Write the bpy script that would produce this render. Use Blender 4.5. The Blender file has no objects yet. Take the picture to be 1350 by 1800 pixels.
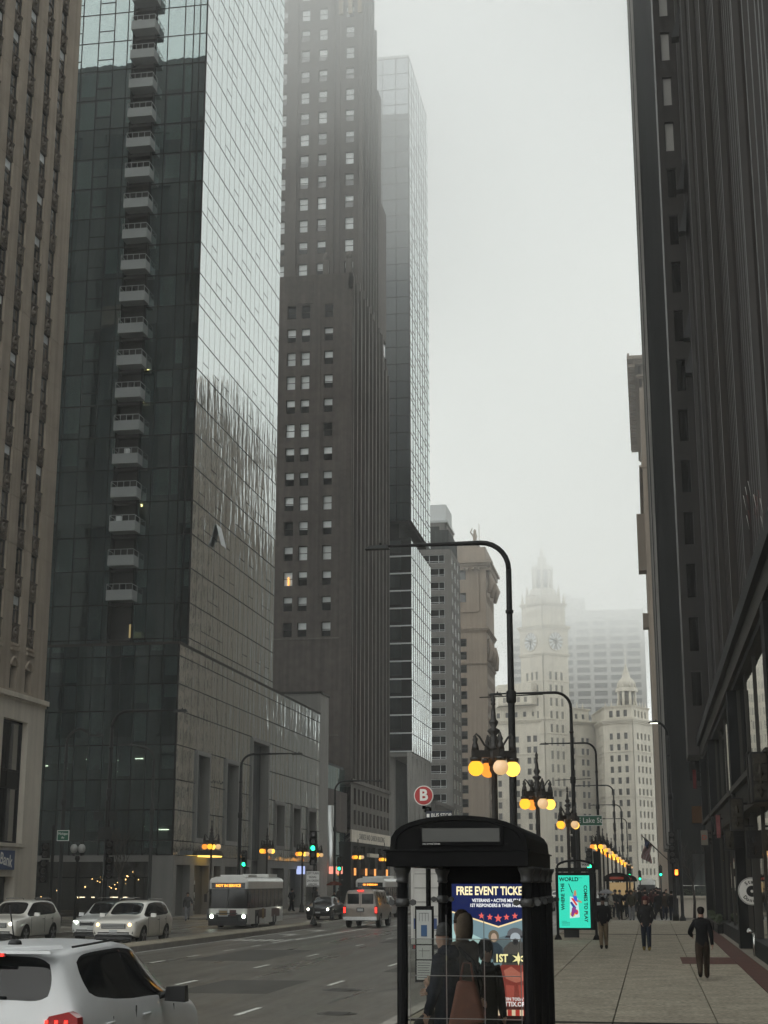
import bpy, bmesh, math, random
from mathutils import Vector, Matrix, Euler
R = random.Random(7)
PI = math.pi
scn = bpy.context.scene
col = scn.collection

# ------------------------------------------------------------------ camera
cam_d = bpy.data.cameras.new('camera'); cam = bpy.data.objects.new('camera', cam_d); col.objects.link(cam)
cam_d.sensor_fit = 'HORIZONTAL'; cam_d.sensor_width = 36.0; cam_d.lens = 36.0 * 2650 / 1350
cam_d.clip_start = 0.1; cam_d.clip_end = 4000
PITCH, YAW = math.radians(13.7816), math.radians(9.7734)
cam.location = (0, 0, 2.25); cam.rotation_euler = (PI/2 + PITCH, 0, YAW)
scn.camera = cam

# ------------------------------------------------------------------ sky, sun, exposure
SUN_EL, SUN_ROT = math.radians(50), math.radians(200)
world = bpy.data.worlds.new("World"); scn.world = world; world.use_nodes = True
wn = world.node_tree; wn.nodes.clear()
wo = wn.nodes.new('ShaderNodeOutputWorld'); wb = wn.nodes.new('ShaderNodeBackground')
sk = wn.nodes.new('ShaderNodeTexSky'); sk.sky_type = 'NISHITA'; sk.sun_disc = False
sk.sun_elevation = SUN_EL; sk.sun_rotation = SUN_ROT; sk.dust_density = 6; sk.air_density = 1.5
mx = wn.nodes.new('ShaderNodeMix'); mx.data_type = 'RGBA'; mx.inputs['Factor'].default_value = 0.93
mx.inputs['B'].default_value = (8.15, 8.5, 8.3, 1)       # even grey overcast over the clear sky
wn.links.new(sk.outputs[0], mx.inputs['A']); wn.links.new(mx.outputs['Result'], wb.inputs['Color'])
wb.inputs['Strength'].default_value = 0.12
wn.links.new(wb.outputs[0], wo.inputs['Surface'])
sun_d = bpy.data.lights.new('sun', 'SUN'); sun_d.energy = 0.5; sun_d.angle = math.radians(60); sun_d.color = (1, .97, .93)
sun = bpy.data.objects.new('sun', sun_d); col.objects.link(sun)
sun.rotation_euler = Euler((PI/2 - SUN_EL, 0, PI - SUN_ROT + 0.0), 'XYZ'); sun.location = (0, 0, 200)
scn.view_settings.view_transform = 'Standard'; scn.view_settings.look = 'None'
scn.view_settings.exposure = 0.55; scn.view_settings.gamma = 1; scn.view_settings.use_curve_mapping = False
scn.cycles.volume_bounces = 16
scn.cycles.max_bounces = 20; scn.cycles.diffuse_bounces = 3; scn.cycles.glossy_bounces = 4; scn.cycles.transparent_max_bounces = 16
scn.cycles.transmission_bounces = 4; scn.cycles.caustics_reflective = False; scn.cycles.caustics_refractive = False

# ------------------------------------------------------------------ materials
def _n(nt, t, **kw):
    n = nt.nodes.new(t)
    for k, v in kw.items(): setattr(n, k, v)
    return n
MATS = {}
def mat(name, c, rough=.8, metal=0, spec=.5, var=.15, scale=3.0, bump=0, bscale=40, streak=0, emit=None, estr=0, objvar=0, coat=0, zs=1.0, speck=0, sps=14):
    """principled surface; colour broken up by noise in world space (grime), optional vertical streaks and per-object variation"""
    if name in MATS: return MATS[name]
    m = bpy.data.materials.new(name); m.use_nodes = True; nt = m.node_tree
    b = nt.nodes['Principled BSDF']; L = nt.links.new
    b.inputs['Roughness'].default_value = rough; b.inputs['Metallic'].default_value = metal
    b.inputs['Specular IOR Level'].default_value = spec
    if coat: b.inputs['Coat Weight'].default_value = coat; b.inputs['Coat Roughness'].default_value = .04
    src = None
    if var or bump or streak:
        g = _n(nt, 'ShaderNodeNewGeometry'); mp = _n(nt, 'ShaderNodeMapping'); mp.inputs['Scale'].default_value = (1, 1, zs)
        L(g.outputs['Position'], mp.inputs['Vector'])
    if var:
        no = _n(nt, 'ShaderNodeTexNoise'); no.inputs['Scale'].default_value = 1/scale; no.inputs['Detail'].default_value = 7; no.inputs['Roughness'].default_value = .65
        L(mp.outputs[0], no.inputs['Vector'])
        mr = _n(nt, 'ShaderNodeMapRange'); mr.inputs['From Min'].default_value = .28; mr.inputs['From Max'].default_value = .72
        mr.inputs['To Min'].default_value = 1-var; mr.inputs['To Max'].default_value = 1+var*.7
        L(no.outputs['Fac'], mr.inputs['Value']); src = mr.outputs[0]
    if streak:
        mp2 = _n(nt, 'ShaderNodeMapping'); mp2.inputs['Scale'].default_value = (2.2, 2.2, .08); L(g.outputs['Position'], mp2.inputs['Vector'])
        n2 = _n(nt, 'ShaderNodeTexNoise'); n2.inputs['Scale'].default_value = 1.0; n2.inputs['Detail'].default_value = 4; L(mp2.outputs[0], n2.inputs['Vector'])
        m2 = _n(nt, 'ShaderNodeMapRange'); m2.inputs['From Min'].default_value = .3; m2.inputs['From Max'].default_value = .7
        m2.inputs['To Min'].default_value = 1-streak; m2.inputs['To Max'].default_value = 1+streak*.5; L(n2.outputs['Fac'], m2.inputs['Value'])
        if src is None: src = m2.outputs[0]
        else:
            mm = _n(nt, 'ShaderNodeMath', operation='MULTIPLY'); L(src, mm.inputs[0]); L(m2.outputs[0], mm.inputs[1]); src = mm.outputs[0]
    if speck:
        g2 = _n(nt, 'ShaderNodeNewGeometry'); vo = _n(nt, 'ShaderNodeTexNoise'); vo.inputs['Scale'].default_value = sps; vo.inputs['Detail'].default_value = 2; L(g2.outputs['Position'], vo.inputs['Vector'])
        m5 = _n(nt, 'ShaderNodeMapRange'); m5.inputs['From Min'].default_value = .3; m5.inputs['From Max'].default_value = .7; m5.inputs['To Min'].default_value = 1-speck; m5.inputs['To Max'].default_value = 1+speck; L(vo.outputs['Fac'], m5.inputs['Value'])
        if src is None: src = m5.outputs[0]
        else:
            mm = _n(nt, 'ShaderNodeMath', operation='MULTIPLY'); L(src, mm.inputs[0]); L(m5.outputs[0], mm.inputs[1]); src = mm.outputs[0]
    if objvar:
        oi = _n(nt, 'ShaderNodeObjectInfo'); m3 = _n(nt, 'ShaderNodeMapRange'); m3.inputs['To Min'].default_value = 1-objvar; m3.inputs['To Max'].default_value = 1+objvar
        L(oi.outputs['Random'], m3.inputs['Value'])
        if src is None: src = m3.outputs[0]
        else:
            mm = _n(nt, 'ShaderNodeMath', operation='MULTIPLY'); L(src, mm.inputs[0]); L(m3.outputs[0], mm.inputs[1]); src = mm.outputs[0]
    if src is not None:
        vm = _n(nt, 'ShaderNodeVectorMath', operation='SCALE'); vm.inputs[0].default_value = c[:3]; L(src, vm.inputs['Scale']); L(vm.outputs[0], b.inputs['Base Color'])
    else: b.inputs['Base Color'].default_value = (*c[:3], 1)
    if bump:
        nb = _n(nt, 'ShaderNodeTexNoise'); nb.inputs['Scale'].default_value = bscale; nb.inputs['Detail'].default_value = 5; L(mp.outputs[0], nb.inputs['Vector'])
        bp = _n(nt, 'ShaderNodeBump'); bp.inputs['Strength'].default_value = bump; bp.inputs['Distance'].default_value = .02
        L(nb.outputs['Fac'], bp.inputs['Height']); L(bp.outputs[0], b.inputs['Normal'])
    if emit: b.inputs['Emission Color'].default_value = (*emit, 1); b.inputs['Emission Strength'].default_value = estr
    MATS[name] = m; return m

def glow(name, c, s):
    if name in MATS: return MATS[name]
    m = bpy.data.materials.new(name); m.use_nodes = True; nt = m.node_tree; nt.nodes.clear()
    o = _n(nt, 'ShaderNodeOutputMaterial'); e = _n(nt, 'ShaderNodeEmission'); e.inputs[0].default_value = (*c, 1); e.inputs[1].default_value = s
    nt.links.new(e.outputs[0], o.inputs[0]); MATS[name] = m; return m

def coated_glass(name, f0, power, tint, refl=(1, 1, 1), wave=.0, rough=.01, wscale=.5):
    """curtain wall glass: mirror reflection by angle over a tinted see-through body"""
    if name in MATS: return MATS[name]
    m = bpy.data.materials.new(name); m.use_nodes = True; nt = m.node_tree; nt.nodes.clear(); L = nt.links.new
    o = _n(nt, 'ShaderNodeOutputMaterial'); mixs = _n(nt, 'ShaderNodeMixShader')
    t = _n(nt, 'ShaderNodeBsdfTransparent'); t.inputs[0].default_value = (*tint, 1)
    gl = _n(nt, 'ShaderNodeBsdfGlossy'); gl.inputs['Color'].default_value = (*refl, 1); gl.inputs['Roughness'].default_value = rough
    lw = _n(nt, 'ShaderNodeLayerWeight'); lw.inputs['Blend'].default_value = .5
    pw = _n(nt, 'ShaderNodeMath', operation='POWER'); L(lw.outputs['Facing'], pw.inputs[0]); pw.inputs[1].default_value = power
    mr = _n(nt, 'ShaderNodeMapRange'); mr.inputs['To Min'].default_value = f0; mr.inputs['To Max'].default_value = 1; L(pw.outputs[0], mr.inputs['Value'])
    L(mr.outputs[0], mixs.inputs[0]); L(t.outputs[0], mixs.inputs[1]); L(gl.outputs[0], mixs.inputs[2]); L(mixs.outputs[0], o.inputs[0])
    if wave:
        g = _n(nt, 'ShaderNodeNewGeometry'); mp = _n(nt, 'ShaderNodeMapping'); mp.inputs['Scale'].default_value = (1, 1, .25); L(g.outputs['Position'], mp.inputs['Vector'])
        nb = _n(nt, 'ShaderNodeTexNoise'); nb.inputs['Scale'].default_value = wscale; nb.inputs['Detail'].default_value = 3; L(mp.outputs[0], nb.inputs['Vector'])
        bp = _n(nt, 'ShaderNodeBump'); bp.inputs['Strength'].default_value = 1; bp.inputs['Distance'].default_value = wave; L(nb.outputs['Fac'], bp.inputs['Height'])
        L(bp.outputs[0], gl.inputs['Normal'])
    MATS[name] = m; return m

# ------------------------------------------------------------------ object helpers
OFF = {}
def tagobj(o, label=None, cat=None, group=None, kind=None):
    if label: o['label'] = label
    if cat: o['category'] = cat
    if group: o['group'] = group
    if kind: o['kind'] = kind
    return o
def thing(name, label, cat, loc=(0, 0, 0), group=None, rz=0):
    o = bpy.data.objects.new(name, None); col.objects.link(o); o.location = loc; o.rotation_euler[2] = rz
    o.empty_display_size = .5; OFF[o.name] = Vector(loc); return tagobj(o, label, cat, group)
def off(parent):
    return OFF.get(parent.name, Vector((0, 0, 0))) if parent else Vector((0, 0, 0))

class MB:
    """collects boxes, tubes and prisms into one mesh with several materials"""
    def __init__(s): s.v = []; s.f = []; s.m = []; s.mats = []; s.sm = []
    def mi(s, m):
        if m not in s.mats: s.mats.append(m)
        return s.mats.index(m)
    def add(s, vs, fs, m, smooth=False):
        b = len(s.v); s.v += [tuple(p) for p in vs]; k = s.mi(m)
        for f in fs: s.f.append([b+i for i in f]); s.m.append(k); s.sm.append(smooth)
    def hexa(s, p, m):   # 8 corners: bottom 4 ccw, top 4 ccw
        s.add(p, [(3,2,1,0),(4,5,6,7),(0,1,5,4),(1,2,6,5),(2,3,7,6),(3,0,4,7)], m)
    def box(s, x0, x1, y0, y1, z0, z1, m):
        s.hexa([(x0,y0,z0),(x1,y0,z0),(x1,y1,z0),(x0,y1,z0),(x0,y0,z1),(x1,y0,z1),(x1,y1,z1),(x0,y1,z1)], m)
    def fbox(s, F, a0, a1, z0, z1, d0, d1, m):
        P = [F.p(a0,d0,z0),F.p(a1,d0,z0),F.p(a1,d1,z0),F.p(a0,d1,z0),F.p(a0,d0,z1),F.p(a1,d0,z1),F.p(a1,d1,z1),F.p(a0,d1,z1)]
        if F.flip: P = [P[1],P[0],P[3],P[2],P[5],P[4],P[7],P[6]]
        s.hexa(P, m)
    def ring(s, c, r, ax, n, ry=None):
        ax = Vector(ax).normalized(); u = ax.orthogonal().normalized(); w = ax.cross(u)
        return [Vector(c) + u*math.cos(2*PI*i/n)*r + w*math.sin(2*PI*i/n)*(ry or r) for i in range(n)]
    def tube(s, pts, rads, m, n=8, caps=True, smooth=True):
        pts = [Vector(p) for p in pts]
        if not isinstance(rads, (list, tuple)): rads = [rads]*len(pts)
        vs = []; fs = []; prevu = None
        for i, p in enumerate(pts):
            d = (pts[min(i+1, len(pts)-1)] - pts[max(i-1, 0)]).normalized()
            u = (prevu - d*prevu.dot(d)).normalized() if prevu is not None and (prevu - d*prevu.dot(d)).length > 1e-4 else d.orthogonal().normalized()
            prevu = u; w = d.cross(u)
            vs += [p + (u*math.cos(2*PI*k/n) + w*math.sin(2*PI*k/n))*rads[i] for k in range(n)]
        for i in range(len(pts)-1):
            for k in range(n): fs.append((i*n+k, i*n+(k+1)%n, (i+1)*n+(k+1)%n, (i+1)*n+k))
        s.add(vs, fs, m, smooth)
        if caps:
            b = len(s.v) - len(vs); k = s.mi(m)
            s.f.append([b+i for i in range(n)][::-1]); s.m.append(k); s.sm.append(False)
            s.f.append([b+(len(pts)-1)*n+i for i in range(n)]); s.m.append(k); s.sm.append(False)
    def lathe(s, c, prof, m, n=12, smooth=True):
        s.tube([(c[0], c[1], c[2]+z) for r, z in prof], [max(r, 1e-4) for r, z in prof], m, n, True, smooth)
    def prism(s, poly, z0, z1, m):   # ccw footprint
        n = len(poly); s.add([(x, y, z0) for x, y in poly] + [(x, y, z1) for x, y in poly],
              [tuple(range(n))[::-1], tuple(range(n, 2*n))] + [(i, (i+1)%n, n+(i+1)%n, n+i) for i in range(n)], m)
    def extr(s, poly, a, b, m, plane='xz'):  # polygon extruded along the third axis between a and b
        n = len(poly)
        f = {'xz': lambda u, v, t: (u, t, v), 'yz': lambda u, v, t: (t, u, v), 'xy': lambda u, v, t: (u, v, t)}[plane]
        s.add([f(u, v, a) for u, v in poly] + [f(u, v, b) for u, v in poly],
              [tuple(range(n)), tuple(range(n, 2*n))[::-1]] + [(i, n+i, n+(i+1)%n, (i+1)%n) for i in range(n)], m)
    def build(s, name, parent=None, kind=None, label=None, recalc=True):
        me = bpy.data.meshes.new(name); O = off(parent)
        me.from_pydata([(a-O[0], b-O[1], c-O[2]) for a, b, c in s.v], [], s.f)
        for m in s.mats: me.materials.append(m)
        me.polygons.foreach_set('material_index', s.m); me.polygons.foreach_set('use_smooth', s.sm)
        if recalc and len(s.f) < 60000:
            bm = bmesh.new(); bm.from_mesh(me); bmesh.ops.recalc_face_normals(bm, faces=bm.faces); bm.to_mesh(me); bm.free()
        me.update()
        o = bpy.data.objects.new(name, me); col.objects.link(o)
        if parent: o.parent = parent; OFF[o.name] = O
        return tagobj(o, label, None, None, kind)

class Frame:
    """a facade plane: along direction (dx,dy) from (ox,oy), outward normal (nx,ny)"""
    def __init__(s, ox, oy, dx, dy, nx, ny):
        s.o = (ox, oy); s.d = (dx, dy); s.n = (nx, ny); s.flip = (dx*ny - dy*nx) < 0
    def p(s, a, d, z): return (s.o[0]+s.d[0]*a+s.n[0]*d, s.o[1]+s.d[1]*a+s.n[1]*d, z)
def FE(x): return Frame(x, 0, 0, 1, 1, 0)      # faces east, a = y
def FW(x): return Frame(x, 0, 0, 1, -1, 0)     # faces west
def FS(y): return Frame(0, y, 1, 0, 0, -1)     # faces south, a = x

_UB = {}
def unit_box(m):
    if m.name not in _UB:
        mb = MB(); mb.box(-.5, .5, -.5, .5, -.5, .5, m); me = bpy.data.meshes.new('piece_'+m.name)
        me.from_pydata(mb.v, [], mb.f); me.materials.append(m); me.update(); _UB[m.name] = me
    return _UB[m.name]
def piece(name, parent, F, a0, a1, z0, z1, d0, d1, m, tilt=0):
    """one box-shaped piece (pane, panel, slab) sharing mesh data with its likes"""
    o = bpy.data.objects.new(name, unit_box(m)); col.objects.link(o)
    c = Vector(F.p((a0+a1)/2, (d0+d1)/2, (z0+z1)/2)) - off(parent)
    M = Matrix(((F.d[0], F.n[0], 0), (F.d[1], F.n[1], 0), (0, 0, 1)))
    ang = math.atan2(F.d[1], F.d[0])
    o.location = c; o.rotation_euler = (R.uniform(-tilt, tilt), 0, ang + R.uniform(-tilt, tilt)); o.scale = (abs(a1-a0), abs(d1-d0), abs(z1-z0))
    o.parent = parent; return o
def pieces(name, parent, specs, m, limit=300, tilt=0):
    """specs: (F,a0,a1,z0,z1,d0,d1[,mat]); the first 300 are single parts, the rest one joined part"""
    for s in specs[:limit]: piece(name, parent, *s[:7], s[7] if len(s) > 7 else m, tilt)
    if len(specs) > limit:
        mb = MB()
        for s in specs[limit:]: mb.fbox(*s[:7], s[7] if len(s) > 7 else m)
        return mb.build(name, parent, kind='stuff')
def wallgrid(mb, F, a0, a1, z0, z1, cols, rows, d0, d1, m):
    """solid wall of thickness d0..d1 with real openings at every col x row"""
    cols = sorted(cols); rows = sorted(rows); x = a0
    for c0, c1 in cols:
        if c0 > x+1e-6: mb.fbox(F, x, c0, z0, z1, d0, d1, m)
        z = z0
        for r0, r1 in rows:
            if r0 > z+1e-6: mb.fbox(F, c0, c1, z, r0, d0, d1, m)
            z = r1
        if z < z1-1e-6: mb.fbox(F, c0, c1, z, z1, d0, d1, m)
        x = c1
    if x < a1-1e-6: mb.fbox(F, x, a1, z0, z1, d0, d1, m)
_WM = {}
def window_mesh(key, w, h, fm, gm, bm_, blind=0, bars=(), fw=.06, dep=.08, vb=()):
    """a window as one mesh: frame, glass, blind behind the upper part, sash bars (fractions of height / width)"""
    if key in _WM: return _WM[key]
    mb = MB()
    mb.box(-w/2, -w/2+fw, 0, dep, 0, h, fm); mb.box(w/2-fw, w/2, 0, dep, 0, h, fm)
    mb.box(-w/2+fw, w/2-fw, 0, dep, 0, fw, fm); mb.box(-w/2+fw, w/2-fw, 0, dep, h-fw, h, fm)
    for b in bars: mb.box(-w/2+fw, w/2-fw, 0.01, dep-.01, h*b-fw/2, h*b+fw/2, fm)
    for b in vb: mb.box(-w/2+w*b-fw/2, -w/2+w*b+fw/2, 0.008, dep-.008, fw, h-fw, fm)
    zb = h - blind*(h-fw)
    if blind > 0: mb.box(-w/2+fw, w/2-fw, dep*.55, dep*.75, zb, h-fw, bm_)
    if blind < 1: mb.box(-w/2+fw, w/2-fw, dep*.55, dep*.74, fw, zb, gm)
    me = bpy.data.meshes.new(key); me.from_pydata(mb.v, [], mb.f)
    for m in mb.mats: me.materials.append(m)
    me.polygons.foreach_set('material_index', mb.m); me.update(); _WM[key] = me; return me
def put(name, me, parent, F, a, z, d):
    """place a mesh made with x along, -y outward, z up onto a facade frame"""
    o = bpy.data.objects.new(name, me); col.objects.link(o)
    o.location = Vector(F.p(a, d, z)) - off(parent)
    # local -y should map to the outward normal
    o.rotation_euler = (0, 0, math.atan2(F.n[0], -F.n[1])); o.parent = parent; return o
def text(name, s, size, m, parent=None, loc=(0,0,0), rot=(PI/2, 0, 0), ext=.004, align='CENTER', sx=1, bold=0):
    cu = bpy.data.curves.new(name, 'FONT'); cu.body = s; cu.size = size; cu.extrude = ext; cu.align_x = align; cu.align_y = 'CENTER'; cu.offset = bold
    cu.resolution_u = 3; cu.materials.append(m); o = bpy.data.objects.new(name, cu); col.objects.link(o)
    o.location = Vector(loc) - off(parent); o.rotation_euler = rot; o.scale = (sx, 1, 1)
    if parent: o.parent = parent
    return o
def copy_tree(o, parent=None, loc=None, rz=None):
    c = o.copy(); col.objects.link(c)
    if parent is not None: c.parent = parent
    for ch in o.children: copy_tree(ch, c)
    if loc is not None: c.location = loc
    if rz is not None: c.rotation_euler[2] = rz
    return c
# ------------------------------------------------------------------ shared materials
M_tan = mat('tan_stone', (.41,.345,.275), .9, var=.18, scale=2, bump=.4, bscale=12, streak=.18)
M_tan_orn = mat('tan_ornament', (.15,.125,.10), .8, var=.3, scale=.4, bump=.8, bscale=9)
M_lime = mat('pale_limestone', (.66,.60,.51), .85, var=.12, scale=2, bump=.25, bscale=15, streak=.12)
M_dark = mat('dark_metal', (.012,.012,.0125), .5, var=.2, scale=.5, spec=.15)
M_black = mat('black_paint', (.005,.005,.0055), .5, var=.15, scale=.4, spec=.15)
M_mull = mat('mullion_grey', (.012,.013,.013), .6, var=.1, spec=.12)
M_core = mat('dim_interior', (.075,.082,.08), .9, var=.45, scale=2.5, streak=.45)
M_gB = coated_glass('curtain_glass', .36, 2.3, (.46,.56,.56), (.88,1,1), wave=.018, rough=.012, wscale=.45)
M_gBe = coated_glass('curtain_glass_east', .60, 2.3, (.30,.34,.34), (.95,1,1), wave=.04, rough=.02, wscale=1.2)
M_gD = coated_glass('curtain_glass_north', .34, 2.0, (.20,.25,.27), (.88,.96,1), wave=.006, rough=.015)
M_gS = coated_glass('shop_glass', .22, 2.5, (.5,.5,.48), (1,1,.97), wave=.006, rough=.006, wscale=.4)
M_win = coated_glass('window_glass', .16, 3, (.12,.12,.12), (1,1,1), wave=.01, rough=.02)
M_brown = mat('brown_brick', (.098,.083,.073), .88, var=.22, scale=5, bump=.3, bscale=8, streak=.28, speck=.12, sps=1.6)
M_brown2 = mat('brown_pier', (.135,.122,.108), .85, var=.2, scale=1.5, streak=.3)
M_blind = mat('pale_blind', (.78,.81,.81), .7, var=.1, objvar=.25)
M_frameD = mat('window_frame_dark', (.06,.055,.05), .7, var=.1)
M_frameL = mat('window_frame_pale', (.35,.34,.32), .7, var=.1)
M_grey = mat('grey_stone', (.25,.24,.225), .85, var=.1, scale=3, streak=.12)
M_conc = mat('bright_concrete', (.28,.27,.25), .85, var=.12, scale=1.5, bump=.2, streak=.1)
M_beige = mat('beige_stone', (.33,.27,.215), .88, var=.12, scale=4, streak=.15)
M_cream = mat('cream_terracotta', (.58,.54,.455), .8, var=.16, scale=5, streak=.1)
M_whiteframe = mat('white_frame', (.62,.64,.64), .6, var=.05)
M_rib = mat('bronze_rib', (.020,.0155,.013), .42, var=.25, scale=1, streak=.35, spec=.28)
M_dkstone = mat('dark_granite', (.007,.0075,.008), .55, var=.25, scale=1, spec=.12)
M_led = mat('ledge_metal', (.045,.042,.037), .6, var=.2, spec=.12)
M_warm = glow('warm_lamp', (1, .62, .25), 14); M_warmw = glow('pale_lamp', (1, .85, .6), 9)

# ------------------------------------------------------------------ haze and low cloud
def volmat(name, dens, c=(.995,1,.995)):
    m = bpy.data.materials.new(name); m.use_nodes = True; nt = m.node_tree; nt.nodes.clear()
    o = _n(nt, 'ShaderNodeOutputMaterial'); v = _n(nt, 'ShaderNodeVolumePrincipled'); v.inputs['Color'].default_value = (*c, 1)
    v.inputs['Density'].default_value = dens; v.inputs['Anisotropy'].default_value = .0
    nt.links.new(v.outputs[0], o.inputs['Volume']); return m
HX0, HX1, HY0, HY1 = -190, 170, -110, 760
mb = MB(); mb.box(HX0, HX1, HY0, HY1, -1.4, 137.5, volmat('haze_air', .00045)); hz = mb.build('haze', kind='stuff')
tagobj(hz, 'pale grey winter haze filling the whole street', 'haze')
for zc, dn, lb in ((56, .0019, 'lowest thin grey mist of the low cloud around the tower tops'), (70, .0026, 'thicker grey cloud swallowing the upper towers'), (86, .0120, 'dense grey cloud around the highest tower tops')):
    mb = MB(); mb.box(HX0+2, HX1-2, HY0+2, HY1-2, zc, 136.5, volmat('cloud_air', dn)); c = mb.build('low_cloud', kind='stuff'); tagobj(c, lb, 'cloud')

# ------------------------------------------------------------------ ground
def asphalt():
    m = mat('wet_asphalt', (.092,.081,.063), .42, speck=.35, sps=9, var=.30, scale=1.2, bump=.5, bscale=60, spec=.5)
    nt = m.node_tree; b = nt.nodes['Principled BSDF']; L = nt.links.new
    g = _n(nt, 'ShaderNodeNewGeometry'); mp = _n(nt, 'ShaderNodeMapping'); mp.inputs['Scale'].default_value = (1.1, .045, 1); L(g.outputs['Position'], mp.inputs['Vector'])
    no = _n(nt, 'ShaderNodeTexNoise'); no.inputs['Scale'].default_value = .8; no.inputs['Detail'].default_value = 5; L(mp.outputs[0], no.inputs['Vector'])
    mr = _n(nt, 'ShaderNodeMapRange'); mr.inputs['From Min'].default_value = .35; mr.inputs['From Max'].default_value = .65
    mr.inputs['To Min'].default_value = .25; mr.inputs['To Max'].default_value = .50; L(no.outputs['Fac'], mr.inputs['Value']); L(mr.outputs[0], b.inputs['Roughness'])
    return m
M_asph = asphalt()
M_walk = mat('aggregate_concrete', (.275,.245,.190), .78, var=.32, scale=.9, bump=.8, bscale=60, spec=.25, speck=.38, sps=11, objvar=.06)
M_walk2 = mat('aggregate_concrete_dark', (.20,.18,.145), .62, var=.2, scale=1.6, bump=.6, bscale=90, spec=.4)
M_kerb = mat('kerb_granite', (.30,.28,.25), .7, var=.25, scale=.8, bump=.4)
M_red = mat('red_granite', (.085,.038,.03), .8, spec=.2, var=.3, scale=.4, bump=.2, bscale=60)
M_mark = mat('road_paint', (.62,.62,.58), .6, var=.35, scale=.25)
M_joint = mat('joint_dark', (.02,.019,.017), .95, var=.2, spec=.05)
G = -.13
mb = MB(); mb.box(-180, 160, -105, 750, -1.2, -.22, M_asph); mb.build('ground', kind='structure')
mb = MB(); mb.box(-26.6, -4.45, -110, 560, -.219, G, M_asph); mb.box(-178, -26.61, 77.5, 96.5, -.219, G, M_asph); mb.box(-4.44, 158, 95.3, 111.5, -.219, G, M_asph); mb.build('road', kind='structure')
# east pavement: cast slabs with real joints
east_walk = MB(); east_walk.box(-4.2, 6, -60, 95.0, -.218, -.06, M_joint); east_walk.box(-4.2, 6, 111.8, 560, -.218, -.06, M_joint); ew = east_walk.build('pavement', kind='structure')
Fz = FS(0)
def slab(parent, x0, x1, y0, y1, z0, z1, m, name='paving_slab'):
    o = bpy.data.objects.new(name, unit_box(m)); col.objects.link(o); o.location = ((x0+x1)/2, (y0+y1)/2, (z0+z1)/2); o.scale = (x1-x0, y1-y0, z1-z0); o.parent = parent; return o
xs = [-4.18, -2.42, -.72, .98, 2.05]; ys = [-12, 26.3, 69.8, 94.98]
for j in range(3):
    for i in range(4):
        if i == 3: continue
        jg = .05 if j == 1 else .03
        slab(ew, xs[i]+.012, xs[i+1]-.012, ys[j]+jg, ys[j+1]-jg*1.6, -.06, 0, M_walk)
mb = MB(); mb.box(-4.18, 2.29, 26.12, 26.42, -.0595, .0045, M_joint); mb.build('joint_strip', ew)
mb = MB(); mb.box(-4.18, 2.29, 69.6, 70.1, -.0595, .0045, M_joint); mb.build('joint_strip', ew)
# strip next to the shops: concrete panels, red granite band and its cross bands
segs = [(-12, 26.3), (26.34, 45.1), (49.1, 69.8), (69.84, 94.98)]
for a, b in segs: slab(ew, .992, 2.29, a, b, -.06, 0, M_walk)
for k in range(2): slab(ew, .77, 2.29, 45.12+2*k, 47.1+2*k, -.059, .0035, M_red, 'granite_band')
y = -12
while y < 94.5:
    slab(ew, 2.31, 2.89, y, min(y+1.19, 94.95), -.06, .002, M_red, 'granite_band'); y += 1.2
for a, b in ((-12, 20), (20.01, 40), (40.01, 60), (60.01, 94.9)): slab(ew, 2.91, 3.6, a, b, -.06, .001, M_walk2)
for i, y in enumerate(range(112, 240, 8)):
    for k in range(3): slab(ew, xs[k]+.012, xs[k+1]-.012, y+.02, y+7.98, -.06, 0, M_walk2 if (i+k) % 3 == 0 else M_walk)
mb = MB(); mb.box(1.0, 5, 112.02, 560, -.06, -.001, M_walk2); mb.box(-4.18, .98, 240.02, 560, -.06, 0, M_walk); mb.build('paving', ew, label='plain far pavement')
def kerb_run(x0, x1, y0, y1, step, top):
    mb = MB(); y = y0; mb.box(x0, x1, y0, y1, -.218, top-.02, M_joint); o = mb.build('kerb', kind='structure'); n = 0
    while y < y1:
        e = min(y+step, y1)
        if n < 90: slab(o, x0+.002, x1-.002, y+.008, e-.008, top-.02, top, M_kerb, 'kerbstone')
        y = e; n += 1
    return o
kerb_run(-4.44, -4.205, -12, 95.0, 2.0, .004); kerb_run(-4.44, -4.205, 111.8, 260, 4.0, .004)
mb = MB(); mb.box(-4.44, 6, 95.01, 95.25, -.218, 0, M_kerb); mb.box(-4.44, 6, 111.56, 111.79, -.218, 0, M_kerb); mb.build('kerb', kind='structure')
# west pavement
mb = MB(); mb.box(-31.2, -26.85, 96.9, 560, -.218, 0, M_walk2); mb.box(-60, -26.85, 96.6, 98.2, -.218, -.002, M_walk2); mb.box(-31.2, -26.85, -60, 77.2, -.218, 0, M_walk2); mb.box(-60, -31.21, 75.2, 77.2, -.218, -.002, M_walk2); mb.build('pavement', kind='structure')
mb = MB()
for a, b in ((-60, 77.4), (96.6, 560)): mb.box(-26.84, -26.6, a, b, -.218, .006, M_kerb)
mb.build('kerb', kind='structure')
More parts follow.
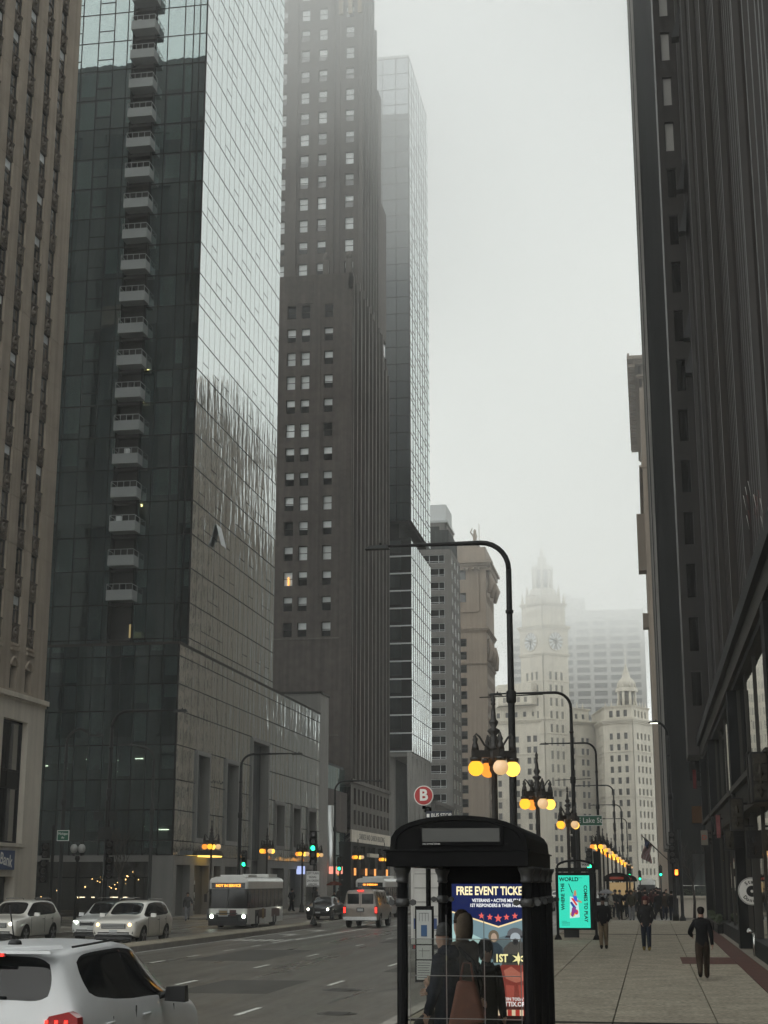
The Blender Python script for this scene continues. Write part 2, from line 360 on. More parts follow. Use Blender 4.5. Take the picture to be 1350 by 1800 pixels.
# planted-out median: long low island of stone
mb = MB(); n = 26; P = [(-19.1, 82.6), (-19.1, 30), (-17.75, 30), (-17.75, 82.6)]
nose = [(-18.43 + .67*math.cos(t), 82.6 + 1.8*math.sin(t)) for t in [PI*i/10 for i in range(11)]]
foot = [(-17.75, 30)] + nose + [(-19.1, 30)]
mb.prism(foot, -.218, .06, M_kerb); mb.prism([(x*.93-1.29, y) for x, y in foot], .0602, .075, M_walk); mb.build('median_island', kind='structure')
mb = MB(); mb.prism([(-19.1, 112), (-17.75, 112), (-17.75, 560), (-19.1, 560)], -.218, .05, M_kerb); mb.build('median_island', kind='structure')
M_patch = mat('asphalt_patch', (.055,.050,.042), .5, var=.3, scale=.4, spec=.3); M_seam = mat('tar_seam', (.02,.019,.018), .35, var=.2, spec=.4)
for x0, x1, y0, y1 in ((-10.6, -8.4, 33.5, 38.2), (-14.4, -12.0, 47, 55), (-7.3, -5.2, 42, 44.5), (-10.9, -8.2, 62, 71), (-13.9, -12.2, 29, 32.5), (-7.2, -4.7, 20.5, 23.5), (-25, -22, 66, 73)):
    mb = MB(); mb.prism([(x0, y0), (x1, y0+.1), (x1-.05, y1), (x0+.04, y1-.15)], G+.0004, G+.0022, M_patch); mb.build('road_patch', kind='structure')
for n_ in range(13):
    x = R.uniform(-17, -5); y = R.uniform(18, 60); pts = []; an = R.choice((0, PI/2))+R.uniform(-.25, .25)
    for k in range(R.randint(5, 11)): pts.append((x, y)); x += math.cos(an)*R.uniform(.4, .9); y += math.sin(an)*R.uniform(.8, 1.6); an += R.uniform(-.25, .25)
    x = 0; mb = MB()
    for a, b in zip(pts, pts[1:]):
        d = Vector((b[0]-a[0], b[1]-a[1])); w = Vector((-d.y, d.x)).normalized()*.022
        if max(a[0], b[0]) > -4.7 or min(a[0], b[0]) < -17.4: continue
        mb.prism([(a[0]-w.x, a[1]-w.y), (a[0]+w.x, a[1]+w.y), (b[0]+w.x, b[1]+w.y), (b[0]-w.x, b[1]-w.y)][::-1], G+.0024+n_*.0001, G+.0031+n_*.0001, M_seam)
    if mb.v: mb.build('tar_seam', kind='structure')
# painted lines
mb = MB(); Z0, Z1 = G+.001, G+.0065
for y in (22, 26, 31.4, 36.2, 41, 45.6, 49.4, 53.8, 57.6, 61, 65, 69, 73): mb.box(-15.06, -14.95, y, y+1.3, Z0, Z1, M_mark)
for y in (14, 21, 27.6, 36.1, 43.5, 50.4, 58.9, 65.8, 73, 80): mb.box(-11.28, -11.17, y, y+1.6, Z0, Z1, M_mark)
for y in (12, 20, 28.2, 36.5, 45, 53, 61, 69, 77, 112, 122, 132, 144, 156): mb.box(-7.66, -7.55, y, y+1.7, Z0, Z1, M_mark)
mb.box(-14.95, -14.80, 64.5, 83, Z0, Z1, M_mark); mb.box(-17.68, -17.56, 30, 81, Z0, Z1, M_mark)
mb.box(-17.0, -4.6, 84.6, 85.1, Z0, Z1, M_mark)
for k in range(18): mb.box(-17.2+k*.7, -16.9+k*.7, 86.2, 87.9, Z0, Z1, M_mark)
for y0 in (68.5, 74.5):
    mb.prism([(-16.45, y0), (-16.3, y0), (-16.3, y0+3), (-16.45, y0+3)], Z0, Z1, M_mark)
    mb.prism([(-17.2, y0+2.4), (-16.46, y0+1.9), (-16.46, y0+3.1)], Z0, Z1, M_mark)
for k in range(6): mb.box(-17.3+k*.42, -17.08+k*.42, 62.8, 64.6, Z0, Z1, M_mark)
mb.build('lane_marking', kind='structure')
M_iron = mat('cast_iron', (.05,.046,.04), .5, var=.3, scale=.2)
for i, (x, y, r) in enumerate(((-7.0, 35.0, .45), (-5.85, 28.8, .38))):
    t = thing('manhole_cover', ['round cast iron manhole cover in the road, farther from the camera', 'smaller round cast iron manhole cover in the road near the bus shelter'][i], 'manhole cover', (x, y, G), 'manhole covers in the road')
    m_ = MB(); m_.tube([(x, y, G+.001), (x, y, G+.008)], [r, r], M_iron, 28, smooth=False); m_.build('rim', t)
    m_ = MB(); m_.tube([(x, y, G+.0085), (x, y, G+.014)], [r*.86, r*.86], M_iron, 28, smooth=False)
    for k in range(-3, 4): m_.box(x-r*.6, x+r*.6, y+k*r*.2-.02, y+k*r*.2+.02, G+.0141, G+.022, M_iron)
    m_.build('lid', t)
# ================================================================== WEST SIDE
XW = -31.0
# ---- tan tower with the bank at its foot
A = thing('tan_tower', 'tan stone tower with dark ornamented window strips over a pale bank storey', 'building', (-31, 66, 0))
mb = MB(); mb.box(-62, -31.45, 48, 74.6, 0, 79, M_core); mb.build('core', A)
SW = 1.0; strips = [57.6+2.12*i for i in range(8)][:-1] + [72.75]
strips = [56.1, 58.2, 60.3, 62.4, 64.55, 66.65, 68.7, 70.85, 72.75]
fe = FE(XW)
mb = MB(); mb.fbox(fe, 48, 55.2, 0, 79, -.4, 0, M_tan); mb.build('wall', A, label='plain southern stretch of the tan wall')
edges = [55.2] + [e for c in strips for e in (c-SW/2, c+SW/2)] + [75.0]
z = 11.9; blocks = []
zs_ = [13.9 + 2.45*i for i in range(27)]
spec = []
for i in range(0, len(edges), 2):
    a0, a1 = edges[i], edges[i+1]
    for k in range(26):
        z0 = zs_[k] + .01; z1 = zs_[k+1] - .01
        spec.append((fe, a0, a1, z0, z1, -.4, 0 if a1-a0 > 1.25 or k % 1 else -.001))
spec.sort(key=lambda s: -s[1]); pieces('wall_block', A, spec, M_tan)
medal = MB(); medal.box(-SW/2, SW/2, 0, .12, 0, .98, M_tan_orn)
medal.tube([(.25*math.cos(t), -.03, .5+.3*math.sin(t)) for t in [2*PI*i/12 for i in range(13)]], .055, M_tan_orn, 5)
medal.lathe((0, -.02, .38), [(.10, 0), (.13, .1), (.06, .22)], M_tan_orn, 6)
for sx in (-1, 1):
    for sz in (.12, .86): medal.box(sx*.3-.05, sx*.3+.05, -.05, 0, sz-.05, sz+.05, M_tan_orn)
medal.box(-SW/2, SW/2, -.06, 0, .93, 1.0, M_tan_orn)
me_medal = bpy.data.meshes.new('spandrel'); me_medal.from_pydata(medal.v, [], medal.f); me_medal.materials.append(M_tan_orn); me_medal.update()
wA = window_mesh('winA', SW, 1.47, M_frameD, M_win, M_blind, .0, (.5,), .06)
wA2 = window_mesh('winA2', SW, 1.47, M_frameD, M_win, M_blind, .35, (.5,), .06)
for c in strips:
    for k in range(26):
        if c < 60 and k > 18: continue
        put('spandrel', me_medal, A, fe, c, zs_[k], -.05); put('window', wA2 if R.random() < .2 else wA, A, fe, c, zs_[k]+.98, -.12)
# storey of little round-headed windows, ledge, pale bank storeys
cols = [(c-.42, c+.42) for c in strips]
mb = MB(); wallgrid(mb, fe, 55.2, 75.0, 11.42, 13.9, cols, [(11.6, 12.75)], -.4, 0, M_tan)
for c in strips:
    arc = [(c+.42*math.cos(t), 12.75+.42*math.sin(t)) for t in [PI*i/8 for i in range(9)]]
    mb.tube([fe.p(a, .03, zz) for a, zz in arc], .07, M_tan, 6); mb.fbox(fe, c-.5, c+.5, 13.5, 13.62, 0, .12, M_tan)
    mb.fbox(fe, c-.46, c+.46, 13.76, 13.86, 0, .09, M_tan)
mb.build('arch_storey', A)
for c in strips: put('window', window_mesh('winArch', .84, 1.15, M_frameD, M_win, M_blind, 0, (.55,), .05), A, fe, c, 11.6, -.33)
mb = MB(); mb.fbox(fe, 48, 75.18, 11.18, 11.42, -.2, .22, M_lime); mb.fbox(fe, 48, 75.1, 11.05, 11.18, -.2, .1, M_lime); mb.build('ledge', A)
bigw = [(55.4, 58.6), (60.2, 63.4), (65.1, 68.3), (69.9, 72.95)]
mb = MB(); wallgrid(mb, fe, 48, 75.05, 2.55, 11.05, bigw, [(4.1, 10.1)], -.45, .05, M_lime)
for a0, a1 in bigw: mb.fbox(fe, a0-.15, a1+.15, 3.93, 4.1, -.1, .14, M_lime)
wallgrid(mb, fe, 48, 75.05, 0, 2.55, [(56, 59), (61, 64), (66, 68.6), (69.4, 72.3)], [(.02, 2.5)], -.45, .05, M_lime); mb.build('bank_wall', A)
for a0, a1 in bigw:
    t = MB()
    for a in (a0, (a0+a1)/2-.05, a1-.12): t.fbox(fe, a, a+.12, 4.1, 10.1, -.4, -.25, M_black)
    for zz in (4.1, 6.75, 7.6, 10.0): t.fbox(fe, a0, a1, zz, zz+.1, -.4, -.26, M_black)
    t.fbox(fe, a0, a1, 6.85, 7.6, -.4, -.3, M_black); w_ = t.build('window_frame', A)
    for zz0, zz1 in ((4.2, 6.75), (7.7, 10.0)):
        for q in (0, 1): piece('pane', w_, fe, a0+.12+q*(a1-a0)/2, a0+(a1-a0)/2*(q+1)-.06, zz0, zz1, -.36, -.33, M_win)
mb = MB(); mb.fbox(fe, 55, 73, 0, 2.5, -.9, -.7, M_dark); mb.build('entrance', A)
M_blue = mat('bank_blue', (.012,.05,.16), .35, var=.1)
S = thing('bank_sign', 'blue bank sign with white lettering on the pale wall at the left edge', 'sign', (-30.95, 71, 2.8))
mb = MB(); mb.fbox(fe, 68.9, 71.95, 2.82, 3.74, .05, .16, M_blue); mb.build('panel', S)
M_white = mat('white_paint', (.78,.78,.76), .5, var=.04)
text('lettering', 'Bank', .78, M_white, S, (-30.83, 70.9, 3.27), (PI/2, .12, PI/2), align='CENTER', sx=.95, bold=.01)
# north face of the tan tower (unseen; dark tone chosen for its reflection in the glass tower)
fn = Frame(0, 75.0, 1, 0, 0, 1)
mb = MB(); cN = [(-57.5+4.4*i, -55.3+4.4*i) for i in range(6)]; M_nw = mat('mirrored_wall_dark', (.13,.13,.122), .9, var=.35, scale=5, streak=.3)
wallgrid(mb, fn, -62, -31.4, 0, 79, cN, [(14, 33), (35, 52), (54, 66), (68, 71.5)], -.4, -.002, M_nw); mb.build('north_wall', A)
for e in (-58, -49, -40): mb = MB(); mb.fbox(fn, e, e+4, 72, 74.5, 0, .3, M_nw); mb.fbox(fn, e, e+5, 33, 35, 0, .5, M_nw); mb.fbox(fn, e+1, e+3, 52, 54, 0, .5, M_tan_orn); mb.build('arch_ornament', A)

# ---- glass tower and its podium
B = thing('glass_tower', 'tall mirror-glass tower with a column of white balconies on its south side', 'building', (-31, 98, 0))
mb = MB(); mb.box(-60, -31.6, 98.6, 143, 4.0, 17.9, M_core); mb.box(-54, -31.6, 100.6, 123.9, 17.91, 95, M_core); mb.build('core', B)
fs = FS(98.0); rowsP = [3.97, 4.9, 6.9, 8.9, 11.2, 13.5, 15.3, 17.2, 18.02]
mb = MB()
def panes(specs, mull, F, ae, ze, d, skip=None, mw=.035, proud=.03):
    for i in range(len(ae)-1):
        for j in range(len(ze)-1):
            am, zm = (ae[i]+ae[i+1])/2, (ze[j]+ze[j+1])/2
            if skip and skip(am, zm): continue
            specs.append((F, ae[i]+mw, ae[i+1]-mw, ze[j]+mw, ze[j+1]-mw, d-.03, d))
            mull.fbox(F, ae[i]-mw, ae[i]+mw, ze[j]-mw, ze[j+1]-mw, d-.12, d+proud, M_mull)
            hm = max(mw, .034); mull.fbox(F, ae[i]+mw, ae[i+1]-mw, ze[j+1]-hm, ze[j+1]+hm, d-.12, d+max(proud*.7, .012), M_mull)
pg = []
panes(pg, mb, fs, [-31.08-1.02*k for k in range(14)][::-1], rowsP, 0)
slots = [(102.6, 106.0, 4.9, 11.2), (110.2, 113.9, 4.9, 11.2), (117.7, 123.3, 0, 13.5), (125.8, 129.2, 4.9, 8.9), (132.1, 135.4, 4.9, 8.9), (138.3, 141.9, 4.9, 8.9)]
aeE = [98.05, 99.5, 101.1, 102.6, 104.3, 106.0, 107.4, 108.8, 110.2, 112.05, 113.9, 115.2, 116.5, 117.7, 119.6, 121.5, 123.3, 124.6, 125.8, 127.5, 129.2, 130.6, 132.1, 133.7, 135.4, 136.8, 138.3, 140.1, 141.9, 143.5]
pgE = []
panes(pgE, mb, fe, aeE, rowsP, 0, lambda a, z: any(s[0] < a < s[1] and s[2] < z < s[3] for s in slots), .016, .004)
mb.fbox(fs, -60, -31.0, 17.99, 18.16, -.3, .1, M_led); mb.fbox(fe, 98, 143.5, 18.0, 18.16, -.3, .06, M_led); mb.build('mullions', B)
pieces('glass_panel', B, pg, M_gB, tilt=.002)
M_bl = mat('tower_blind', (.60,.70,.68), .9, var=.15, scale=3, streak=.2, objvar=.45)
for s in pg:
    if R.random() < .42 and s[1] > -41: piece('blind', B, s[0], s[1]+.02, s[2]-.02, s[3]+(s[4]-s[3])*R.choice((0, .1, .3, .5)), s[4], -.22, -.2, M_bl)
pieces('glass_panel', B, pgE, M_gBe, limit=190, tilt=.004)
M_slotf = mat('slot_frame', (.20,.195,.185), .6, var=.1, streak=.1); M_slotb = mat('slot_back', (.075,.072,.068), .5, var=.3, scale=1, streak=.5)
for a0, a1, z0, z1 in slots:
    w = MB(); d = -2.2 if z0 == 0 else -.9
    w.fbox(fe, a0, a0+.3, z0, z1, d, .12, M_slotf); w.fbox(fe, a1-.3, a1, z0, z1, d, .12, M_slotf); w.fbox(fe, a0+.3, a1-.3, z1-.3, z1, d, .12, M_slotf)
    if z0 > 0: w.fbox(fe, a0+.3, a1-.3, z0, z0+.3, d, .12, M_slotf)
    w.fbox(fe, a0+.3, a1-.3, z0, z1-.3, d-.1, d, M_slotb)
    for q in range(1, 4): w.fbox(fe, a0+.3+(a1-a0-.6)*q/4-.03, a0+.3+(a1-a0-.6)*q/4+.03, z0+.3, z1-.3, d, d+.08, M_mull)
    w.build('window_recess', B)
# ground storey: lobby with lamps inside
mb = MB(); mb.fbox(fs, -60, -31.0, 3.55, 3.95, -.6, .12, M_slotf); mb.build('south_lintel', B); mb = MB(); mb.fbox(fs, -32.6, -31.0, 0, 3.55, -.6, .12, M_slotf)
gcol = [(98.5, 101.6), (102.6, 106.2), (107.4, 109.2), (110.3, 114.0), (115.3, 117.3), (124.2, 129), (130.5, 135.4), (137, 142)]
wallgrid(mb, fe, 97.9, 117.69, 0, 3.93, gcol[:5], [(0.02, 3.35)], -.6, .12, M_slotf); mb.build('ground_storey_frame', B); mb = MB(); wallgrid(mb, fe, 123.31, 143.5, 0, 3.93, gcol[5:], [(0.02, 3.35)], -.6, .12, M_slotf); mb.build('ground_storey_frame', B)
mb = MB(); mb.box(-60, -31.7, 104.8, 143, 0, 3.9, M_core); mb.box(-60, -32, 98.5, 104.7, 3.72, 3.9, M_core); mb.box(-60, -31.7, 98.7, 104.7, .0, .03, M_dkstone); mb.build('lobby', B)
for a0, a1 in gcol: piece('shop_pane', B, fe, a0, a1, .03, 3.34, -.42, -.38, M_gS)
sp = []
x = -60.0
while x < -32.7: sp.append((fs, x+.02, min(x+1.5, -32.62)-.02, .05, 3.54, -.36, -.33)); x += 1.5
pieces('shop_pane', B, sp, M_gS)
mb = MB()
for s in sp: mb.fbox(fs, s[2], s[2]+.04, 0, 3.55, -.4, -.28, M_dark)
mb.fbox(fs, -60, -32.6, 2.5, 2.56, -.32, -.27, M_dark); mb.build('shop_mullions', B)
lob = []
for k in range(26): lob.append((-38.6+R.uniform(0, 5.6), R.uniform(99.6, 104), R.uniform(1.75, 3.0)))
for k in range(8): lob.append((-46+R.uniform(0, 7), R.uniform(99.6, 104), R.uniform(1.0, 2.2)))
for i, p in enumerate(lob):
    m_ = MB(); r = R.uniform(.022, .05); m_.lathe(p, [(0, -r), (r*.7, -r*.7), (r, 0), (r*.7, r*.7), (0, r)], M_warm, 6); m_.tube([(p[0], p[1], p[2]+r), (p[0], p[1], 3.72)], .006, M_dark, 4); m_.build('lobby_lamp', B)
for x, w in ((-37.9, .5), (-36.9, .35), (-35.6, .55), (-34.7, .3)): piece('lobby_lamp', B, fs, x, x+w, 1.22, 1.27, -1.2, -1.1, M_warmw)
# ceiling lamps seen through the podium glass
mb = MB(); mb.build  # (placeholder collector)
for x, z, w in ((-36.9, 10.0, .5), (-37.5, 10.3, .12), (-35.3, 10.2, .3), (-34.9, 9.9, .3), (-35.35, 9.45, .32), (-34.0, 10.3, .55), (-40.4, 9.9, .2), (-38.9, 9.7, .1), (-39.2, 5.75, .6), (-33.2, 5.8, .8), (-32.3, 5.6, .8)):
    piece('ceiling_lamp', B, fs, x, x+w, z, z+.05, -.5, -.44, M_warmw)
# tower faces
ft = FS(100.0); zt = [18.15, 18.72] + [18.72+2.47*k for k in range(1, 31)]
mb = MB(); pt = []
lim = lambda s: s[4] < 73
panes(pt, mb, ft, [-49.3, -48, -46.2, -44.7, -43.4, -42.2, -41.1, -39.75, -38.5, -37.4, -36.98], zt, 0)
panes(pt, mb, ft, [-35.06, -34.15, -32.8, -32.1, -31.6, -31.05], zt, 0)
for z in zt[1:-1]:
    for x0, x1, f in ((-39.75, -38.5, .38), (-42.2, -41.1, .38)): mb.fbox(ft, x0+.04, x1-.04, z+.95, z+1.0, -.02, .035, M_mull)
pe = []
yE = [100.0+1.43*k for k in range(18)]
panes(pe, mb, fe, yE, zt, 0, None, .015, .006)
for z in zt[1:-1]:
    for k in range(17):
        if k % 3 == R.randrange(3) and R.random() < .75: mb.fbox(fe, yE[k]+.03, yE[k+1]-.03, z+.9, z+.94, -.02, .012, M_mull)
mb.build('tower_mullions', B)
pt.sort(key=lambda s: (s[4] > 72, s[2] < -42)); pe.sort(key=lambda s: (s[4] > 80, s[1]))
pieces('window_pane', B, pt, M_gB, limit=170, tilt=.0022); pieces('window_pane', B, pe, M_gBe, limit=130, tilt=.0018)
for s in pt:
    if R.random() < .40 and s[1] > -43 and s[3] < 70: piece('blind', B, s[0], s[1]+.02, s[2]-.02, s[3]+(s[4]-s[3])*R.choice((0, 0, .2, .5)), s[4], -.22, -.2, M_bl)
# one tilted-open window on the east face
mb = MB(); P = [fe.p(105.9, .02, 28.2), fe.p(107.2, .02, 28.2), fe.p(107.2, .02, 26.6), fe.p(105.9, .02, 26.6)]
mb.hexa([fe.p(105.9, .45, 26.6), fe.p(107.2, .45, 26.6), fe.p(107.2, .50, 26.6), fe.p(105.9, .50, 26.6), fe.p(105.9, .02, 28.2), fe.p(107.2, .02, 28.2), fe.p(107.2, .07, 28.2), fe.p(105.9, .07, 28.2)], M_whiteframe)
mb.build('open_window', B)
# balconies
M_balc = mat('balcony_white', (.27,.285,.28), .7, var=.1, objvar=.05)
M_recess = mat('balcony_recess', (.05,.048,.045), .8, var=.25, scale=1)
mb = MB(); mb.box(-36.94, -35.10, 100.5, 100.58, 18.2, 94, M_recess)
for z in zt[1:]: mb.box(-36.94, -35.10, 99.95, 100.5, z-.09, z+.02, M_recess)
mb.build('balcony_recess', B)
mb = MB(); mb.box(-36.94, -36.86, 99.9, 100.5, 18.2, 94, M_mull); mb.box(-35.18, -35.10, 99.9, 100.5, 18.2, 94, M_mull); mb.build('recess_jamb', B)
def balcony(z):
    b = MB(); b.box(-36.72, -34.88, 98.95, 99.99, z-.12, z+.0, M_balc); b = b.build('balcony', B)
    p = MB(); p.box(-36.72, -34.88, 98.9, 98.95, z-.12, z+.62, M_balc); p.box(-34.88, -34.84, 98.9, 99.98, z-.12, z+.62, M_balc); p.box(-36.76, -36.72, 98.9, 99.98, z-.12, z+.62, M_balc); p.build('parapet', b)
    r = MB()
    for x in (-36.76, -36.30, -35.83, -35.36, -34.87): r.box(x, x+.035, 98.91, 98.945, z+.621, z+1.02, M_balc)
    for x in (-36.76, -34.87):
        r.box(x, x+.035, 99.9, 99.94, z+.621, z+1.02, M_balc); r.box(x, x+.035, 98.96, 99.9, z+.985, z+1.02, M_balc)
    r.box(-36.73, -34.88, 98.9, 98.95, z+1.021, z+1.06, M_balc); r.build('railing', b)
    if R.random() < .55:
        d = MB(); x = R.uniform(-36.5, -35.6); d.box(x, x+.35, 99.3, 99.6, z+.01, z+.9+R.random()*.2, M_whiteframe if R.random() < .5 else M_dark); d.build('balcony_clutter', b)
for k in range(26): balcony(21.45 + 2.475*k)
for x, z in ((-34.9, 38.6), (-35.1, 36.1), (-35.0, 28.4), (-42.9, 47.5), (-34.9, 47.3)): piece('room_lamp', B, ft, x, x+.1, z, z+.16, -.5, -.4, M_warm)
mb = MB(); mb.fbox(ft, -35.5, -34.6, 18.9, 19.85, -.45, -.4, glow('lit_room', (.55, .43, .2), .35)); mb.build('lit_window', B)

# ---- low pieces between the podium and the brown tower
t = thing('service_block', 'plain light grey block rising behind the marble-patterned podium', 'building', (-35, 147, 0))
mb = MB(); mb.box(-44, -31.2, 144.5, 148.5, 0, 20.2, M_conc); mb.build('wall', t); mb = MB(); mb.box(-44.1, -31.1, 144.4, 148.6, 20.2, 20.4, M_led); mb.build('roof', t)
t = thing('curved_glass_shopfront', 'low glass shopfront with a rounded bright metal corner before the brown tower', 'building', (-31, 153, 0))
mb = MB(); mb.box(-44, -31.7, 148.6, 158.8, 0, 14, M_core); mb.build('core', t)
fc = FE(-31.6); sp = [(fc, 148.7+1.25*k, 149.9+1.25*k, z0, z0+2.3, 0, .05) for k in range(8) for z0 in (.1, 2.5, 4.9, 11.4)]
pieces('pane', t, sp, M_gB, tilt=.002)
mb = MB(); mb.tube([(-31.9, 149.4, 0), (-31.9, 149.4, 9.6)], 1.1, mat('bright_metal', (.55,.56,.55), .3, .9, var=.15), 20); mb.build('round_corner', t)
mb = MB(); mb.fbox(fc, 148.6, 158.8, 7.2, 11.3, 0, .3, M_brown); mb.build('band', t)

# ---- brown brick tower with its setback upper half
C = thing('brown_tower', 'dark brown brick skyscraper with pale-blind windows and vertical piers fading into cloud', 'building', (-31, 159, 0))
mb = MB(); mb.box(-50, -31.5, 159.4, 183, 0, 69.5, M_core); mb.box(-46, -31.7, 165.4, 176, 69.51, 128, M_core); mb.build('core', C)
fsC = FS(159.0); cC = [(-47.2,), (-45.2,), (-42.7,), (-41.0,), (-38.15,), (-36.5,), (-33.8,)]; wC = 1.04; hC = 1.62
colsC = [(c[0]-wC/2, c[0]+wC/2) for c in cC]; rowsC = [(65.1-2.84*k, 65.1-2.84*k+hC) for k in range(14)]
mb = MB(); wallgrid(mb, fsC, -50, -31.0, 12, 69.9, colsC, rowsC, -.35, 0, M_brown)
mb.fbox(fsC, -35.4, -34.7, 30, 69, -.001, .06, M_brown); mb.fbox(fsC, -32.3, -31.0, 12.2, 68.3, 0, .25, M_brown)
mb.fbox(fsC, -50, -31, 27.9, 28.05, 0, .08, M_brown2); mb.fbox(fsC, -50, -31, 17.4, 17.55, 0, .08, M_brown2); mb.fbox(fsC, -37.6, -35.6, 66.9, 69.6, 0, .12, M_brown)
mb.fbox(fsC, -50, -31, 0, 12, -.35, 0, M_dkstone)
mb.build('south_wall', C)
def blindwin(key, w, h): return [window_mesh(key+str(q), w, h, M_frameD, M_win, M_blind, q, (.5,), .07) for q in (0, .42, .5, .6, 1)]
wsC = blindwin('winC', wC, hC)
for c in cC:
    for r in rowsC: put('window', R.choice([wsC[1], wsC[2], wsC[2], wsC[3], wsC[4], wsC[4], wsC[0]]), C, fsC, c[0], r[0], -.22)
piece('lit_curtain', C, fsC, -38.2, -38.02, rowsC[11][0]+.1, rowsC[11][0]+1.0, -.18, -.15, glow('orange_lit', (1, .45, .12), 1.3))
# parapet blocks and ornament at the setback
mb = MB(); mb.fbox(fsC, -50, -31, 69.9, 70.4, -.6, 0, M_brown)
for x in (-34.6, -31.9): mb.box(x, x+.7, 159.1, 159.8, 70.4, 72.2, M_brown2); mb.lathe((x+.35, 159.4, 72.2), [(.3, 0), (.4, .5), (.15, 1.0)], M_brown2, 6)
mb.build('parapet', C)
fuC = FS(165.0); cU = [-44.2, -41.2, -38.35, -36.1, -32.7]; wU = 1.1; hU = 1.62
colsU = [(c-wU/2, c+wU/2) for c in cU]; rowsU = [(72.85+2.86*k, 72.85+2.86*k+hU) for k in range(18)]
mb = MB(); wallgrid(mb, fuC, -46, -31.2, 69.9, 128, colsU, rowsU, -.35, 0, M_brown)
for x in (-39.6, -34.9, -34.2, -31.9): mb.fbox(fuC, x, x+.35, 70, 127, 0, .2, M_brown)
mb.build('upper_south_wall', C)
wsU = blindwin('winU', wU, hU)
for c in cU:
    for r in rowsU:
        if r[0] < 118: put('window', R.choice([wsU[1], wsU[2], wsU[4], wsU[4], wsU[3]]), C, fuC, c, r[0], -.22)
# gold trim near the top
M_gold = mat('gold_leaf', (.30,.235,.15), .6, 0, var=.5, scale=.8)
mb = MB()
for x in (-34.1, -32.9, -31.7): mb.fbox(fuC, x, x+.5, 107.5, 118, .01, .35, M_gold)
mb.fbox(fuC, -34.3, -31.2, 110.6, 111.4, .2, .5, M_gold); mb.fbox(fuC, -46, -31.2, 112.5, 113.4, 0, .5, M_gold); mb.build('gold_ornament', C)
# east faces: piers, spandrels and windows between
mb = MB(); ee = MB()
nb = 10; p0, p1 = 159.0, 183.5; st = (p1-p0)/nb
for k in range(nb+1):
    y = p0 + st*k; ztop = 69.9 if k < 9 else 66
    w = .38 if k % 2 else .55
    mb.fbox(fe, max(y-w/2, p0), min(y+w/2, p1), 12.5, ztop, -.5, .12, M_brown2)
    mb.fbox(fe, max(y-w/2, p0), min(y+w/2, p1), ztop, ztop+1.2, -.4, -.1, M_brown2)
for k in range(nb):
    y = p0 + st*k
    mb.fbox(fe, y+st/2-.12, y+st/2+.12, 12.5, 68, -.5, -.06, M_brown)
mb.build('pier', C, label='vertical piers of the east face')
sp = []
for k in range(nb):
    y = p0+st*k
    for j in range(20): sp.append((fe, y+.3, y+st-.3, 13.2+2.84*j, 14.3+2.84*j, -.5, -.3))
sp.sort(key=lambda s: s[1]); pieces('spandrel', C, sp, M_brown, limit=200)
mb = MB()
for k in range(nb):
    y = p0+st*k
    for j in range(20):
        for a in (y+.3, y+st/2+.12): mb.fbox(fe, a, a+st/2-.42, 14.3+2.84*j, 16.04+2.84*j, -.5, -.42, M_win)
mb.build('east_windows', C, kind='stuff')
mb = MB()
for k in range(6):
    y = 165.1+1.95*k; mb.fbox(FE(-31.2), y-.2, y+.2, 69.9, 127-k*3.2, -.5, .12, M_brown2)
for k in range(5):
    y = 165.1+1.95*k; mb.fbox(FE(-31.2), y+.2, y+1.75, 69.9, 127-k*3.2, -.9, -.4, M_brown)
mb.box(-34, -31.05, 176, 182, 69.9, 88, M_brown); mb.box(-33, -31.1, 176, 178.5, 88, 103, M_brown); mb.build('upper_pier', C)
# lower storeys with frieze and portal
mb = MB(); cb = [(160.6+2.35*k, 161.9+2.35*k) for k in range(10)]
wallgrid(mb, fe, 159, 183.5, 7.6, 12.5, cb, [(8.2, 9.7), (10.3, 12.0)], -.5, .06, M_brown2)
mb.fbox(fe, 159, 183.5, 12.5, 12.9, -.3, .25, M_brown2)
mb.fbox(fe, 159, 183.5, 6.35, 7.6, -.5, .18, M_lime)
wallgrid(mb, fe, 159, 183.5, 0, 6.35, [(160.4, 162.8), (164.6, 167.0), (168.6, 173.4), (175.2, 177.6), (179.4, 181.8)], [(0.02, 3.0), (3.6, 6.0)], -.6, .1, M_dkstone)
mb.fbox(fe, 168.2, 173.8, 4.9, 5.3, .1, .45, M_lime); mb.build('lower_wall', C)
mb = MB(); mb.fbox(fe, 159.3, 183.2, .1, 12.4, -.55, -.5, M_win); mb.build('lower_glazing', C)
text('frieze_lettering', 'CARBIDE AND CARBON BUILDING', .85, M_frameD, C, (XW+.19, 171.2, 6.97), (PI/2, 0, PI/2), sx=1.22)

# ---- north glass tower
D = thing('north_glass_tower', 'slim bluish glass skyscraper with a dark notch halfway up, top dissolving in cloud', 'building', (-31, 202, 0))
mb = MB(); mb.box(-43, -31.5, 202.4, 221, 51.2, 122, M_core); mb.box(-45, -31.3, 202.3, 221, 19.5, 48.3, M_core); mb.box(-42, -33, 204, 220, 48.3, 51.2, M_dark); mb.box(-45, -34, 206, 220, 0, 19.5, M_core)
mb.build('core', D)
fd = FS(202.0); zu = [51.2+2.56*k for k in range(29)]
mb = MB(); s1 = []; s2 = []
panes(s1, mb, fd, [-43.2, -41.2, -39.1, -37.0, -35.0, -33.0, -31.05], zu, 0, None, .05, .05)
panes(s2, mb, fe, [202.0+2.44*k for k in range(9)], zu, 0, None, .045, .04)
for k in range(28):
    for q in range(8):
        if R.random() < .5: mb.fbox(fe, 202.1+2.44*q, 204.3+2.44*q, zu[k]+.8, zu[k]+.88, -.02, .03, M_mull)
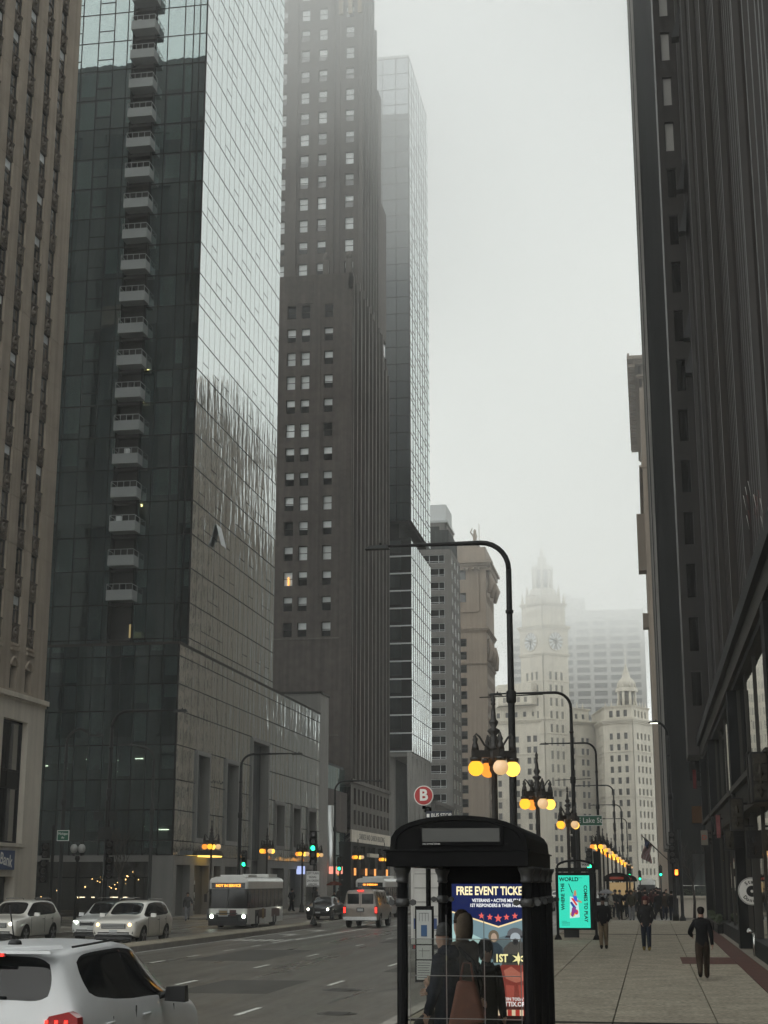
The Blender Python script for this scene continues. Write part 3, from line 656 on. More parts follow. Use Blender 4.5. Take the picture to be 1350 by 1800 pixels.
mb.build('mullions', D); pieces('window_pane', D, s1, M_gD, limit=150, tilt=.0015); pieces('window_pane', D, s2, M_gBe, limit=150, tilt=.002)
mb = MB(); mb.box(-43.2, -31, 202, 221.5, 122.9, 123.4, M_whiteframe)
for x in (-43.1, -41.2, -39.1, -37.0, -35.0, -33.0, -31.1): mb.box(x, x+.1, 202, 202.1, 120.6, 122.9, M_whiteframe)
mb.build('crown', D)
zl = [19.2+2.44*k for k in range(13)]
sg = []; mb = MB()
for k in range(12):
    z = zl[k]; mb.fbox(fd, -45.5, -31.0, z, z+.16, -.4, .12, M_whiteframe); mb.fbox(fd, -45.5, -31, z+.16, z+.62, -.4, -.1, M_dark)
    for x in (-45, -43, -41, -38.9, -37.0, -34.2): sg.append((fd, x+.06, x+1.75, z+.64, z+2.35, -.12, -.08))
    for x in (-45.1, -43.1, -41.1, -39.1, -37.15, -35.2, -34.35, -32.4): mb.fbox(fd, x, x+.12 if x != -32.4 else x+1.4, z+.62, z+2.44, -.4, -.06, M_mull)
mb.fbox(fd, -45.5, -31.0, 48.4, 48.7, -.4, .12, M_mull); mb.build('floor_band', D)
pieces('lower_pane', D, sg, M_gD)
se = []; mb = MB()
panes(se, mb, fe, [202.0+1.95*k for k in range(11)], zl, 0, None, .04, .04); mb.build('lower_mullions', D); pieces('lower_pane', D, se, M_gBe, limit=200, tilt=.003)
mb = MB()
for k in range(5):
    y = 203+4*k; mb.tube([(-31.3, y, 0), (-31.3, y-1.2, 19.1)], .35, M_conc, 6); mb.tube([(-31.3, y, 0), (-31.3, y+1.4, 19.1)], .35, M_conc, 6)
mb.box(-45, -31.1, 202.1, 221.4, 18.6, 19.15, M_conc); mb.box(-34.6, -33.6, 203.0, 204.4, 0, 18.6, M_conc); mb.box(-41, -35, 203.6, 204.2, 13.2, 15.5, M_whiteframe); mb.build('base_column', D)

# ---- low building, grey terraced building, beige classical building
t = thing('low_grey_building', 'low grey building at the foot of the tall blocks beyond the glass tower', 'building', (-31, 240, 0))
mb = MB(); cl = [(225+2.4*k, 226.5+2.4*k) for k in range(8)]; wallgrid(mb, fe, 224, 245.9, 0, 13.4, cl, [(1, 4), (5.4, 8.2), (9.4, 12)], -.3, 0, M_grey); mb.box(-45, -31.3, 224, 245.8, 0, 13.2, M_core); mb.fbox(fe, 223.9, 245.9, 13.4, 13.9, -.3, .25, M_grey)
mb.fbox(FS(223.9), -45, -31, 0, 13.9, -.05, 0, M_grey); mb.build('wall', t)
E_ = thing('grey_apartment_block', 'pale grey apartment block with wide banded windows and a stepped glass top', 'building', (-31, 246, 0))
mb = MB(); mb.box(-50, -31.4, 246.26, 258.28, 0, 60, M_core); mb.build('core', E_)
f5 = FS(246); mb = MB(); c5 = [(-47.6, -44.2), (-42.6, -39.2), (-36.5, -32.1)]; r5 = [(3+2.33*k, 4.45+2.33*k) for k in range(23)]
wallgrid(mb, f5, -50, -31.0, 0, 56.6, c5, r5, -.3, 0, M_grey)
c5e = [(247.2+3.9*k, 249.3+3.9*k) for k in range(3)]; wallgrid(mb, fe, 246.01, 258.54, 0, 56.6, c5e, r5, -.35, 0, M_grey); mb.build('wall', E_)
w5 = window_mesh('win5', 4.4, 1.45, M_whiteframe, M_win, M_grey, 0, (.22,), .09, vb=(.42, .78)); w5b = window_mesh('win5b', 3.4, 1.45, M_whiteframe, M_win, M_grey, 0, (.22,), .09, vb=(.5,))
M_brightwin = coated_glass('bright_window', .45, 2, (.2, .22, .22), (1, 1, 1), wave=.01)
w5e = window_mesh('win5e', 2.1, 1.45, M_whiteframe, M_brightwin, M_grey, 0, (), .12)
for r in r5:
    put('window', w5, E_, f5, -34.3, r[0], -.2)
    for a in (-40.9, -45.9): put('window', w5b, E_, f5, a, r[0], -.2)
    for a0, a1 in c5e: put('window', w5e, E_, fe, (a0+a1)/2, r[0], -.06)
mb = MB(); wallgrid(mb, FS(246.79), -50, -31.8, 56.6, 61.4, [(-45, -38), (-36.6, -33)], [(57.2, 58.6), (59.2, 60.8)], -.3, 0, M_grey); mb.box(-50, -32, 246.99, 256.56, 56.6, 61.4, M_core)
mb.fbox(FE(-31.8), 246.79, 256.56, 56.6, 61.4, -.3, 0, M_grey); mb.box(-50.2, -31.6, 246.66, 256.69, 61.4, 61.8, M_whiteframe); mb.build('stepped_storey', E_)
mb = MB(); mb.extr([(247.06, 61.8), (255.9, 61.8), (255.9, 64.9), (248.11, 64.9)], -50, -32.0, M_whiteframe, 'yz'); mb.box(-38.4, -37, 249.96, 250.88, 64.9, 67.6, M_grey); mb.build('glass_roof', E_)
F_ = thing('beige_classical_building', 'beige stone building with heavy cornices and a small rooftop figure', 'building', (-31, 303, 0))
mb = MB(); mb.box(-46, -31.4, 303.4, 318.6, 0, 69, M_core); mb.build('core', F_)
f6 = FS(303.0); mb = MB(); c6 = [(-43.4, -42.1), (-39.9, -38.5), (-36.6, -35.1)]; r6 = [(3.2+2.68*k, 4.85+2.68*k) for k in range(18)] + [(57.9, 59.9), (62.6, 64.6)]
wallgrid(mb, f6, -46, -31, 0, 69.4, c6, r6, -.3, 0, M_beige)
c6e = [(304.2+2.1*k, 305.3+2.1*k) for k in range(7)]; wallgrid(mb, fe, 303.02, 319, 0, 69.4, c6e, r6, -.35, 0, M_beige); mb.build('wall', F_)
w6 = window_mesh('win6', 1.3, 1.65, M_frameD, M_win, M_blind, 0, (.5,), .09); w6h = window_mesh('win6h', 1.1, 1.65, M_frameD, M_win, M_blind, 0, (.5,), .09)
for r in r6:
    for a0, a1 in c6: put('window', w6, F_, f6, (a0+a1)/2, r[0], -.2)
    for a0, a1 in c6e: put('window', w6h, F_, fe, (a0+a1)/2, r[0], -.2)
mb = MB()
def cornice(mb, x0, x1, y0, y1, z, h, out, m, steps=3, dent=0):
    for s in range(steps):
        o = out*(s+1)/steps; mb.box(x0-o, x1+o, y0-o, y1+o, z+h*s/steps, z+h*(s+1)/steps, m)
    if dent:
        n = int((y1-y0)/dent)
        for k in range(n): mb.box(x1, x1+out*.8, y0+dent*k, y0+dent*k+dent*.5, z-h*.35, z, m)
        n = int((x1-x0)/dent)
        for k in range(n): mb.box(x0+dent*k, x0+dent*k+dent*.5, y0-out*.8, y0, z-h*.35, z, m)
cornice(mb, -46, -31, 303, 319, 51.7, .9, .5, M_beige, 3); cornice(mb, -46, -31, 303, 319, 65.0, 1.3, 1.3, M_beige, 3, 1.1); cornice(mb, -46, -31, 303, 319, 45.0, .5, .3, M_beige, 2); cornice(mb, -46, -31, 303, 319, 14, .6, .4, M_beige, 2)
mb.fbox(f6, -37.6, -32.8, 55.8, 56.0, 0, .2, M_beige)
for x in (-37.2, -32.9): mb.fbox(f6, x, x+.5, 56, 65, 0, .25, M_beige)
for y in (304, 310, 316.5): mb.tube([(-30.6, y, 45.6), (-30.3, y+.6, 48), (-30.7, y+1, 50.5)], [.7, .5, .3], M_beige, 6); mb.tube([(-30.5, y, 60), (-30.0, y+.6, 62.4), (-30.6, y+1, 64.6)], [.4, .7, .3], M_beige, 6)
mb.build('cornice', F_)
mb = MB(); mb.box(-44, -33, 305, 317, 66.3, 70.3, M_beige); cornice(mb, -44, -33, 305, 317, 70.3, .5, .3, M_beige, 2); mb.build('attic', F_)
mb = MB(); mb.lathe((-33.4, 305.6, 70.8), [(.5, 0), (.35, .7), (.5, 1.5), (.3, 2.2), (.3, 2.7), (.05, 3)], M_beige, 7); mb.tube([(-33.6, 305.6, 72.2), (-34.3, 305.6, 73.2), (-33.9, 305.6, 74)], [.2, .16, .1], M_beige, 5); mb.tube([(-32.5, 305.6, 70.8), (-32.5, 305.6, 75)], .06, M_beige, 5); mb.build('roof_figure', F_)
# ================================================================== BEHIND: clock tower building and the slab
def poly_frames(poly):
    out = []
    for i in range(len(poly)):
        a = Vector((*poly[i], 0)); b = Vector((*poly[(i+1) % len(poly)], 0)); d = (b-a); Ln = d.length; d.normalize()
        out.append((Frame(a.x, a.y, d.x, d.y, d.y, -d.x), Ln))
    return out
Wr = thing('clock_tower_building', 'cream terracotta building with a tall ornate clock tower and spire in the mist', 'building', (-30.4, 470, 0))
def block(parent, poly, z0, z1, m, faces, bay, wf, storey, wh, name='wall', wins=None, sill=.9, group=0):
    mb = MB(); n = len(poly)
    cx = sum(p[0] for p in poly)/n; cy = sum(p[1] for p in poly)/n
    inner = [(x+(cx-x)*.03, y+(cy-y)*.03) for x, y in poly]
    mb.prism(inner, z0, z1-.2, M_coreL)
    nr = int((z1-z0-.5)/storey); rows = [(z0+sill+storey*k, z0+sill+wh+storey*k) for k in range(nr)]
    for i, (F, Ln) in enumerate(poly_frames(poly)):
        if i not in faces: mb.fbox(F, .01, Ln-.01, z0, z1, -.4, 0, m); continue
        nb = max(1, int((Ln-1.6)/bay)); m0 = (Ln-nb*bay)/2; cols = []
        for k in range(nb):
            c = m0+bay*(k+.5)
            if group: c += (.16*bay if k % 2 == 0 else -.16*bay)
            cols.append((c-wf/2, c+wf/2))
        wallgrid(mb, F, 0, Ln, z0, z1, cols, rows, -.4, 0, m)
        for k in range(0, nr, 4): mb.fbox(F, -.1, Ln+.1, rows[k][0]-.5, rows[k][0]-.25, 0, .22, m)
        for (r0, r1) in rows:
            for c0, c1 in cols: mb_s.append((F, c0, c1, r0, r1, -.36, -.3))
    return mb.build(name, parent)
M_coreL = mat('cream_inside', (.20,.19,.165), .9, var=.1)
M_wwin = mat('far_window', (.04,.04,.04), .35, var=.15, scale=2)
def cq(mb, poly, z, h, out, m):
    n = len(poly); cx = sum(p[0] for p in poly)/n; cy = sum(p[1] for p in poly)/n
    for s in range(3):
        o = out*(s+1)/3; q = []
        for x, y in poly:
            d = Vector((x-cx, y-cy)); q.append((x+d.normalized().x*o*1.4, y+d.normalized().y*o*1.4))
        mb.prism(q, z+h*s/3, z+h*(s+1)/3, m)
s2 = math.sqrt(.5)
def diamond(cx, cy, r): return [(cx, cy-r), (cx+r, cy), (cx, cy+r), (cx-r, cy)]
P0 = (-30.6, 470.0); rT = 7.5; ctr = (P0[0], P0[1]+rT)
mb_s = []
# tower shaft, clock stage, upper stages
block(Wr, diamond(ctr[0], ctr[1], rT), 30, 71.3, M_cream, (0, 3), 2.3, 1.0, 4.1, 2.5, 'tower_shaft')
mb = MB(); dm = diamond(ctr[0], ctr[1], rT); cq(mb, dm, 71.3, .9, .5, M_cream); mb.prism(diamond(ctr[0], ctr[1], rT+.15), 72.2, 79.6, M_cream); cq(mb, dm, 79.6, 1.5, .8, M_cream)
mb.build('clock_stage', Wr)
ck = diamond(ctr[0], ctr[1], rT+.15)
for fi in (0, 3):
    F, Ln = poly_frames(ck)[fi]; c = Ln/2
    d_ = MB(); ringp = [F.p(c+3.0*math.cos(t), .15, 75.9+3.0*math.sin(t)) for t in [2*PI*i/24 for i in range(25)]]
    d_.tube(ringp, .16, M_cream, 5)
    dial = d_.build('clock_face', Wr, label='clock dial with twelve pale spokes' )
    d2 = MB(); vs = [F.p(c+2.9*math.cos(t), .10, 75.9+2.9*math.sin(t)) for t in [2*PI*i/24 for i in range(24)]]; d2.add(vs + [F.p(c, .12, 75.9)], [(i, (i+1) % 24, 24) for i in range(24)], mat('dial_back', (.30,.29,.26), .7, var=.05)); d2.build('dial', dial)
    d3 = MB()
    for h in range(12):
        t = PI/2 - 2*PI*h/12; u = (math.cos(t), math.sin(t)); w = (-u[1]*.2, u[0]*.2)
        d3.hexa([F.p(c+u[0]*r+w[0]*s, dd, 75.9+u[1]*r+w[1]*s) for dd in (.13, .22) for r, s in ((1.1, .9), (3.0, 2.0), (3.0, -2.0), (1.1, -.9))], M_whiteframe)
    d3.build('hour_marks', dial)
    for L_, ang, wd in ((2.5, PI/2-2*PI*.5, .12), (1.9, PI/2+2*PI*(1.7/12)+.35, .16)):
        d4 = MB(); u = (math.cos(ang), math.sin(ang)); w = (-u[1]*wd, u[0]*wd)
        d4.hexa([F.p(c+u[0]*r+w[0]*s, dd, 75.9+u[1]*r+w[1]*s) for dd in (.24, .3) for r, s in ((-.4, 1), (L_, 1), (L_, -1), (-.4, -1))], M_dark); d4.build('hand', dial)
block(Wr, diamond(ctr[0], ctr[1], rT-.6), 81.1, 87.4, M_cream, (0, 3), 2.4, 1.0, 6.0, 4.0, 'belfry', sill=.9)
mb = MB(); cq(mb, diamond(ctr[0], ctr[1], rT-.6), 87.4, 1.0, .6, M_cream)
def pinn(mb, x, y, z, s): mb.lathe((x, y, z), [(.5*s, 0), (.55*s, 1.2*s), (.35*s, 1.4*s), (.45*s, 2.2*s), (.15*s, 2.8*s), (.2*s, 3.2*s), (.02, 4*s)], M_cream, 6)
for x, y in diamond(ctr[0], ctr[1], rT-.9): pinn(mb, x, y, 88.2, .95)
mb.prism(diamond(ctr[0], ctr[1], 5.6), 88.4, 91.0, M_cream)
for x, y in diamond(ctr[0], ctr[1], 5.0): pinn(mb, x, y, 91, .95)
mb.tube([(ctr[0], ctr[1], 91), (ctr[0], ctr[1], 93.2)], [4.6, 3.9], M_cream, 8, smooth=False); mb.tube([(ctr[0], ctr[1], 93.2), (ctr[0], ctr[1], 99.4)], [2.2, 2.2], M_coreL, 8, smooth=False)
for i in range(8):
    t = 2*PI*i/8; x, y = ctr[0]+2.9*math.cos(t), ctr[1]+2.9*math.sin(t); mb.tube([(x, y, 93.2), (x, y, 99.4)], .5, M_cream, 6); pinn(mb, x, y, 100.4, .35)
mb.tube([(ctr[0], ctr[1], 99.4), (ctr[0], ctr[1], 100.5)], [3.6, 3.4], M_cream, 8, smooth=False)
mb.lathe((ctr[0], ctr[1], 100.5), [(2.0, 0), (1.5, .8), (1.3, 3.0), (1.6, 3.2), (.8, 3.8), (.6, 5.4), (.3, 6.0), (.14, 7), (.08, 15)], M_cream, 8); mb.build('cupola', Wr)
# south block: two wings meeting in the tower corner
PT = lambda u_, v_: (u_, v_)
south = [(-30.6, 471.2), (-15.6, 486), (-27, 500), (-52, 500), (-48.5, 480)]
block(Wr, [(-30.6, 470.9), (-15.4, 487.0), (-27, 505), (-56, 505), (-50.5, 478.5)], 0, 50.4, M_cream, (0, 4), 3.1, 1.35, 3.35, 1.9, 'south_block', group=1)
mb = MB(); cq(mb, [(-30.6, 470.9), (-15.4, 487.0), (-27, 505), (-56, 505), (-50.5, 478.5)], 50.4, 1.2, .8, M_cream); mb.build('south_cornice', Wr)
block(Wr, [(-31.4, 472.6), (-17.6, 488.0), (-28, 503), (-54, 503), (-48.5, 479.6)], 51.6, 55.2, M_cream, (0, 4), 3.1, 1.2, 3.0, 1.6, 'south_attic')
mb = MB(); cq(mb, [(-31.4, 472.6), (-17.6, 488.0), (-28, 503), (-54, 503), (-48.5, 479.6)], 55.2, .7, .5, M_cream)
for F, Ln in [poly_frames([(-31.4, 472.6), (-17.6, 488.0), (-28, 503), (-54, 503), (-48.5, 479.6)])[i] for i in (0, 4)]:
    k = 0
    while k < Ln: x, y, _ = F.p(k, -.2, 0); pinn(mb, x, y, 55.9, .5); k += 2.6
mb.build('south_balustrade', Wr)
block(Wr, [(-34.5, 470.8), (-29.2, 476), (-34, 481), (-47, 481), (-45.2, 474.6)], 55.9, 62.6, M_cream, (4,), 2.4, 1.0, 3.2, 1.6, 'shoulder')
# north block
NB = thing('north_cream_block', 'cream terracotta block right of the clock tower with a small domed roof pavilion', 'building', (0, 478, 0))
mb_keep = mb_s; mb_s = []
poly2 = [(-12.6, 470.5), (-3.6, 466.0), (2.4, 478.0), (-2, 500), (-18, 498)]
block(NB, poly2, 0, 49.2, M_cream, (0, 1, 4), 2.5, 1.15, 3.35, 1.9, 'wall')
mb = MB(); cq(mb, poly2, 49.2, 1.3, .8, M_cream); mb.build('cornice', NB)
poly3 = [(-12.2, 472), (-3.9, 467.6), (1.2, 479.0), (-3, 498), (-17, 496)]
block(NB, poly3, 50.5, 54.2, M_cream, (0, 1), 2.5, 1.3, 3.2, 2.0, 'attic')
mb = MB(); cq(mb, poly3, 54.2, .6, .4, M_cream)
for F, Ln in poly_frames(poly3)[:2]:
    k = .3
    while k < Ln: x, y, _ = F.p(k, -.2, 0); pinn(mb, x, y, 54.8, .42); k += 2.1
cx, cy = -5.2, 473.5
for i in range(8):
    t = 2*PI*(i+.5)/8; mb.tube([(cx+2.7*math.cos(t), cy+2.7*math.sin(t), 54.8), (cx+2.7*math.cos(t), cy+2.7*math.sin(t), 59.4)], .45, M_cream, 6); pinn(mb, cx+2.9*math.cos(t), cy+2.9*math.sin(t), 60.6, .5)
mb.tube([(cx, cy, 54.8), (cx, cy, 59.4)], [1.9, 1.9], M_coreL, 8); mb.tube([(cx, cy, 59.4), (cx, cy, 60.6)], [3.5, 3.3], M_cream, 8, smooth=False)
mb.lathe((cx, cy, 60.6), [(3.1, 0), (2.4, 2.2), (1.3, 3.4), (1.0, 4.8), (.5, 6.2), (.1, 8), (.06, 12.5)], M_cream, 8); mb.build('roof_pavilion', NB)
pieces('window', NB, mb_s, M_wwin, limit=260)
mb_s = mb_keep; mb_s.sort(key=lambda s: -s[3]); pieces('window', Wr, mb_s, M_wwin, limit=300)
# gridded office slab behind
Hs = thing('gridded_office_slab', 'wide grey office slab with a grid of strip windows behind the clock tower', 'building', (-24, 560, 0))
M_slab = mat('slab_concrete', (.30,.295,.28), .9, var=.05)
mb = MB(); mb.box(-49, 1.0, 561, 580, 0, 99, M_wwin); mb.build('core', Hs)
f8 = FS(560.0); mb = MB(); c8 = [(-48.6+6.18*k, -48.6+6.18*k+4.7) for k in range(8)]; r8 = [(2+2.9*k, 3.75+2.9*k) for k in range(33)]
wallgrid(mb, f8, -49.2, 1.2, 0, 100.6, c8, r8, -.9, 0, M_slab); mb.build('wall', Hs)
s8 = [(f8, c0, c1, r0, r1, -.7, -.6) for (r0, r1) in r8[::-1] for c0, c1 in c8]; pieces('strip_window', Hs, s8, M_wwin)
mb = MB(); mb.lathe((-23.5, 568, 100), [(3.2, 0), (3.2, 5), (2.6, 6.5), (0, 7)], M_slab, 12); mb.box(-36, -27, 566, 572, 100, 104, M_slab); mb.box(-29, -26, 565, 570, 100, 108, M_slab); mb.build('roof_plant', Hs)
# farther filler west of the clock tower so the street wall continues
t = thing('far_west_block', 'hazy beige block beyond the classical building on the left', 'building', (-40, 400, 0))
mb = MB(); mb.box(-70, -52, 380, 460, 0, 40, M_beige); mb.build('wall', t)

# ================================================================== EAST SIDE
# ---- tall dark tower past the cross street
K = thing('dark_corner_tower', 'very dark tower on the far right corner with a single column of windows facing us', 'building', (1.6, 114, 0))
mb = MB(); mb.box(2.1, 30, 114.5, 150, 0, 128, M_core); mb.build('core', K)
M_fin = mat('streak_fin', (.36,.345,.32), .7, var=.3, scale=3, streak=.4); fk = FS(114.0); M_kd = mat('dark_wall', (.022,.023,.023), .7, var=.2, scale=3, streak=.25, spec=.12)
ck_ = [(3.05, 4.35), (5.6, 6.9), (8.2, 9.5), (10.8, 12.1)]; rk = [(9.4+2.55*k, 10.95+2.55*k) for k in range(45)]
mb = MB(); wallgrid(mb, fk, 1.6, 30, 5, 128, ck_, rk, -.4, 0, M_kd); mb.fbox(fk, 1.6, 2.0, 5, 128, 0, .35, M_kd); mb.fbox(fk, 4.75, 5.2, 5, 128, 0, .25, M_kd)
wallgrid(mb, fk, 1.6, 30, 0, 5, [(3.0, 5.4), (6.4, 9)], [(.4, 4.2)], -.4, .1, M_kd); mb.build('south_wall', K)
mb = MB(); fkw = FW(1.6); ckw = [(116+4.2*k, 118.6+4.2*k) for k in range(8)]; wallgrid(mb, fkw, 114, 150, 0, 128, ckw, [(a, b) for a, b in rk], -.4, 0, M_kd)
for k in range(38): mb.fbox(fkw, 114.1+.97*k, 114.1+.97*k+.22+.2*R.random(), 5, 128, 0, .16+.1*(k%3), M_fin if R.random() < .6 else M_kd)  # pale fins added to give the mirror glass opposite light and dark streaks
mb.build('west_wall', K)
wk = [window_mesh('wink%d' % i, 1.3, 1.55, M_dark, M_win, M_blind, q, (), .05) for i, q in enumerate((0, 0, .5, 1))]
M_cur = mat('curtain_and_sky_grey', (.34,.33,.31), .8, var=.1)
def kwin(q): return window_mesh('winkk%d' % q, 1.3, 1.55, M_dark, M_win, M_cur, 0, (), .05, vb=(.35,)) 
mbk = MB(); mbk.box(-.65, -.2, .02, .05, .05, 1.5, M_cur); mbk.box(-.2, .65, .03, .06, .05, 1.5, M_win); mbk.box(-.65, .65, 0, .02, 0, .05, M_dark)
wkc = bpy.data.meshes.new('winkc'); wkc.from_pydata(mbk.v, [], mbk.f); [wkc.materials.append(m) for m in mbk.mats]; wkc.polygons.foreach_set('material_index', mbk.m)
for j, r in enumerate(rk):
    for i, (c0, c1) in enumerate(ck_[:2]):
        me = wk[3] if j in (27, 28, 29, 30, 31) and i == 0 else (wkc if R.random() < .4 else wk[0])
        put('window', me, K, fk, (c0+c1)/2, r[0], -.22)
mb = MB()
for c0, c1 in ckw:
    for r in rk: mb.fbox(fkw, c0, c1, r[0], r[1], -.35, -.3, M_win)
mb.build('west_windows', K, kind='stuff')
for j, w in ((5, .7), (1, .6)): piece('ceiling_lamp', K, fk, 3.3, 3.3+w, rk[j][1]-.35, rk[j][1]-.28, -.14, -.12, M_warmw)
piece('lit_window', K, fk, 3.1, 4.3, 6.4, 7.6, .01, .04, glow('dim_amber', (.5, .25, .09), .03))
# ---- beige tower with big cornice beyond it
Lb = thing('beige_cornice_tower', 'beige stone tower with a deep toothed cornice peeping out left of the dark tower', 'building', (1.2, 206, 0))
mb = MB(); mb.box(1.6, 30, 206.5, 250, 0, 74, M_core); mb.build('core', Lb)
fl = FS(206.0); flw = FW(1.15); cl = [(2.4+2.6*k, 3.7+2.6*k) for k in range(8)]; rl = [(3+2.6*k, 4.7+2.6*k) for k in range(26)]
mb = MB(); wallgrid(mb, fl, 1.15, 30, 0, 74.5, cl, rl, -.4, 0, M_beige); clw = [(208+2.7*k, 209.4+2.7*k) for k in range(15)]; wallgrid(mb, flw, 206, 250, 0, 74.5, clw, rl, -.4, 0, M_beige)
mb.fbox(fl, 1.1, 1.7, 0, 70, 0, .3, M_beige); mb.build('wall', Lb)
mb = MB(); cornice(mb, 1.15, 30, 206, 250, 73.4, 1.0, 1.6, M_beige, 2); cornice(mb, 1.15, 30, 206, 250, 71.4, .5, .4, M_beige, 2); mb.build('cornice', Lb); mb = MB(); cornice(mb, 1.15, 30, 206, 250, 58, .6, .5, M_beige, 2); mb.box(2.2, 28, 208, 248, 74.4, 76.4, M_beige)
for k in range(30): mb.box(-.35, .6, 205+1.5*k, 205.75+1.5*k, 72.9, 73.4, M_beige)
for k in range(8): mb.box(-.4, -.1, 204.6+.5*k, 204.8+.5*k, 74.4, 74.8, M_beige)
mb.box(.0, 1.2, 207, 210, 44, 52, M_beige); mb.box(.3, 1.1, 207, 209, 36, 38, M_beige); mb.build('belt_course', Lb)
mb = MB()
for c0, c1 in clw:
    for r in rl: mb.fbox(flw, c0, c1, r[0], r[1], -.35, -.02 if False else -.3, M_kd)
for c0, c1 in cl:
    for r in rl: mb.fbox(fl, c0, c1, r[0], r[1], -.35, -.3, M_win)
mb.build('window', Lb, kind='stuff')
t = thing('far_east_block', 'ribbed building closing the right side of the street beyond the beige tower', 'building', (3, 252, 0))
mb = MB(); mb.box(3, 30, 252, 330, 0, 66, M_kd); mb.build('wall', t); mb = MB()
for k in range(52): mb.box(2.4, 2.99, 252.2+1.5*k, 252.2+1.5*k+.5+.3*R.random(), 0, 66-(k//8)*.9, M_fin)  # hidden ribs, added pale to streak the glass tower's reflection
mb.build('pier', t, kind='stuff'); mb = MB(); mb.box(3, 30, 331, 420, 0, 36, M_beige); mb.build('far_wing', t)

# ---- near right: shop storeys below, ribbed brown office above
J = thing('ribbed_office_building', 'dark brown office building with close vertical ribs above tall shop windows', 'building', (3, 60, 0))
mb = MB(); mb.box(5.2, 40, -40, 88, 0, 9.7, M_core); mb.box(5.2, 34, 27, 88, 9.7, 68, M_core); mb.build('core', J)
fj = FW(3.05)
mb = MB(); fwall = FW(3.9); mb.box(4.2, 5.2, 26.5, 88.0, 10.3, 68, M_dark); mb.build('ribbed_backing', J)
spj = []; y = 22.0; n = 0
rib = MB()
prof = [(0, -.30), (.14, -.30), (.22, -.16), (.22, .16), (.14, .30), (0, .30)]
yy = 27.0
while yy < 87.6:
    big = (n % 9 == 0) or (yy < 41 and n % 2 == 0); w = .34 if big else .17; dp = .62 if big else .36
    m_ = MB(); vs = [(4.2, yy-w), (4.2-dp*.7, yy-w), (4.2-dp, yy-w*.45), (4.2-dp, yy+w*.45), (4.2-dp*.7, yy+w), (4.2, yy+w)]
    m_.prism(vs[::-1], 10.25, 68, M_rib); m_.build('rib', J)
    yy += .92; n += 1
yy = 27.0
mb = MB(); gp = []
k = 0
while yy < 87:
    for j in range(19):
        z = 10.6+2.9*j; mb.fbox(FW(4.2), yy+.2, yy+.72, z, z+.7, .001, .06, M_rib)
        gp.append((FW(4.2), yy+.22, yy+.70, z+.72, z+2.85, .005, .03))
    yy += .92
mb.build('spandrel', J, kind='stuff'); pieces('window_strip', J, gp, M_win, limit=40)
# protruding end pier with upper panes filled pale, standing for reflected sky
mb = MB(); fjp = FS(88.0); rj = [(12+3.15*k, 14.0+3.15*k) for k in range(23)]; wallgrid(mb, fjp, 2.35, 3.9, 9.2, 84, [(2.72, 3.3)], rj, -.3, 0, M_rib); mb.box(2.35, 4.0, 88.3, 92, 9.2, 84, M_rib); mb.build('end_pier', J)
for k, r in enumerate(rj): put('window', window_mesh('winJ', .58, 2.0, M_rib, M_win, M_cur, 1 if k > 10 else 0, (), .04) if k > 10 else window_mesh('winJ0', .58, 2.0, M_rib, M_win, M_blind, 0, (), .04), J, fjp, 3.01, r[0], -.16)
# tipped-open vent windows
M_vent = mat('vent_dark', (.006,.006,.007), .3, spec=.6, var=0)
for y, z in ((80.5, 58.6), (80.5, 55.7), (80.5, 52.8), (80.5, 49.9), (84.5, 42.2), (84.5, 39.5), (86, 33.4), (86, 31.2)):
    m_ = MB(); m_.hexa([(3.55, y-.35, z), (3.15, y-.35, z), (3.15, y+.35, z), (3.55, y+.35, z), (3.70, y-.35, z+1.9), (3.62, y-.35, z+1.9), (3.62, y+.35, z+1.9), (3.70, y+.35, z+1.9)], M_vent); m_.build('open_vent', J)
# ledges, fascia, piers and shop windows
mb = MB(); mb.box(2.85, 5.2, -40, 88.0, 9.75, 10.24, M_black); mb.box(3.02, 5.2, -40, 88.0, 9.15, 9.75, M_led); mb.box(3.15, 5.2, -40, 88.0, 8.95, 9.15, M_black); mb.build('upper_ledge', J)
piers = [(-17.5, -16.5), (1, 2), (19.0, 20.0), (37.4, 38.4), (55.6, 56.6), (75.2, 76.2), (87.0, 88.0)]
for a, b in piers:
    mb = MB(); mb.box(2.95, 3.46, a, b, 0, 8.94, M_dkstone); mb.box(3.461, 3.95, a+.02, b, 0, 4.4, M_dkstone)
    for z in (1.5, 3.0, 4.5, 6.0, 7.5): mb.box(2.94, 3.47, a-.005, b+.005, z, z+.02, M_black)
    mb.build('pier', J)
mb = MB(); mb.box(3.22, 3.5, 51.1, 51.35, .0, 4.4, M_led); mb.build('door_jamb', J); mb = MB(); mb.box(4.5, 4.6, 51.2, 55.6, 0, 4.4, M_dark); mb.build('entrance_back', J)
mb = MB()
for i in range(len(piers)-1):
    a, b = piers[i][1], piers[i+1][0]
    mb.box(2.88, 3.75, a, b, 5.28, 5.46, M_led); mb.box(3.05, 3.7, a, b, 4.55, 5.27, M_black); mb.box(3.0, 3.62, a, b, 4.42, 4.54, M_led)
    mb.box(3.1, 3.5, a, 51.1 if a == 38.4 else b, 0.0, .5, M_dkstone)
    nb = 4
    for k in range(nb+1):
        y = a+(b-a)*k/nb; mb.box(3.29, 3.45, y-.07, y+.07, .5, 8.94, M_led)
mb.build('fascia', J)
mbw = []
for i in range(len(piers)-1):
    a, b = piers[i][1], piers[i+1][0]
    for k in range(4):
        y0 = a+(b-a)*k/4+.07; y1 = a+(b-a)*(k+1)/4-.07
        for z0, z1 in ((.5, 4.42), (5.46, 8.94)):
            if a == 38.4 and k == 3 and z0 < 1: continue
            mbw.append((FW(3.34), y0, y1, z0, z1, -.03, 0))
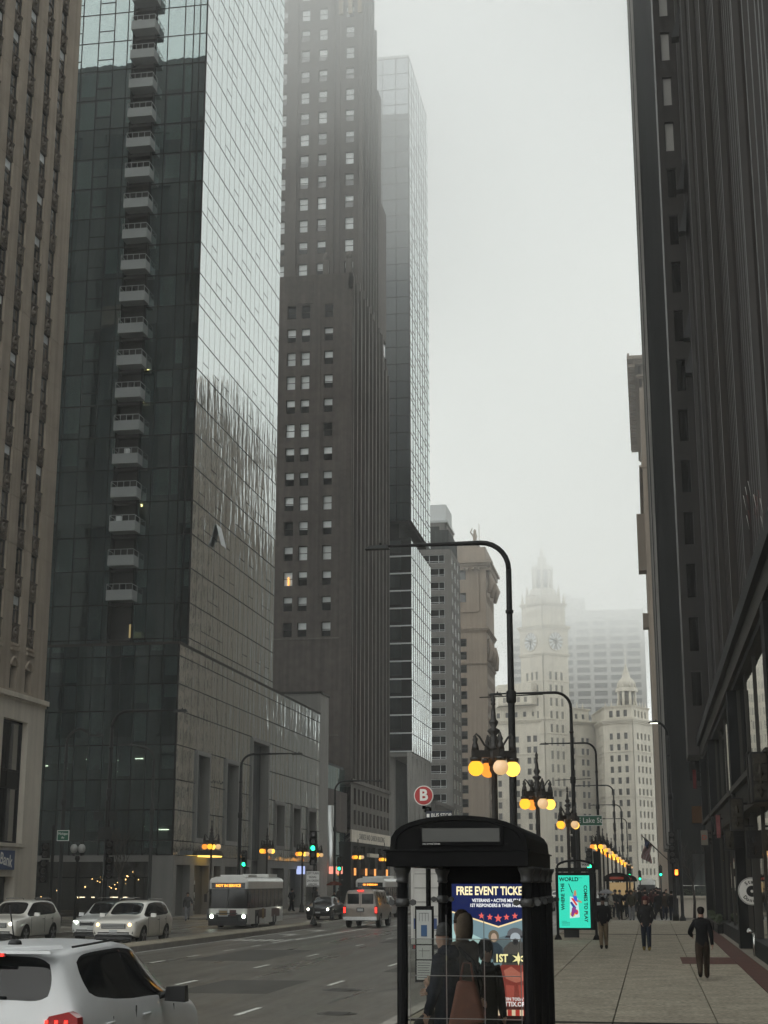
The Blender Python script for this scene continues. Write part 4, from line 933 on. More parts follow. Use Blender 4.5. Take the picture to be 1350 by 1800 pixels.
pieces('shop_window', J, mbw, M_gS, tilt=.003)
mb = MB(); mb.box(3.63, 5.2, -40, 88, .0, .02, M_dark); mb.box(3.63, 5.2, -40, 88, 4.5, 5.3, M_dark); mb.build('floor_slab', J)
mb = MB(); mb.box(3.64, 5.1, 87.6, 87.95, .5, 9, M_kd); mb.build('end_wall', J)
# lights glowing inside the shops
for i, (y, z, w, c) in enumerate(((60.2, 3.35, .9, M_warm), (61.8, 3.3, .5, M_warm), (63.0, 3.4, .6, M_warm), (74, 3.2, .5, M_warm), (47.4, 3.3, .35, M_warm), (46.8, 3.25, .25, M_warm), (38.5, 3.3, .4, M_warm))):
    piece('shop_lamp', J, FW(4.6), y, y+w, z, z+.07, 0, .07, c)
M_redglow = glow('red_neon', (1, .03, .02), 5); M_greenglow = glow('green_small', (.05, 1, .3), 3)
M_amb = glow('shop_amber', (1, .50, .12), 26)
for y_, z_, w_, h_ in ((44.5, 2.95, 1.3, .12), (46.6, 3.05, .8, .1), (42.2, 2.9, 1.0, .1), (62.4, 3.3, .9, .12), (66.2, 3.1, .5, .1), (79, 2.9, .5, .1), (59.5, 6.6, .3, .08)): piece('shop_lamp', J, FW(4.0), y_, y_+w_, z_, z_+h_, 0, .07, M_amb)
piece('neon_sign', J, FW(4.0), 70.5, 72.0, 2.6, 2.85, 0, .05, M_redglow)
piece('neon_sign', J, FW(4.2), 62.5, 63.6, 2.55, 2.72, 0, .05, M_redglow)
# planters before the shop
M_plant = mat('shrub_leaf', (.035,.05,.02), .8, var=.4, scale=.1)
def leafy(name, parent, x0, x1, y0, y1, z0, z1, n, m=None):
    mb = MB()
    for i in range(n):
        p = Vector((R.uniform(x0, x1), R.uniform(y0, y1), z0+(z1-z0)*R.random()**.8)); s = R.uniform(.03, .07)
        a = Vector((R.uniform(-1, 1), R.uniform(-1, 1), R.uniform(-.3, 1))).normalized()*s; b_ = a.orthogonal().normalized()*s*.6
        mb.add([p-a, p+b_, p+a, p-b_], [(0, 1, 2, 3)], m or M_plant)
    return mb.build(name, parent, kind='stuff' if parent else None, recalc=False)
for i, (a, b, l) in enumerate(((71.3, 76, 'near low granite planter of dark shrubs below the shop windows'), (77, 84, 'far low granite planter of dark shrubs below the shop windows'))):
    t = thing('planter', l, 'planter', (3.1, a, 0), 'planters along the shopfront'); mb = MB(); mb.box(2.84, 3.08, a, b, 0, .38, M_dkstone); mb.box(2.80, 3.09, a-.04, b+.04, .38, .44, M_led); mb.build('box', t); leafy('shrub', t, 2.84, 3.08, a, b, .42, .8, 500)
# standpipe on the pier
t = thing('standpipe', 'chrome twin standpipe fitting sticking out beside the dark pier', 'standpipe', (3.1, 50.0, .5))
M_chr = mat('chrome', (.6,.6,.58), .18, 1, var=0); mb = MB(); mb.tube([(3.08, 50.0, 0), (3.08, 50.0, .72)], .04, M_chr, 8); mb.tube([(3.08, 50.0, .7), (2.9, 49.9, .78)], [.05, .07], M_chr, 8); mb.tube([(3.08, 50.0, .7), (2.95, 50.2, .78)], [.05, .07], M_chr, 8); mb.build('pipe', t)
# ================================================================== STREET FURNITURE
M_lampiron = mat('lamp_bronze', (.022,.019,.016), .5, var=.3, scale=.1)
M_gA = glow('globe_amber', (1, .42, .03), 1.25); M_gY = glow('globe_yellow', (1, .56, .08), 1.6); M_gO = glow('globe_orange', (1, .30, .04), .95)
M_globe = mat('globe_white', (.5,.42,.33), .4, var=.05, emit=(1,.60,.26), estr=.42)
def sphere(mb, c, r, m, n=12, k=8, sz=1.0):
    mb.lathe(c, [(r*math.sin(PI*i/k), -r*sz*math.cos(PI*i/k)) for i in range(k+1)], m, n)
def historic_lamp(label, cols4=(0, 1, 2, 3)):
    t = thing('street_lamp', label, 'street lamp', (0, 0, 0), 'ornate street lamps with amber globes')
    p = MB(); p.lathe((0, 0, 0), [(.26, 0), (.26, .12), (.2, .16), (.2, .5), (.16, .62), (.11, .75), (.085, 1.0), (.075, 4.9), (.12, 4.98), (.12, 5.12)], M_lampiron, 12); p.build('post', t)
    f = MB(); f.lathe((0, 0, 5.5), [(.2, 0), (.13, .12), (.08, .2), (.12, .3), (.07, .36), (.16, .46), (.16, .5), (.06, .56), (.12, .68), (.12, .72), (.07, .78), (.06, .95), (.03, 1.12), (.07, 1.16), (.04, 1.2), (.065, 1.27), (.01, 1.4)], M_lampiron, 10); f.build('finial', t)
    gm = [M_gA, M_globe, M_gY, M_gO]
    for i in range(4):
        an = math.radians(25 + 90*i); c, s = math.cos(an), math.sin(an)
        a = MB()
        a.hexa([(c*r+s*w, s*r-c*w, z) for z in (5.3, 5.48) for r, w in ((.08, -.075), (.58, -.075), (.58, .075), (.08, .075))], M_lampiron)
        a.tube([(c*r, s*r, z) for r, z in ((.12, 5.5), (.25, 5.62), (.38, 5.82), (.47, 5.9), (.53, 5.82), (.48, 5.72), (.44, 5.78))], .028, M_lampiron, 5)
        a.lathe((c*.5, s*.5, 5.48), [(.10, 0), (.08, .12), (.05, .2), (.07, .26), (.01, .4)], M_lampiron, 7)
        a.lathe((c*.49, s*.49, 5.2), [(.13, 0), (.15, .05), (.15, .1)], M_lampiron, 10)
        a.build('bracket', t)
        g_ = MB(); sphere(g_, (c*.49, s*.49, 5.03), .195, gm[cols4[i]], 16, 10); g_.build('globe', t)
    h = MB(); h.tube([(0, 0, 5.1), (0, 0, 5.52)], [.14, .17], M_lampiron, 10); h.build('hub', t)
    return t
lamp0 = historic_lamp('nearest ornate bronze lamp with four glowing globes above the bus shelter roof', (2, 3, 0, 1))
EL = [(-3.8, 38.5, 1.0), (-3.8, 53.6, .97), (-3.8, 73.7, .97), (-3.8, 116, .95), (-3.8, 128, .95), (-3.8, 141, .95), (-3.8, 156, .95), (-3.8, 174, .95), (-3.8, 196, .95), (-3.8, 222, .95), (-3.8, 252, .95), (-3.8, 285, .95)]
ELl = ['nearest ornate bronze lamp with four glowing globes above the bus shelter roof', 'second ornate amber lamp, between the shelter and the information panel', 'third ornate amber lamp, rising behind the turquoise information panel'] + ['ornate amber lamp in the far east kerb row, number %s past the cross street' % w for w in ('one', 'two', 'three', 'four', 'five', 'six', 'seven', 'eight', 'nine')]
WL = [(-26.3, 90.8, .86), (-26.3, 104.7, .86), (-26.3, 115.8, .86), (-26.3, 120.8, .86), (-26.3, 138.7, .88), (-26.3, 152.9, .88), (-26.3, 175, .9), (-26.3, 200, .9), (-26.3, 230, .9)]
WLl = ['amber lamp on the far kerb left of the bus, in front of the podium', 'bright amber lamp on the far kerb above the white bus', 'amber lamp on the far kerb just right of the bus roof', 'amber lamp right beside the green signal over the median', 'amber lamp on the far kerb before the rounded metal shopfront', 'amber lamp before the portal of the brown tower', 'small far kerb amber lamp under the north glass tower', 'smaller far kerb amber lamp beyond the north glass tower', 'farthest small amber lamp on the west kerb']
for i, ((x, y, s), lb) in enumerate(zip(EL+WL, ELl+WLl)):
    o = lamp0 if i == 0 else copy_tree(lamp0)
    o.location = (x, y, 0); o.scale = (s, s, s); o.rotation_euler[2] = 0 if i == 0 else R.choice((0, PI/2, .3, .9, 1.2)) if i > 1 else .04; o['label'] = lb
    if i == 2: o.rotation_euler[2] = .35
M_pole = mat('pole_dark', (.008,.008,.008), .45, var=.2, scale=.5, spec=.2)
M_polew = mat('pole_weathered', (.04,.042,.041), .6, var=.2, spec=.15)
def tall_light(label, H, arm, x, y, side=-1, m=None, banner=False, tiltz=0.0, base=True, lit=False):
    m = m or M_pole; t = thing('tall_street_light', label, 'street light', (x, y, 0), 'tall single-arm street lights')
    p = MB(); r = .85
    p.lathe((x, y, 0), [(.2, 0), (.2, .35), (.14, .45), (.115, .5), (.11, 6), (.085, H-r)], m, 12)
    p.lathe((x, y, H*.6), [(.1, 0), (.15, .05), (.15, .35), (.1, .4)], m, 10); p.lathe((x, y, H*.82), [(.09, 0), (.12, .02), (.12, .1), (.09, .12)], m, 10); p.build('pole', t)
    a = MB(); pts = [(x, y, H-r-.02)] + [(x+side*r*(1-math.cos(q)), y, H-r+r*math.sin(q)) for q in [PI/2*i/7 for i in range(1, 8)]] + [(x+side*arm, y, H+tiltz)]
    a.tube(pts, [.08]*8 + [.04], m, 8); a.build('arm', t)
    h = MB(); hx = x+side*(arm+.28); h.hexa([(hx-.38, y-.12, H+tiltz-.09), (hx+.38, y-.12, H+tiltz-.09), (hx+.38, y+.12, H+tiltz-.09), (hx-.38, y+.12, H+tiltz-.09), (hx-.25, y-.06, H+tiltz+.03), (hx+.3, y-.06, H+tiltz+.05), (hx+.3, y+.06, H+tiltz+.05), (hx-.25, y+.06, H+tiltz+.03)], M_polew if m is M_pole else m)
    h.tube([(hx+.1, y, H+tiltz+.03), (hx+.1, y, H+tiltz+.12)], .04, m, 6)
    if lit: h.box(hx-.25, hx+.2, y-.08, y+.08, H+tiltz-.12, H+tiltz-.09, glow('white_lamp', (1, 1, .85), 3))
    h.build('lamp_head', t)
    if banner: b = MB(); b.tube([(x-.95, y, H*.6+.2), (x+.95, y, H*.6+.26)], .018, m, 5); b.build('banner_arm', t)
    return t
for x, y, H, lb, bn in ((-3.9, 45, 12.35, 'nearest tall dark street light arching over the road behind the shelter', True), (-3.9, 82, 12.2, 'second tall dark arched street light, holding the back of a signal', True), (-3.9, 121, 12.9, 'third tall arched street light before the clock tower building', False), (-3.9, 179, 13.1, 'fourth tall arched street light in the east kerb row', False), (-3.9, 225, 13.1, 'fifth tall arched street light, small in the mist', False), (-3.9, 275, 13.1, 'sixth and farthest tall arched street light, faint in the mist', False)):
    tall_light(lb, H, 3.78, x, y, -1, banner=bn)
tall_light('tall street light on the far left corner with its arm reaching right', 10.9, 3.4, -27.4, 75.5, 1)
tall_light('grey tall street light standing in front of the podium windows', 10.6, 3.6, -26.9, 99.5, 1, M_pole, lit=False)
tall_light('pale tall street light before the rounded metal shopfront', 10.8, 3.6, -26.9, 131, 1, M_polew)
tall_light('short-armed side street light at far left in front of the dark podium', 10.9, 1.5, -33.2, 84, 1, M_polew, tiltz=-.35)
tall_light('side street light with its arm reaching left over the dark podium', 10.7, 1.7, -31.2, 94, -1, M_polew, tiltz=.2)
t = tall_light('slim tall street light on the far right corner by the dark tower', 11.8, .5, 1.35, 94.4, -1, lit=True)

M_sigb = mat('signal_black', (.006,.006,.006), .5, var=.1, spec=.15); M_lensoff = mat('lens_off', (.02,.015,.012), .3, var=0)
M_green = glow('signal_green', (.02, 1, .38), 3.2); M_redl = glow('signal_red', (1, .04, .03), 3); M_hand = glow('signal_hand', (1, .25, .03), 3)
def sig_head(parent, x, y, z, n, lit=None, face=-1, mlit=None, sec=.36):
    """signal head of n sections, bottom at z, facing -y (face=-1) or +y"""
    b = MB(); b.box(x-.17, x+.17, y-.1, y+.1, z, z+sec*n, M_sigb)
    for i in range(n):
        zc = z+sec*(i+.5)
        vs = []; N = 10
        for yy in (y+face*.1, y+face*.34):
            vs += [(x+.15*math.cos(q), yy, zc+.15*math.sin(q)) for q in [math.radians(-20)+math.radians(220)*k/N for k in range(N+1)]]
        b.add(vs, [(k, k+1, N+1+k+1, N+1+k) for k in range(N)], M_sigb)
    h = b.build('signal_head', parent)
    for i in range(n):
        zc = z+sec*(i+.5); l = MB(); l.tube([(x, y+face*.101, zc), (x, y+face*.125, zc)], [.13, .11], (mlit or M_green) if i == lit else M_lensoff, 12); l.build('lens', h)
    return h
def signal_post(label, x, y, H, heads, r=.07, m=None):
    t = thing('traffic_signal', label, 'traffic signal', (x, y, 0), 'traffic signals'); p = MB(); p.lathe((x, y, 0), [(.2, 0), (.2, .1), (.11, .3), (r, .4), (r, H)], m or M_pole, 10); p.build('post', t)
    for hx, hy, hz, n, lit, face, ml in heads: sig_head(t, x+hx, y+hy, hz, n, lit, face, ml)
    return t
t = signal_post('signal showing green above the median sign, on a post at the median tip', -17.75, 81, 3.15, [(0, -.2, 3.1, 5, 2, -1, None)], .05, M_polew)
ms = thing('median_sign', 'small white turn sign with black lettering on the median post', 'sign', (-17.75, 80.8, 1.9))
b = MB(); b.box(-18.1, -17.4, 80.72, 80.75, 2.0, 2.8, M_white); b.box(-18.08, -17.42, 80.71, 80.719, 2.02, 2.05, M_black); b.build('plate', ms)
for i, s in enumerate(('LEFT TURN', 'SIGNAL', 'ON GREEN', 'ARROW')): text('lettering', s, .16, M_black, ms, (-17.75, 80.70, 2.68-.19*i), (PI/2, 0, 0), sx=.8)
signal_post('signal showing green on the far west kerb beside the podium', -26.7, 100.3, 3.6, [(0, -.2, 3.2, 3, 0, -1, None)])
signal_post('tiny far green signal right of the bus', -24.6, 122, 3.6, [(0, -.2, 3.1, 3, 0, -1, None)])
signal_post('far west green signal above the dark sedan', -20, 150, 3.0, [(0, -.2, 2.0, 3, 0, -1, None)])
signal_post('green signal on the kerb corner behind the turquoise panel', -3.55, 93, 4.2, [(-.05, -.2, 2.95, 3, 0, -1, None), (.35, .2, 2.95, 3, None, 1, None)], .16)
signal_post('far green signal past the cross street by the lamp row', -1.9, 140, 3.6, [(0, -.2, 2.6, 3, 0, -1, None)])
signal_post('farther green signal low over the crowd', -1.3, 185, 3.6, [(0, -.2, 2.4, 3, 0, -1, None)])
signal_post('green signal by the flag in the distance', 1.0, 165, 4, [(0, -.2, 2.8, 3, 0, -1, None)])
signal_post('green signal over the road just left of the information panel', -12.2, 165, 5, [(0, -.2, 3.4, 3, 0, -1, None)])
sg_ = signal_post('dark stack of signal heads with an orange hand on the right corner post', 1.75, 94.2, 5.3, [(-.45, -.1, 3.3, 3, None, -1, None), (-.45, -.1, 4.45, 2, None, -1, None), (-.1, .25, 3.6, 3, None, 1, None)], .1)
b = MB(); b.box(1.25, 1.7, 93.85, 94.0, 2.55, 3.0, M_sigb); h_ = b.build('walk_signal', sg_); b = MB()
for k in range(4): b.box(1.41+k*.045, 1.445+k*.045, 93.82, 93.845, 2.8, 2.95, M_hand)
b.box(1.40, 1.58, 93.82, 93.845, 2.64, 2.8, M_hand); b.build('hand_symbol', h_)
sg2 = signal_post('dark signal backs stacked on the second tall light', -3.72, 81.7, 5.6, [(-.22, .25, 3.5, 3, None, 1, None), (-.22, .25, 4.7, 2, None, 1, None)], .12)
sg3 = signal_post('dark signal post on the far left corner beside the green street sign', -28.35, 70.6, 4.9, [(-.3, -.2, 2.2, 3, None, -1, None), (-.25, -.2, 3.35, 2, None, -1, None)], .08)
sg4 = signal_post('dark signal with pale sign backs on the far left corner light post', -27.35, 75.1, 6.3, [(.35, -.15, 2.4, 3, None, -1, None), (.3, -.1, 3.55, 2, None, -1, None)], .07)
for q in ((-28.0, -27.5, 5.3, 5.75, M_polew), (-27.2, -26.75, 5.3, 5.75, M_polew), (-27.7, -27.0, 4.35, 4.95, M_polew), (-27.75, -27.6, 1.4, 2.0, M_polew), (-27.15, -27.0, 1.4, 2.0, M_polew)): b = MB(); b.box(q[0], q[1], 75.0, 75.03, q[2], q[3], q[4]); b.build('sign_plate', sg4)
M_sgreen = mat('sign_green', (.01,.10,.055), .5, var=.05)
def street_sign(label, x0, x1, y, z0, z1, s, size, sx=1.0):
    t = thing('street_sign', label, 'street sign', ((x0+x1)/2, y, z0)); b = MB(); b.box(x0, x1, y-.02, y+.02, z0, z1, M_white); b.box(x0+.03, x1-.03, y-.026, y-.0205, z0+.03, z1-.03, M_sgreen); b.box(x0+.03, x1-.03, y+.0205, y+.026, z0+.03, z1-.03, M_sgreen); b.build('plate', t)
    for i, ln in enumerate(s): text('lettering', ln, size, M_white, t, ((x0+x1)/2, y-.03, (z0+z1)/2 + (len(s)-1)*size*.5 - i*size*1.05), (PI/2, 0, 0), sx=sx)
    return t
street_sign('green Lake street name sign between the kerb light posts', -3.95, -2.55, 86.5, 5.28, 5.85, ['E Lake St'], .40, .9)
street_sign('small green two-line Michigan Av sign at far left', -28.0, -27.4, 70.2, 4.15, 4.65, ['Michigan', 'Av'], .17, .8)
t = thing('twin_globe_lamp', 'unlit white twin-globe lamp on the far left corner', 'street lamp', (-28.0, 73.0, 0)); b = MB(); b.lathe((-28.0, 73, 0), [(.15, 0), (.08, .4), (.06, 3.2), (.14, 3.35), (.1, 3.5)], M_pole, 8); b.build('post', t)
for dx in (-.2, .2): b = MB(); sphere(b, (-28.0+dx, 73, 3.85), .19, mat('globe_off', (.36,.36,.35), .4, var=.05), 10, 8, 1.2); b.lathe((-28+dx, 73, 4.06), [(.06, 0), (.07, .05), (.02, .12)], M_pole, 6); b.lathe((-28+dx, 73, 3.5), [(.06, 0), (.12, .1), (.1, .14)], M_pole, 8); b.build('globe', t)
# orange lanterns and shop signs along the brown tower
for i, (y, z, lb) in enumerate(((160.0, 2.9, 'nearest orange wall lantern on the brown tower'), (166.5, 2.9, 'second orange wall lantern on the brown tower'), (172, 2.9, 'third orange wall lantern on the brown tower'), (180, 2.9, 'farthest orange wall lantern on the brown tower'))):
    t = thing('wall_lantern', lb, 'lantern', (-30.7, y, z), 'orange lanterns on the brown tower'); b = MB(); b.box(-30.75, -30.55, y-.1, y+.1, z, z+.75, glow('lantern_glow', (1, .38, .1), .9)); b.build('glass', t); b = MB(); b.box(-30.8, -30.5, y-.15, y+.15, z+.75, z+.85, M_black); b.box(-30.8, -30.5, y-.15, y+.15, z-.1, z, M_black); b.build('frame', t)
t = thing('shop_sign', 'small pinkish lit shop sign on the far side by the green signal', 'sign', (-30.6, 146, 2.6)); b = MB(); b.box(-30.95, -29.6, 148.0, 148.1, 3.0, 3.7, glow('pink_sign', (1, .35, .25), .8)); b.build('panel', t)
t = thing('blue_shop_sign', 'tiny bluish lit shop sign beside the pink one', 'sign', (-30.6, 140, 2.6)); b = MB(); b.box(-30.95, -30.2, 134, 134.1, 2.9, 3.6, glow('blue_sign', (.5, .6, 1), .7)); b.build('panel', t)
t = thing('wall_sconce', 'yellow-lit canopy lamp over the podium door at left', 'lamp', (-30.5, 104.3, 3.9)); b = MB(); b.extr([(102.8, 4.02), (105.8, 4.02), (105.2, 4.35), (103.4, 4.35)], -30.86, -29.7, M_lampiron, 'yz'); b.build('hood', t); b = MB(); b.box(-30.8, -29.8, 103.0, 105.6, 3.92, 4.015, glow('sconce_glow', (1, .62, .12), 1.6)); b.build('lamp', t)

# ---- flag on the dark tower
t = thing('flag', 'American flag hanging from a slanted pole on the dark tower', 'flag', (1.6, 124, 3.6))
b = MB(); b.tube([(1.6, 124, 3.7), (-.55, 124, 5.75)], .04, M_led, 6); b.tube([(1.6, 124.3, 3.7), (-.3, 124.2, 5.6)], .02, M_pole, 5); sphere(b, (-.58, 124, 5.79), .07, M_gold, 8, 6); b.build('flagpole', t)
M_fr = mat('flag_red', (.22,.02,.025), .8, var=.1); M_fw = mat('flag_white', (.42,.42,.41), .8, var=.1); M_fb = mat('flag_blue', (.02,.03,.09), .8, var=.1)
def flagpt(u, v):   # u along the hoist (13 stripes), v along the fly (downwards)
    x = -.45 + u*.62 + v*(-.18) + .10*math.sin(v*5+u*3); z = 5.62 - u*.62 - v*1.55*(1-.12*u); y = 124 + .13*math.sin(v*7+u*9); return (x, y, z)
b = MB()
for i in range(13):
    for j in range(8):
        u0, u1, v0, v1 = i/13, (i+1)/13, j/8, (j+1)/8
        m = M_fb if (i < 7 and j < 3) else (M_fr if i % 2 == 0 else M_fw)
        b.add([flagpt(u0, v0), flagpt(u1, v0), flagpt(u1, v1), flagpt(u0, v1)] + [(p[0], p[1]+.012, p[2]) for p in (flagpt(u0, v0), flagpt(u1, v0), flagpt(u1, v1), flagpt(u0, v1))], [(0, 1, 2, 3), (7, 6, 5, 4)], m, True)
b.build('cloth', t, recalc=False)

# ---- bus shelter
SH = thing('bus_shelter', 'black glass bus shelter with an arched roof in the foreground', 'bus shelter', (-1.75, 16, 0))
M_sh = mat('shelter_black', (.0035,.0035,.004), .55, var=.15, scale=.3, spec=.10); M_shc = mat('shelter_collar', (.05,.05,.05), .4, .3, var=.15, scale=.1)
XL, XR, YN, YF = -2.33, -1.15, 14.55, 17.42
shposts = [(XL, YN), (XR, YN), (XL, YF), (XR, YF), (XR, 15.5), (XR, 16.46)]
for x, y in shposts:
    b = MB(); b.lathe((x, y, 0), [(.09, 0), (.09, .06), (.052, .1), (.048, .14), (.048, 2.36)], M_sh, 14)
    for q in range(8): a = 2*PI*q/8; b.tube([(x+.046*math.cos(a), y+.046*math.sin(a), .2), (x+.046*math.cos(a), y+.046*math.sin(a), 2.2)], .007, M_sh, 4)
    po = b.build('post', SH); c_ = MB(); c_.lathe((x, y, 2.24), [(.05, 0), (.062, .015), (.055, .03), (.06, .08), (.082, .12), (.085, .15)], M_shc, 14); c_.build('collar', po); c_ = MB(); c_.lathe((x, y, 2.02), [(.05, 0), (.066, .01), (.066, .07), (.05, .08)], M_shc, 14)
    for s in (-1, 1): c_.tube([(x+s*.05, y, 2.06), (x+s*.13, y, 2.06)], .018, M_shc, 6); c_.tube([(x+s*.1, y-.02, 2.06), (x+s*.1, y+.02, 2.06)], .03, M_shc, 8)
    c_.build('clamp', po)
b = MB()   # eave frame
for x0, x1, y0, y1 in ((XL-.13, XR+.03, YN-.16, YN-.02), (XL-.13, XR+.03, YF+.02, YF+.16), (XL-.13, XL+.0, YN-.019, YF+.019), (XR, XR+.03, YN-.019, YF+.019)): b.box(x0, x1, y0, y1, 2.392, 2.53, M_sh)
b.box(XL-.155, XR+.05, YN-.18, YN+.02, 2.531, 2.545, M_sh); b.box(XL-.155, XR+.05, YF-.02, YF+.18, 2.531, 2.545, M_sh); b.box(XL-.155, XL+.02, YN+.021, YF-.021, 2.531, 2.545, M_sh); b.box(XR-.02, XR+.05, YN+.021, YF-.021, 2.531, 2.545, M_sh); b.build('eave', SH)
cx = (XL-.10+XR+.02)/2; hw = (XR+.02-XL+.10)/2
def arc(hw_, zb, zt, n=16, p=.62):
    return [(cx+hw_*math.cos(q), zb+(zt-zb)*abs(math.sin(q))**p) for q in [PI*i/n for i in range(n+1)]]
b = MB(); o_ = arc(hw, 2.546, 2.86); i_ = arc(hw-.05, 2.546, 2.82)
for k in range(16):
    (x0, z0), (x1, z1), (a0, c0), (a1, c1) = o_[k], o_[k+1], i_[k], i_[k+1]
    b.hexa([(x0, YN-.12, z0), (x1, YN-.12, z1), (a1, YN-.12, c1), (a0, YN-.12, c0), (x0, YF+.12, z0), (x1, YF+.12, z1), (a1, YF+.12, c1), (a0, YF+.12, c0)], M_sh)
b.build('barrel_roof', SH)
for y in (YN-.1, YF+.08): b = MB(); b.extr(arc(hw-.052, 2.547, 2.815), y, y+.03, M_sh, 'xz'); b.build('gable_panel', SH)
b = MB(); n0, n1 = -2.115, -1.385; b.box(n0-.03, n1+.03, YN-.135, YN-.101, 2.585, 2.765, M_sh); fr = b.build('display_frame', SH)
b = MB(); b.box(n0, n1, YN-.142, YN-.1355, 2.615, 2.74, mat('display_grey', (.05,.05,.045), .25, var=.1)); b.build('display', fr)
text('display_lettering', 'cta arrival times', .026, M_white, SH, (n0+.085, YN-.137, 2.598), (PI/2, 0, 0), ext=.001); text('display_lettering', 'cta', .026, M_polew, SH, (n1+.06, YN-.105, 2.598), (PI/2, 0, 0), ext=.001)
M_shg = coated_glass('shelter_glass', .014, 4, (.84,.85,.83), (1, 1, 1), rough=.01)
M_lineg = mat('glass_edge', (.14,.14,.135), .4, var=.05)
cw = [XL+.07, XL+.07+.345, XL+.07+.70, XR-.07]
rz_ = [.33, .66, 1.02, 1.40, 1.73]
for i in range(3):
    for j in range(4): piece('glass_pane', SH, FS(YN), cw[i]+.004, cw[i+1]-.004, rz_[j]+.004, rz_[j+1]-.004, -.004, .004, M_shg)
b = MB()
for x in cw: b.box(x-.003, x+.003, YN-.006, YN+.006, .33, 1.95 if x in cw[1:3] else 1.73, M_lineg)
for z in rz_: b.box(cw[0], cw[-1], YN-.007, YN+.007, z-.003, z+.003, M_lineg)
b.build('glazing_bar', SH)
ysd = [YN+.06, 15.45, 16.4, YF-.06]
for i in range(3): piece('side_pane', SH, FW(XR), ysd[i]+.06, ysd[i+1]-.02, .3, 2.1, -.006, .006, mat('tinted_side', (.012,.012,.012), .15, var=0))
b = MB()
for k in range(5): b.box(XR-.42, XR-.1, 15.2+.28*k, 15.46+.28*k, .46, .50, M_sh)
b.box(XR-.30, XR-.2, 15.3, 15.36, 0, .46, M_sh); b.box(XR-.3, XR-.2, 16.3, 16.36, 0, .46, M_sh); b.build('bench', SH)
# ---- advertising light box at the far end
AD = thing('advert_light_box', 'lit event ticket advert in a black frame at the far end of the shelter', 'advertisement', (-1.75, 17.6, .7))
ax0, ax1, az0, az1 = XL+.06, XR-.02, .76, 2.34; ya = YF+.12
b = MB(); b.box(ax0-.03, ax1+.03, ya, ya+.14, .5, az1+.07, M_sh); b.box(ax0-.03, ax1+.03, ya-.03, ya, az1-.11, az1+.07, M_sh); b.box(ax0-.03, ax0+.03, ya-.03, ya, az0, az1-.11, M_sh); b.box(ax1-.02, ax1+.03, ya-.03, ya, az0, az1-.11, M_sh); b.box(ax0-.03, ax1+.03, ya-.03, ya, .5, az0, M_sh)
b.box(ax0+.1, ax0+.16, ya+.02, ya+.08, 0, .5, M_sh); b.box(ax1-.16, ax1-.1, ya+.02, ya+.08, 0, .5, M_sh); b.build('frame', AD)
def ink(nm, c, s=.8): return glow('ink_'+nm, c, s)
px0, px1, pz0, pz1 = ax0+.032, ax1-.022, az0+.003, az1-.113; PW, PH = px1-px0, pz1-pz0
def PX(u): return px0+PW*u
def PZ(v): return pz1-PH*v
lay = [0]
def flat(poly, m, name='print'):
    lay[0] += 1; b = MB(); y = ya-.004-lay[0]*.0006; b.extr([(PX(u), PZ(v)) for u, v in poly], y, y+.0004, m, 'xz'); return b.build(name, AD)
flat([(0, 0), (1, 0), (1, 1), (0, 1)], ink('haze_blue', (.20, .30, .33), .62), 'poster')
flat([(0, .30), (.35, .42), (.3, .75), (0, .8)], ink('glow_cyan', (.35, .52, .5), .75)); flat([(.40, .42), (1, .30), (1, .5), (.4, .56)], ink('steel', (.16, .22, .24), .55))
flat([(0, 0), (1, 0), (1, .205), (.5, .315), (0, .205)], ink('navy', (.012, .018, .07), .8)); flat([(0, .205), (.5, .315), (1, .205), (1, .216), (.5, .327), (0, .216)], ink('gold', (.8, .62, .34), .85))
flat([(0, .62), (1, .60), (1, .94), (0, .94)], ink('ember', (.07, .022, .018), .8)); flat([(0, .66), (.42, .62), (.40, .94), (0, .94)], ink('royal', (.02, .05, .22), .8))  # blue lower-left area is a reflection painted into the poster
flat([(.0, .60), (.28, .57), (.33, .68), (.22, .74), (.0, .72)], ink('paper', (.5, .52, .45), .8))
def blob(cu, cv, ru, rv, n=14, sq=1): return [(cu+ru*math.cos(2*PI*i/n), cv+rv*math.sin(2*PI*i/n)) for i in range(n)]
def sh_(P): return [(max(0, u-.17) if u < .999 else u, v) for u, v in P]
# generic woman and fire fighter figures
flat(sh_([(.52, .56), (.53, .46), (.58, .435), (.655, .435), (.71, .47), (.72, .56)]), ink('coat', (.025, .04, .055), .8)); flat(sh_(blob(.617, .39, .058, .047)), ink('hair', (.12, .10, .07), .8)); flat(sh_(blob(.62, .40, .032, .034)), ink('skin', (.36, .27, .2), .8))
flat(sh_([(.70, .60), (.72, .48), (.79, .43), (.92, .43), (.99, .48), (1, .62)]), ink('gear', (.07, .065, .06), .8)); flat(sh_(blob(.85, .375, .088, .05)), ink('helmet', (.10, .105, .11), .8)); flat(sh_([(.75, .385), (.95, .385), (.965, .40), (.74, .40)]), ink('brim', (.025, .025, .03), .8)); flat(sh_(blob(.85, .40, .055, .038)), ink('visor', (.32, .36, .38), .8)); flat(sh_(blob(.85, .43, .032, .025)), ink('mask', (.02, .02, .022), .8))
flat(sh_([(.60, .90), (.60, .66), (.70, .60), (1, .60), (1, .9)]), ink('jacket_red', (.22, .045, .035), .8)); flat(sh_([(.72, .64), (.80, .61), (.90, .66), (.97, .62), (.99, .70), (.85, .73), (.74, .70)]), ink('jacket_hi', (.42, .14, .10), .8)); flat(sh_([(.74, .745), (.83, .75), (.82, .88), (.75, .88)]), ink('trouser', (.36, .08, .06), .8)); flat(sh_([(.87, .745), (.96, .75), (.97, .88), (.89, .88)]), ink('trouser', (.36, .08, .06), .8))
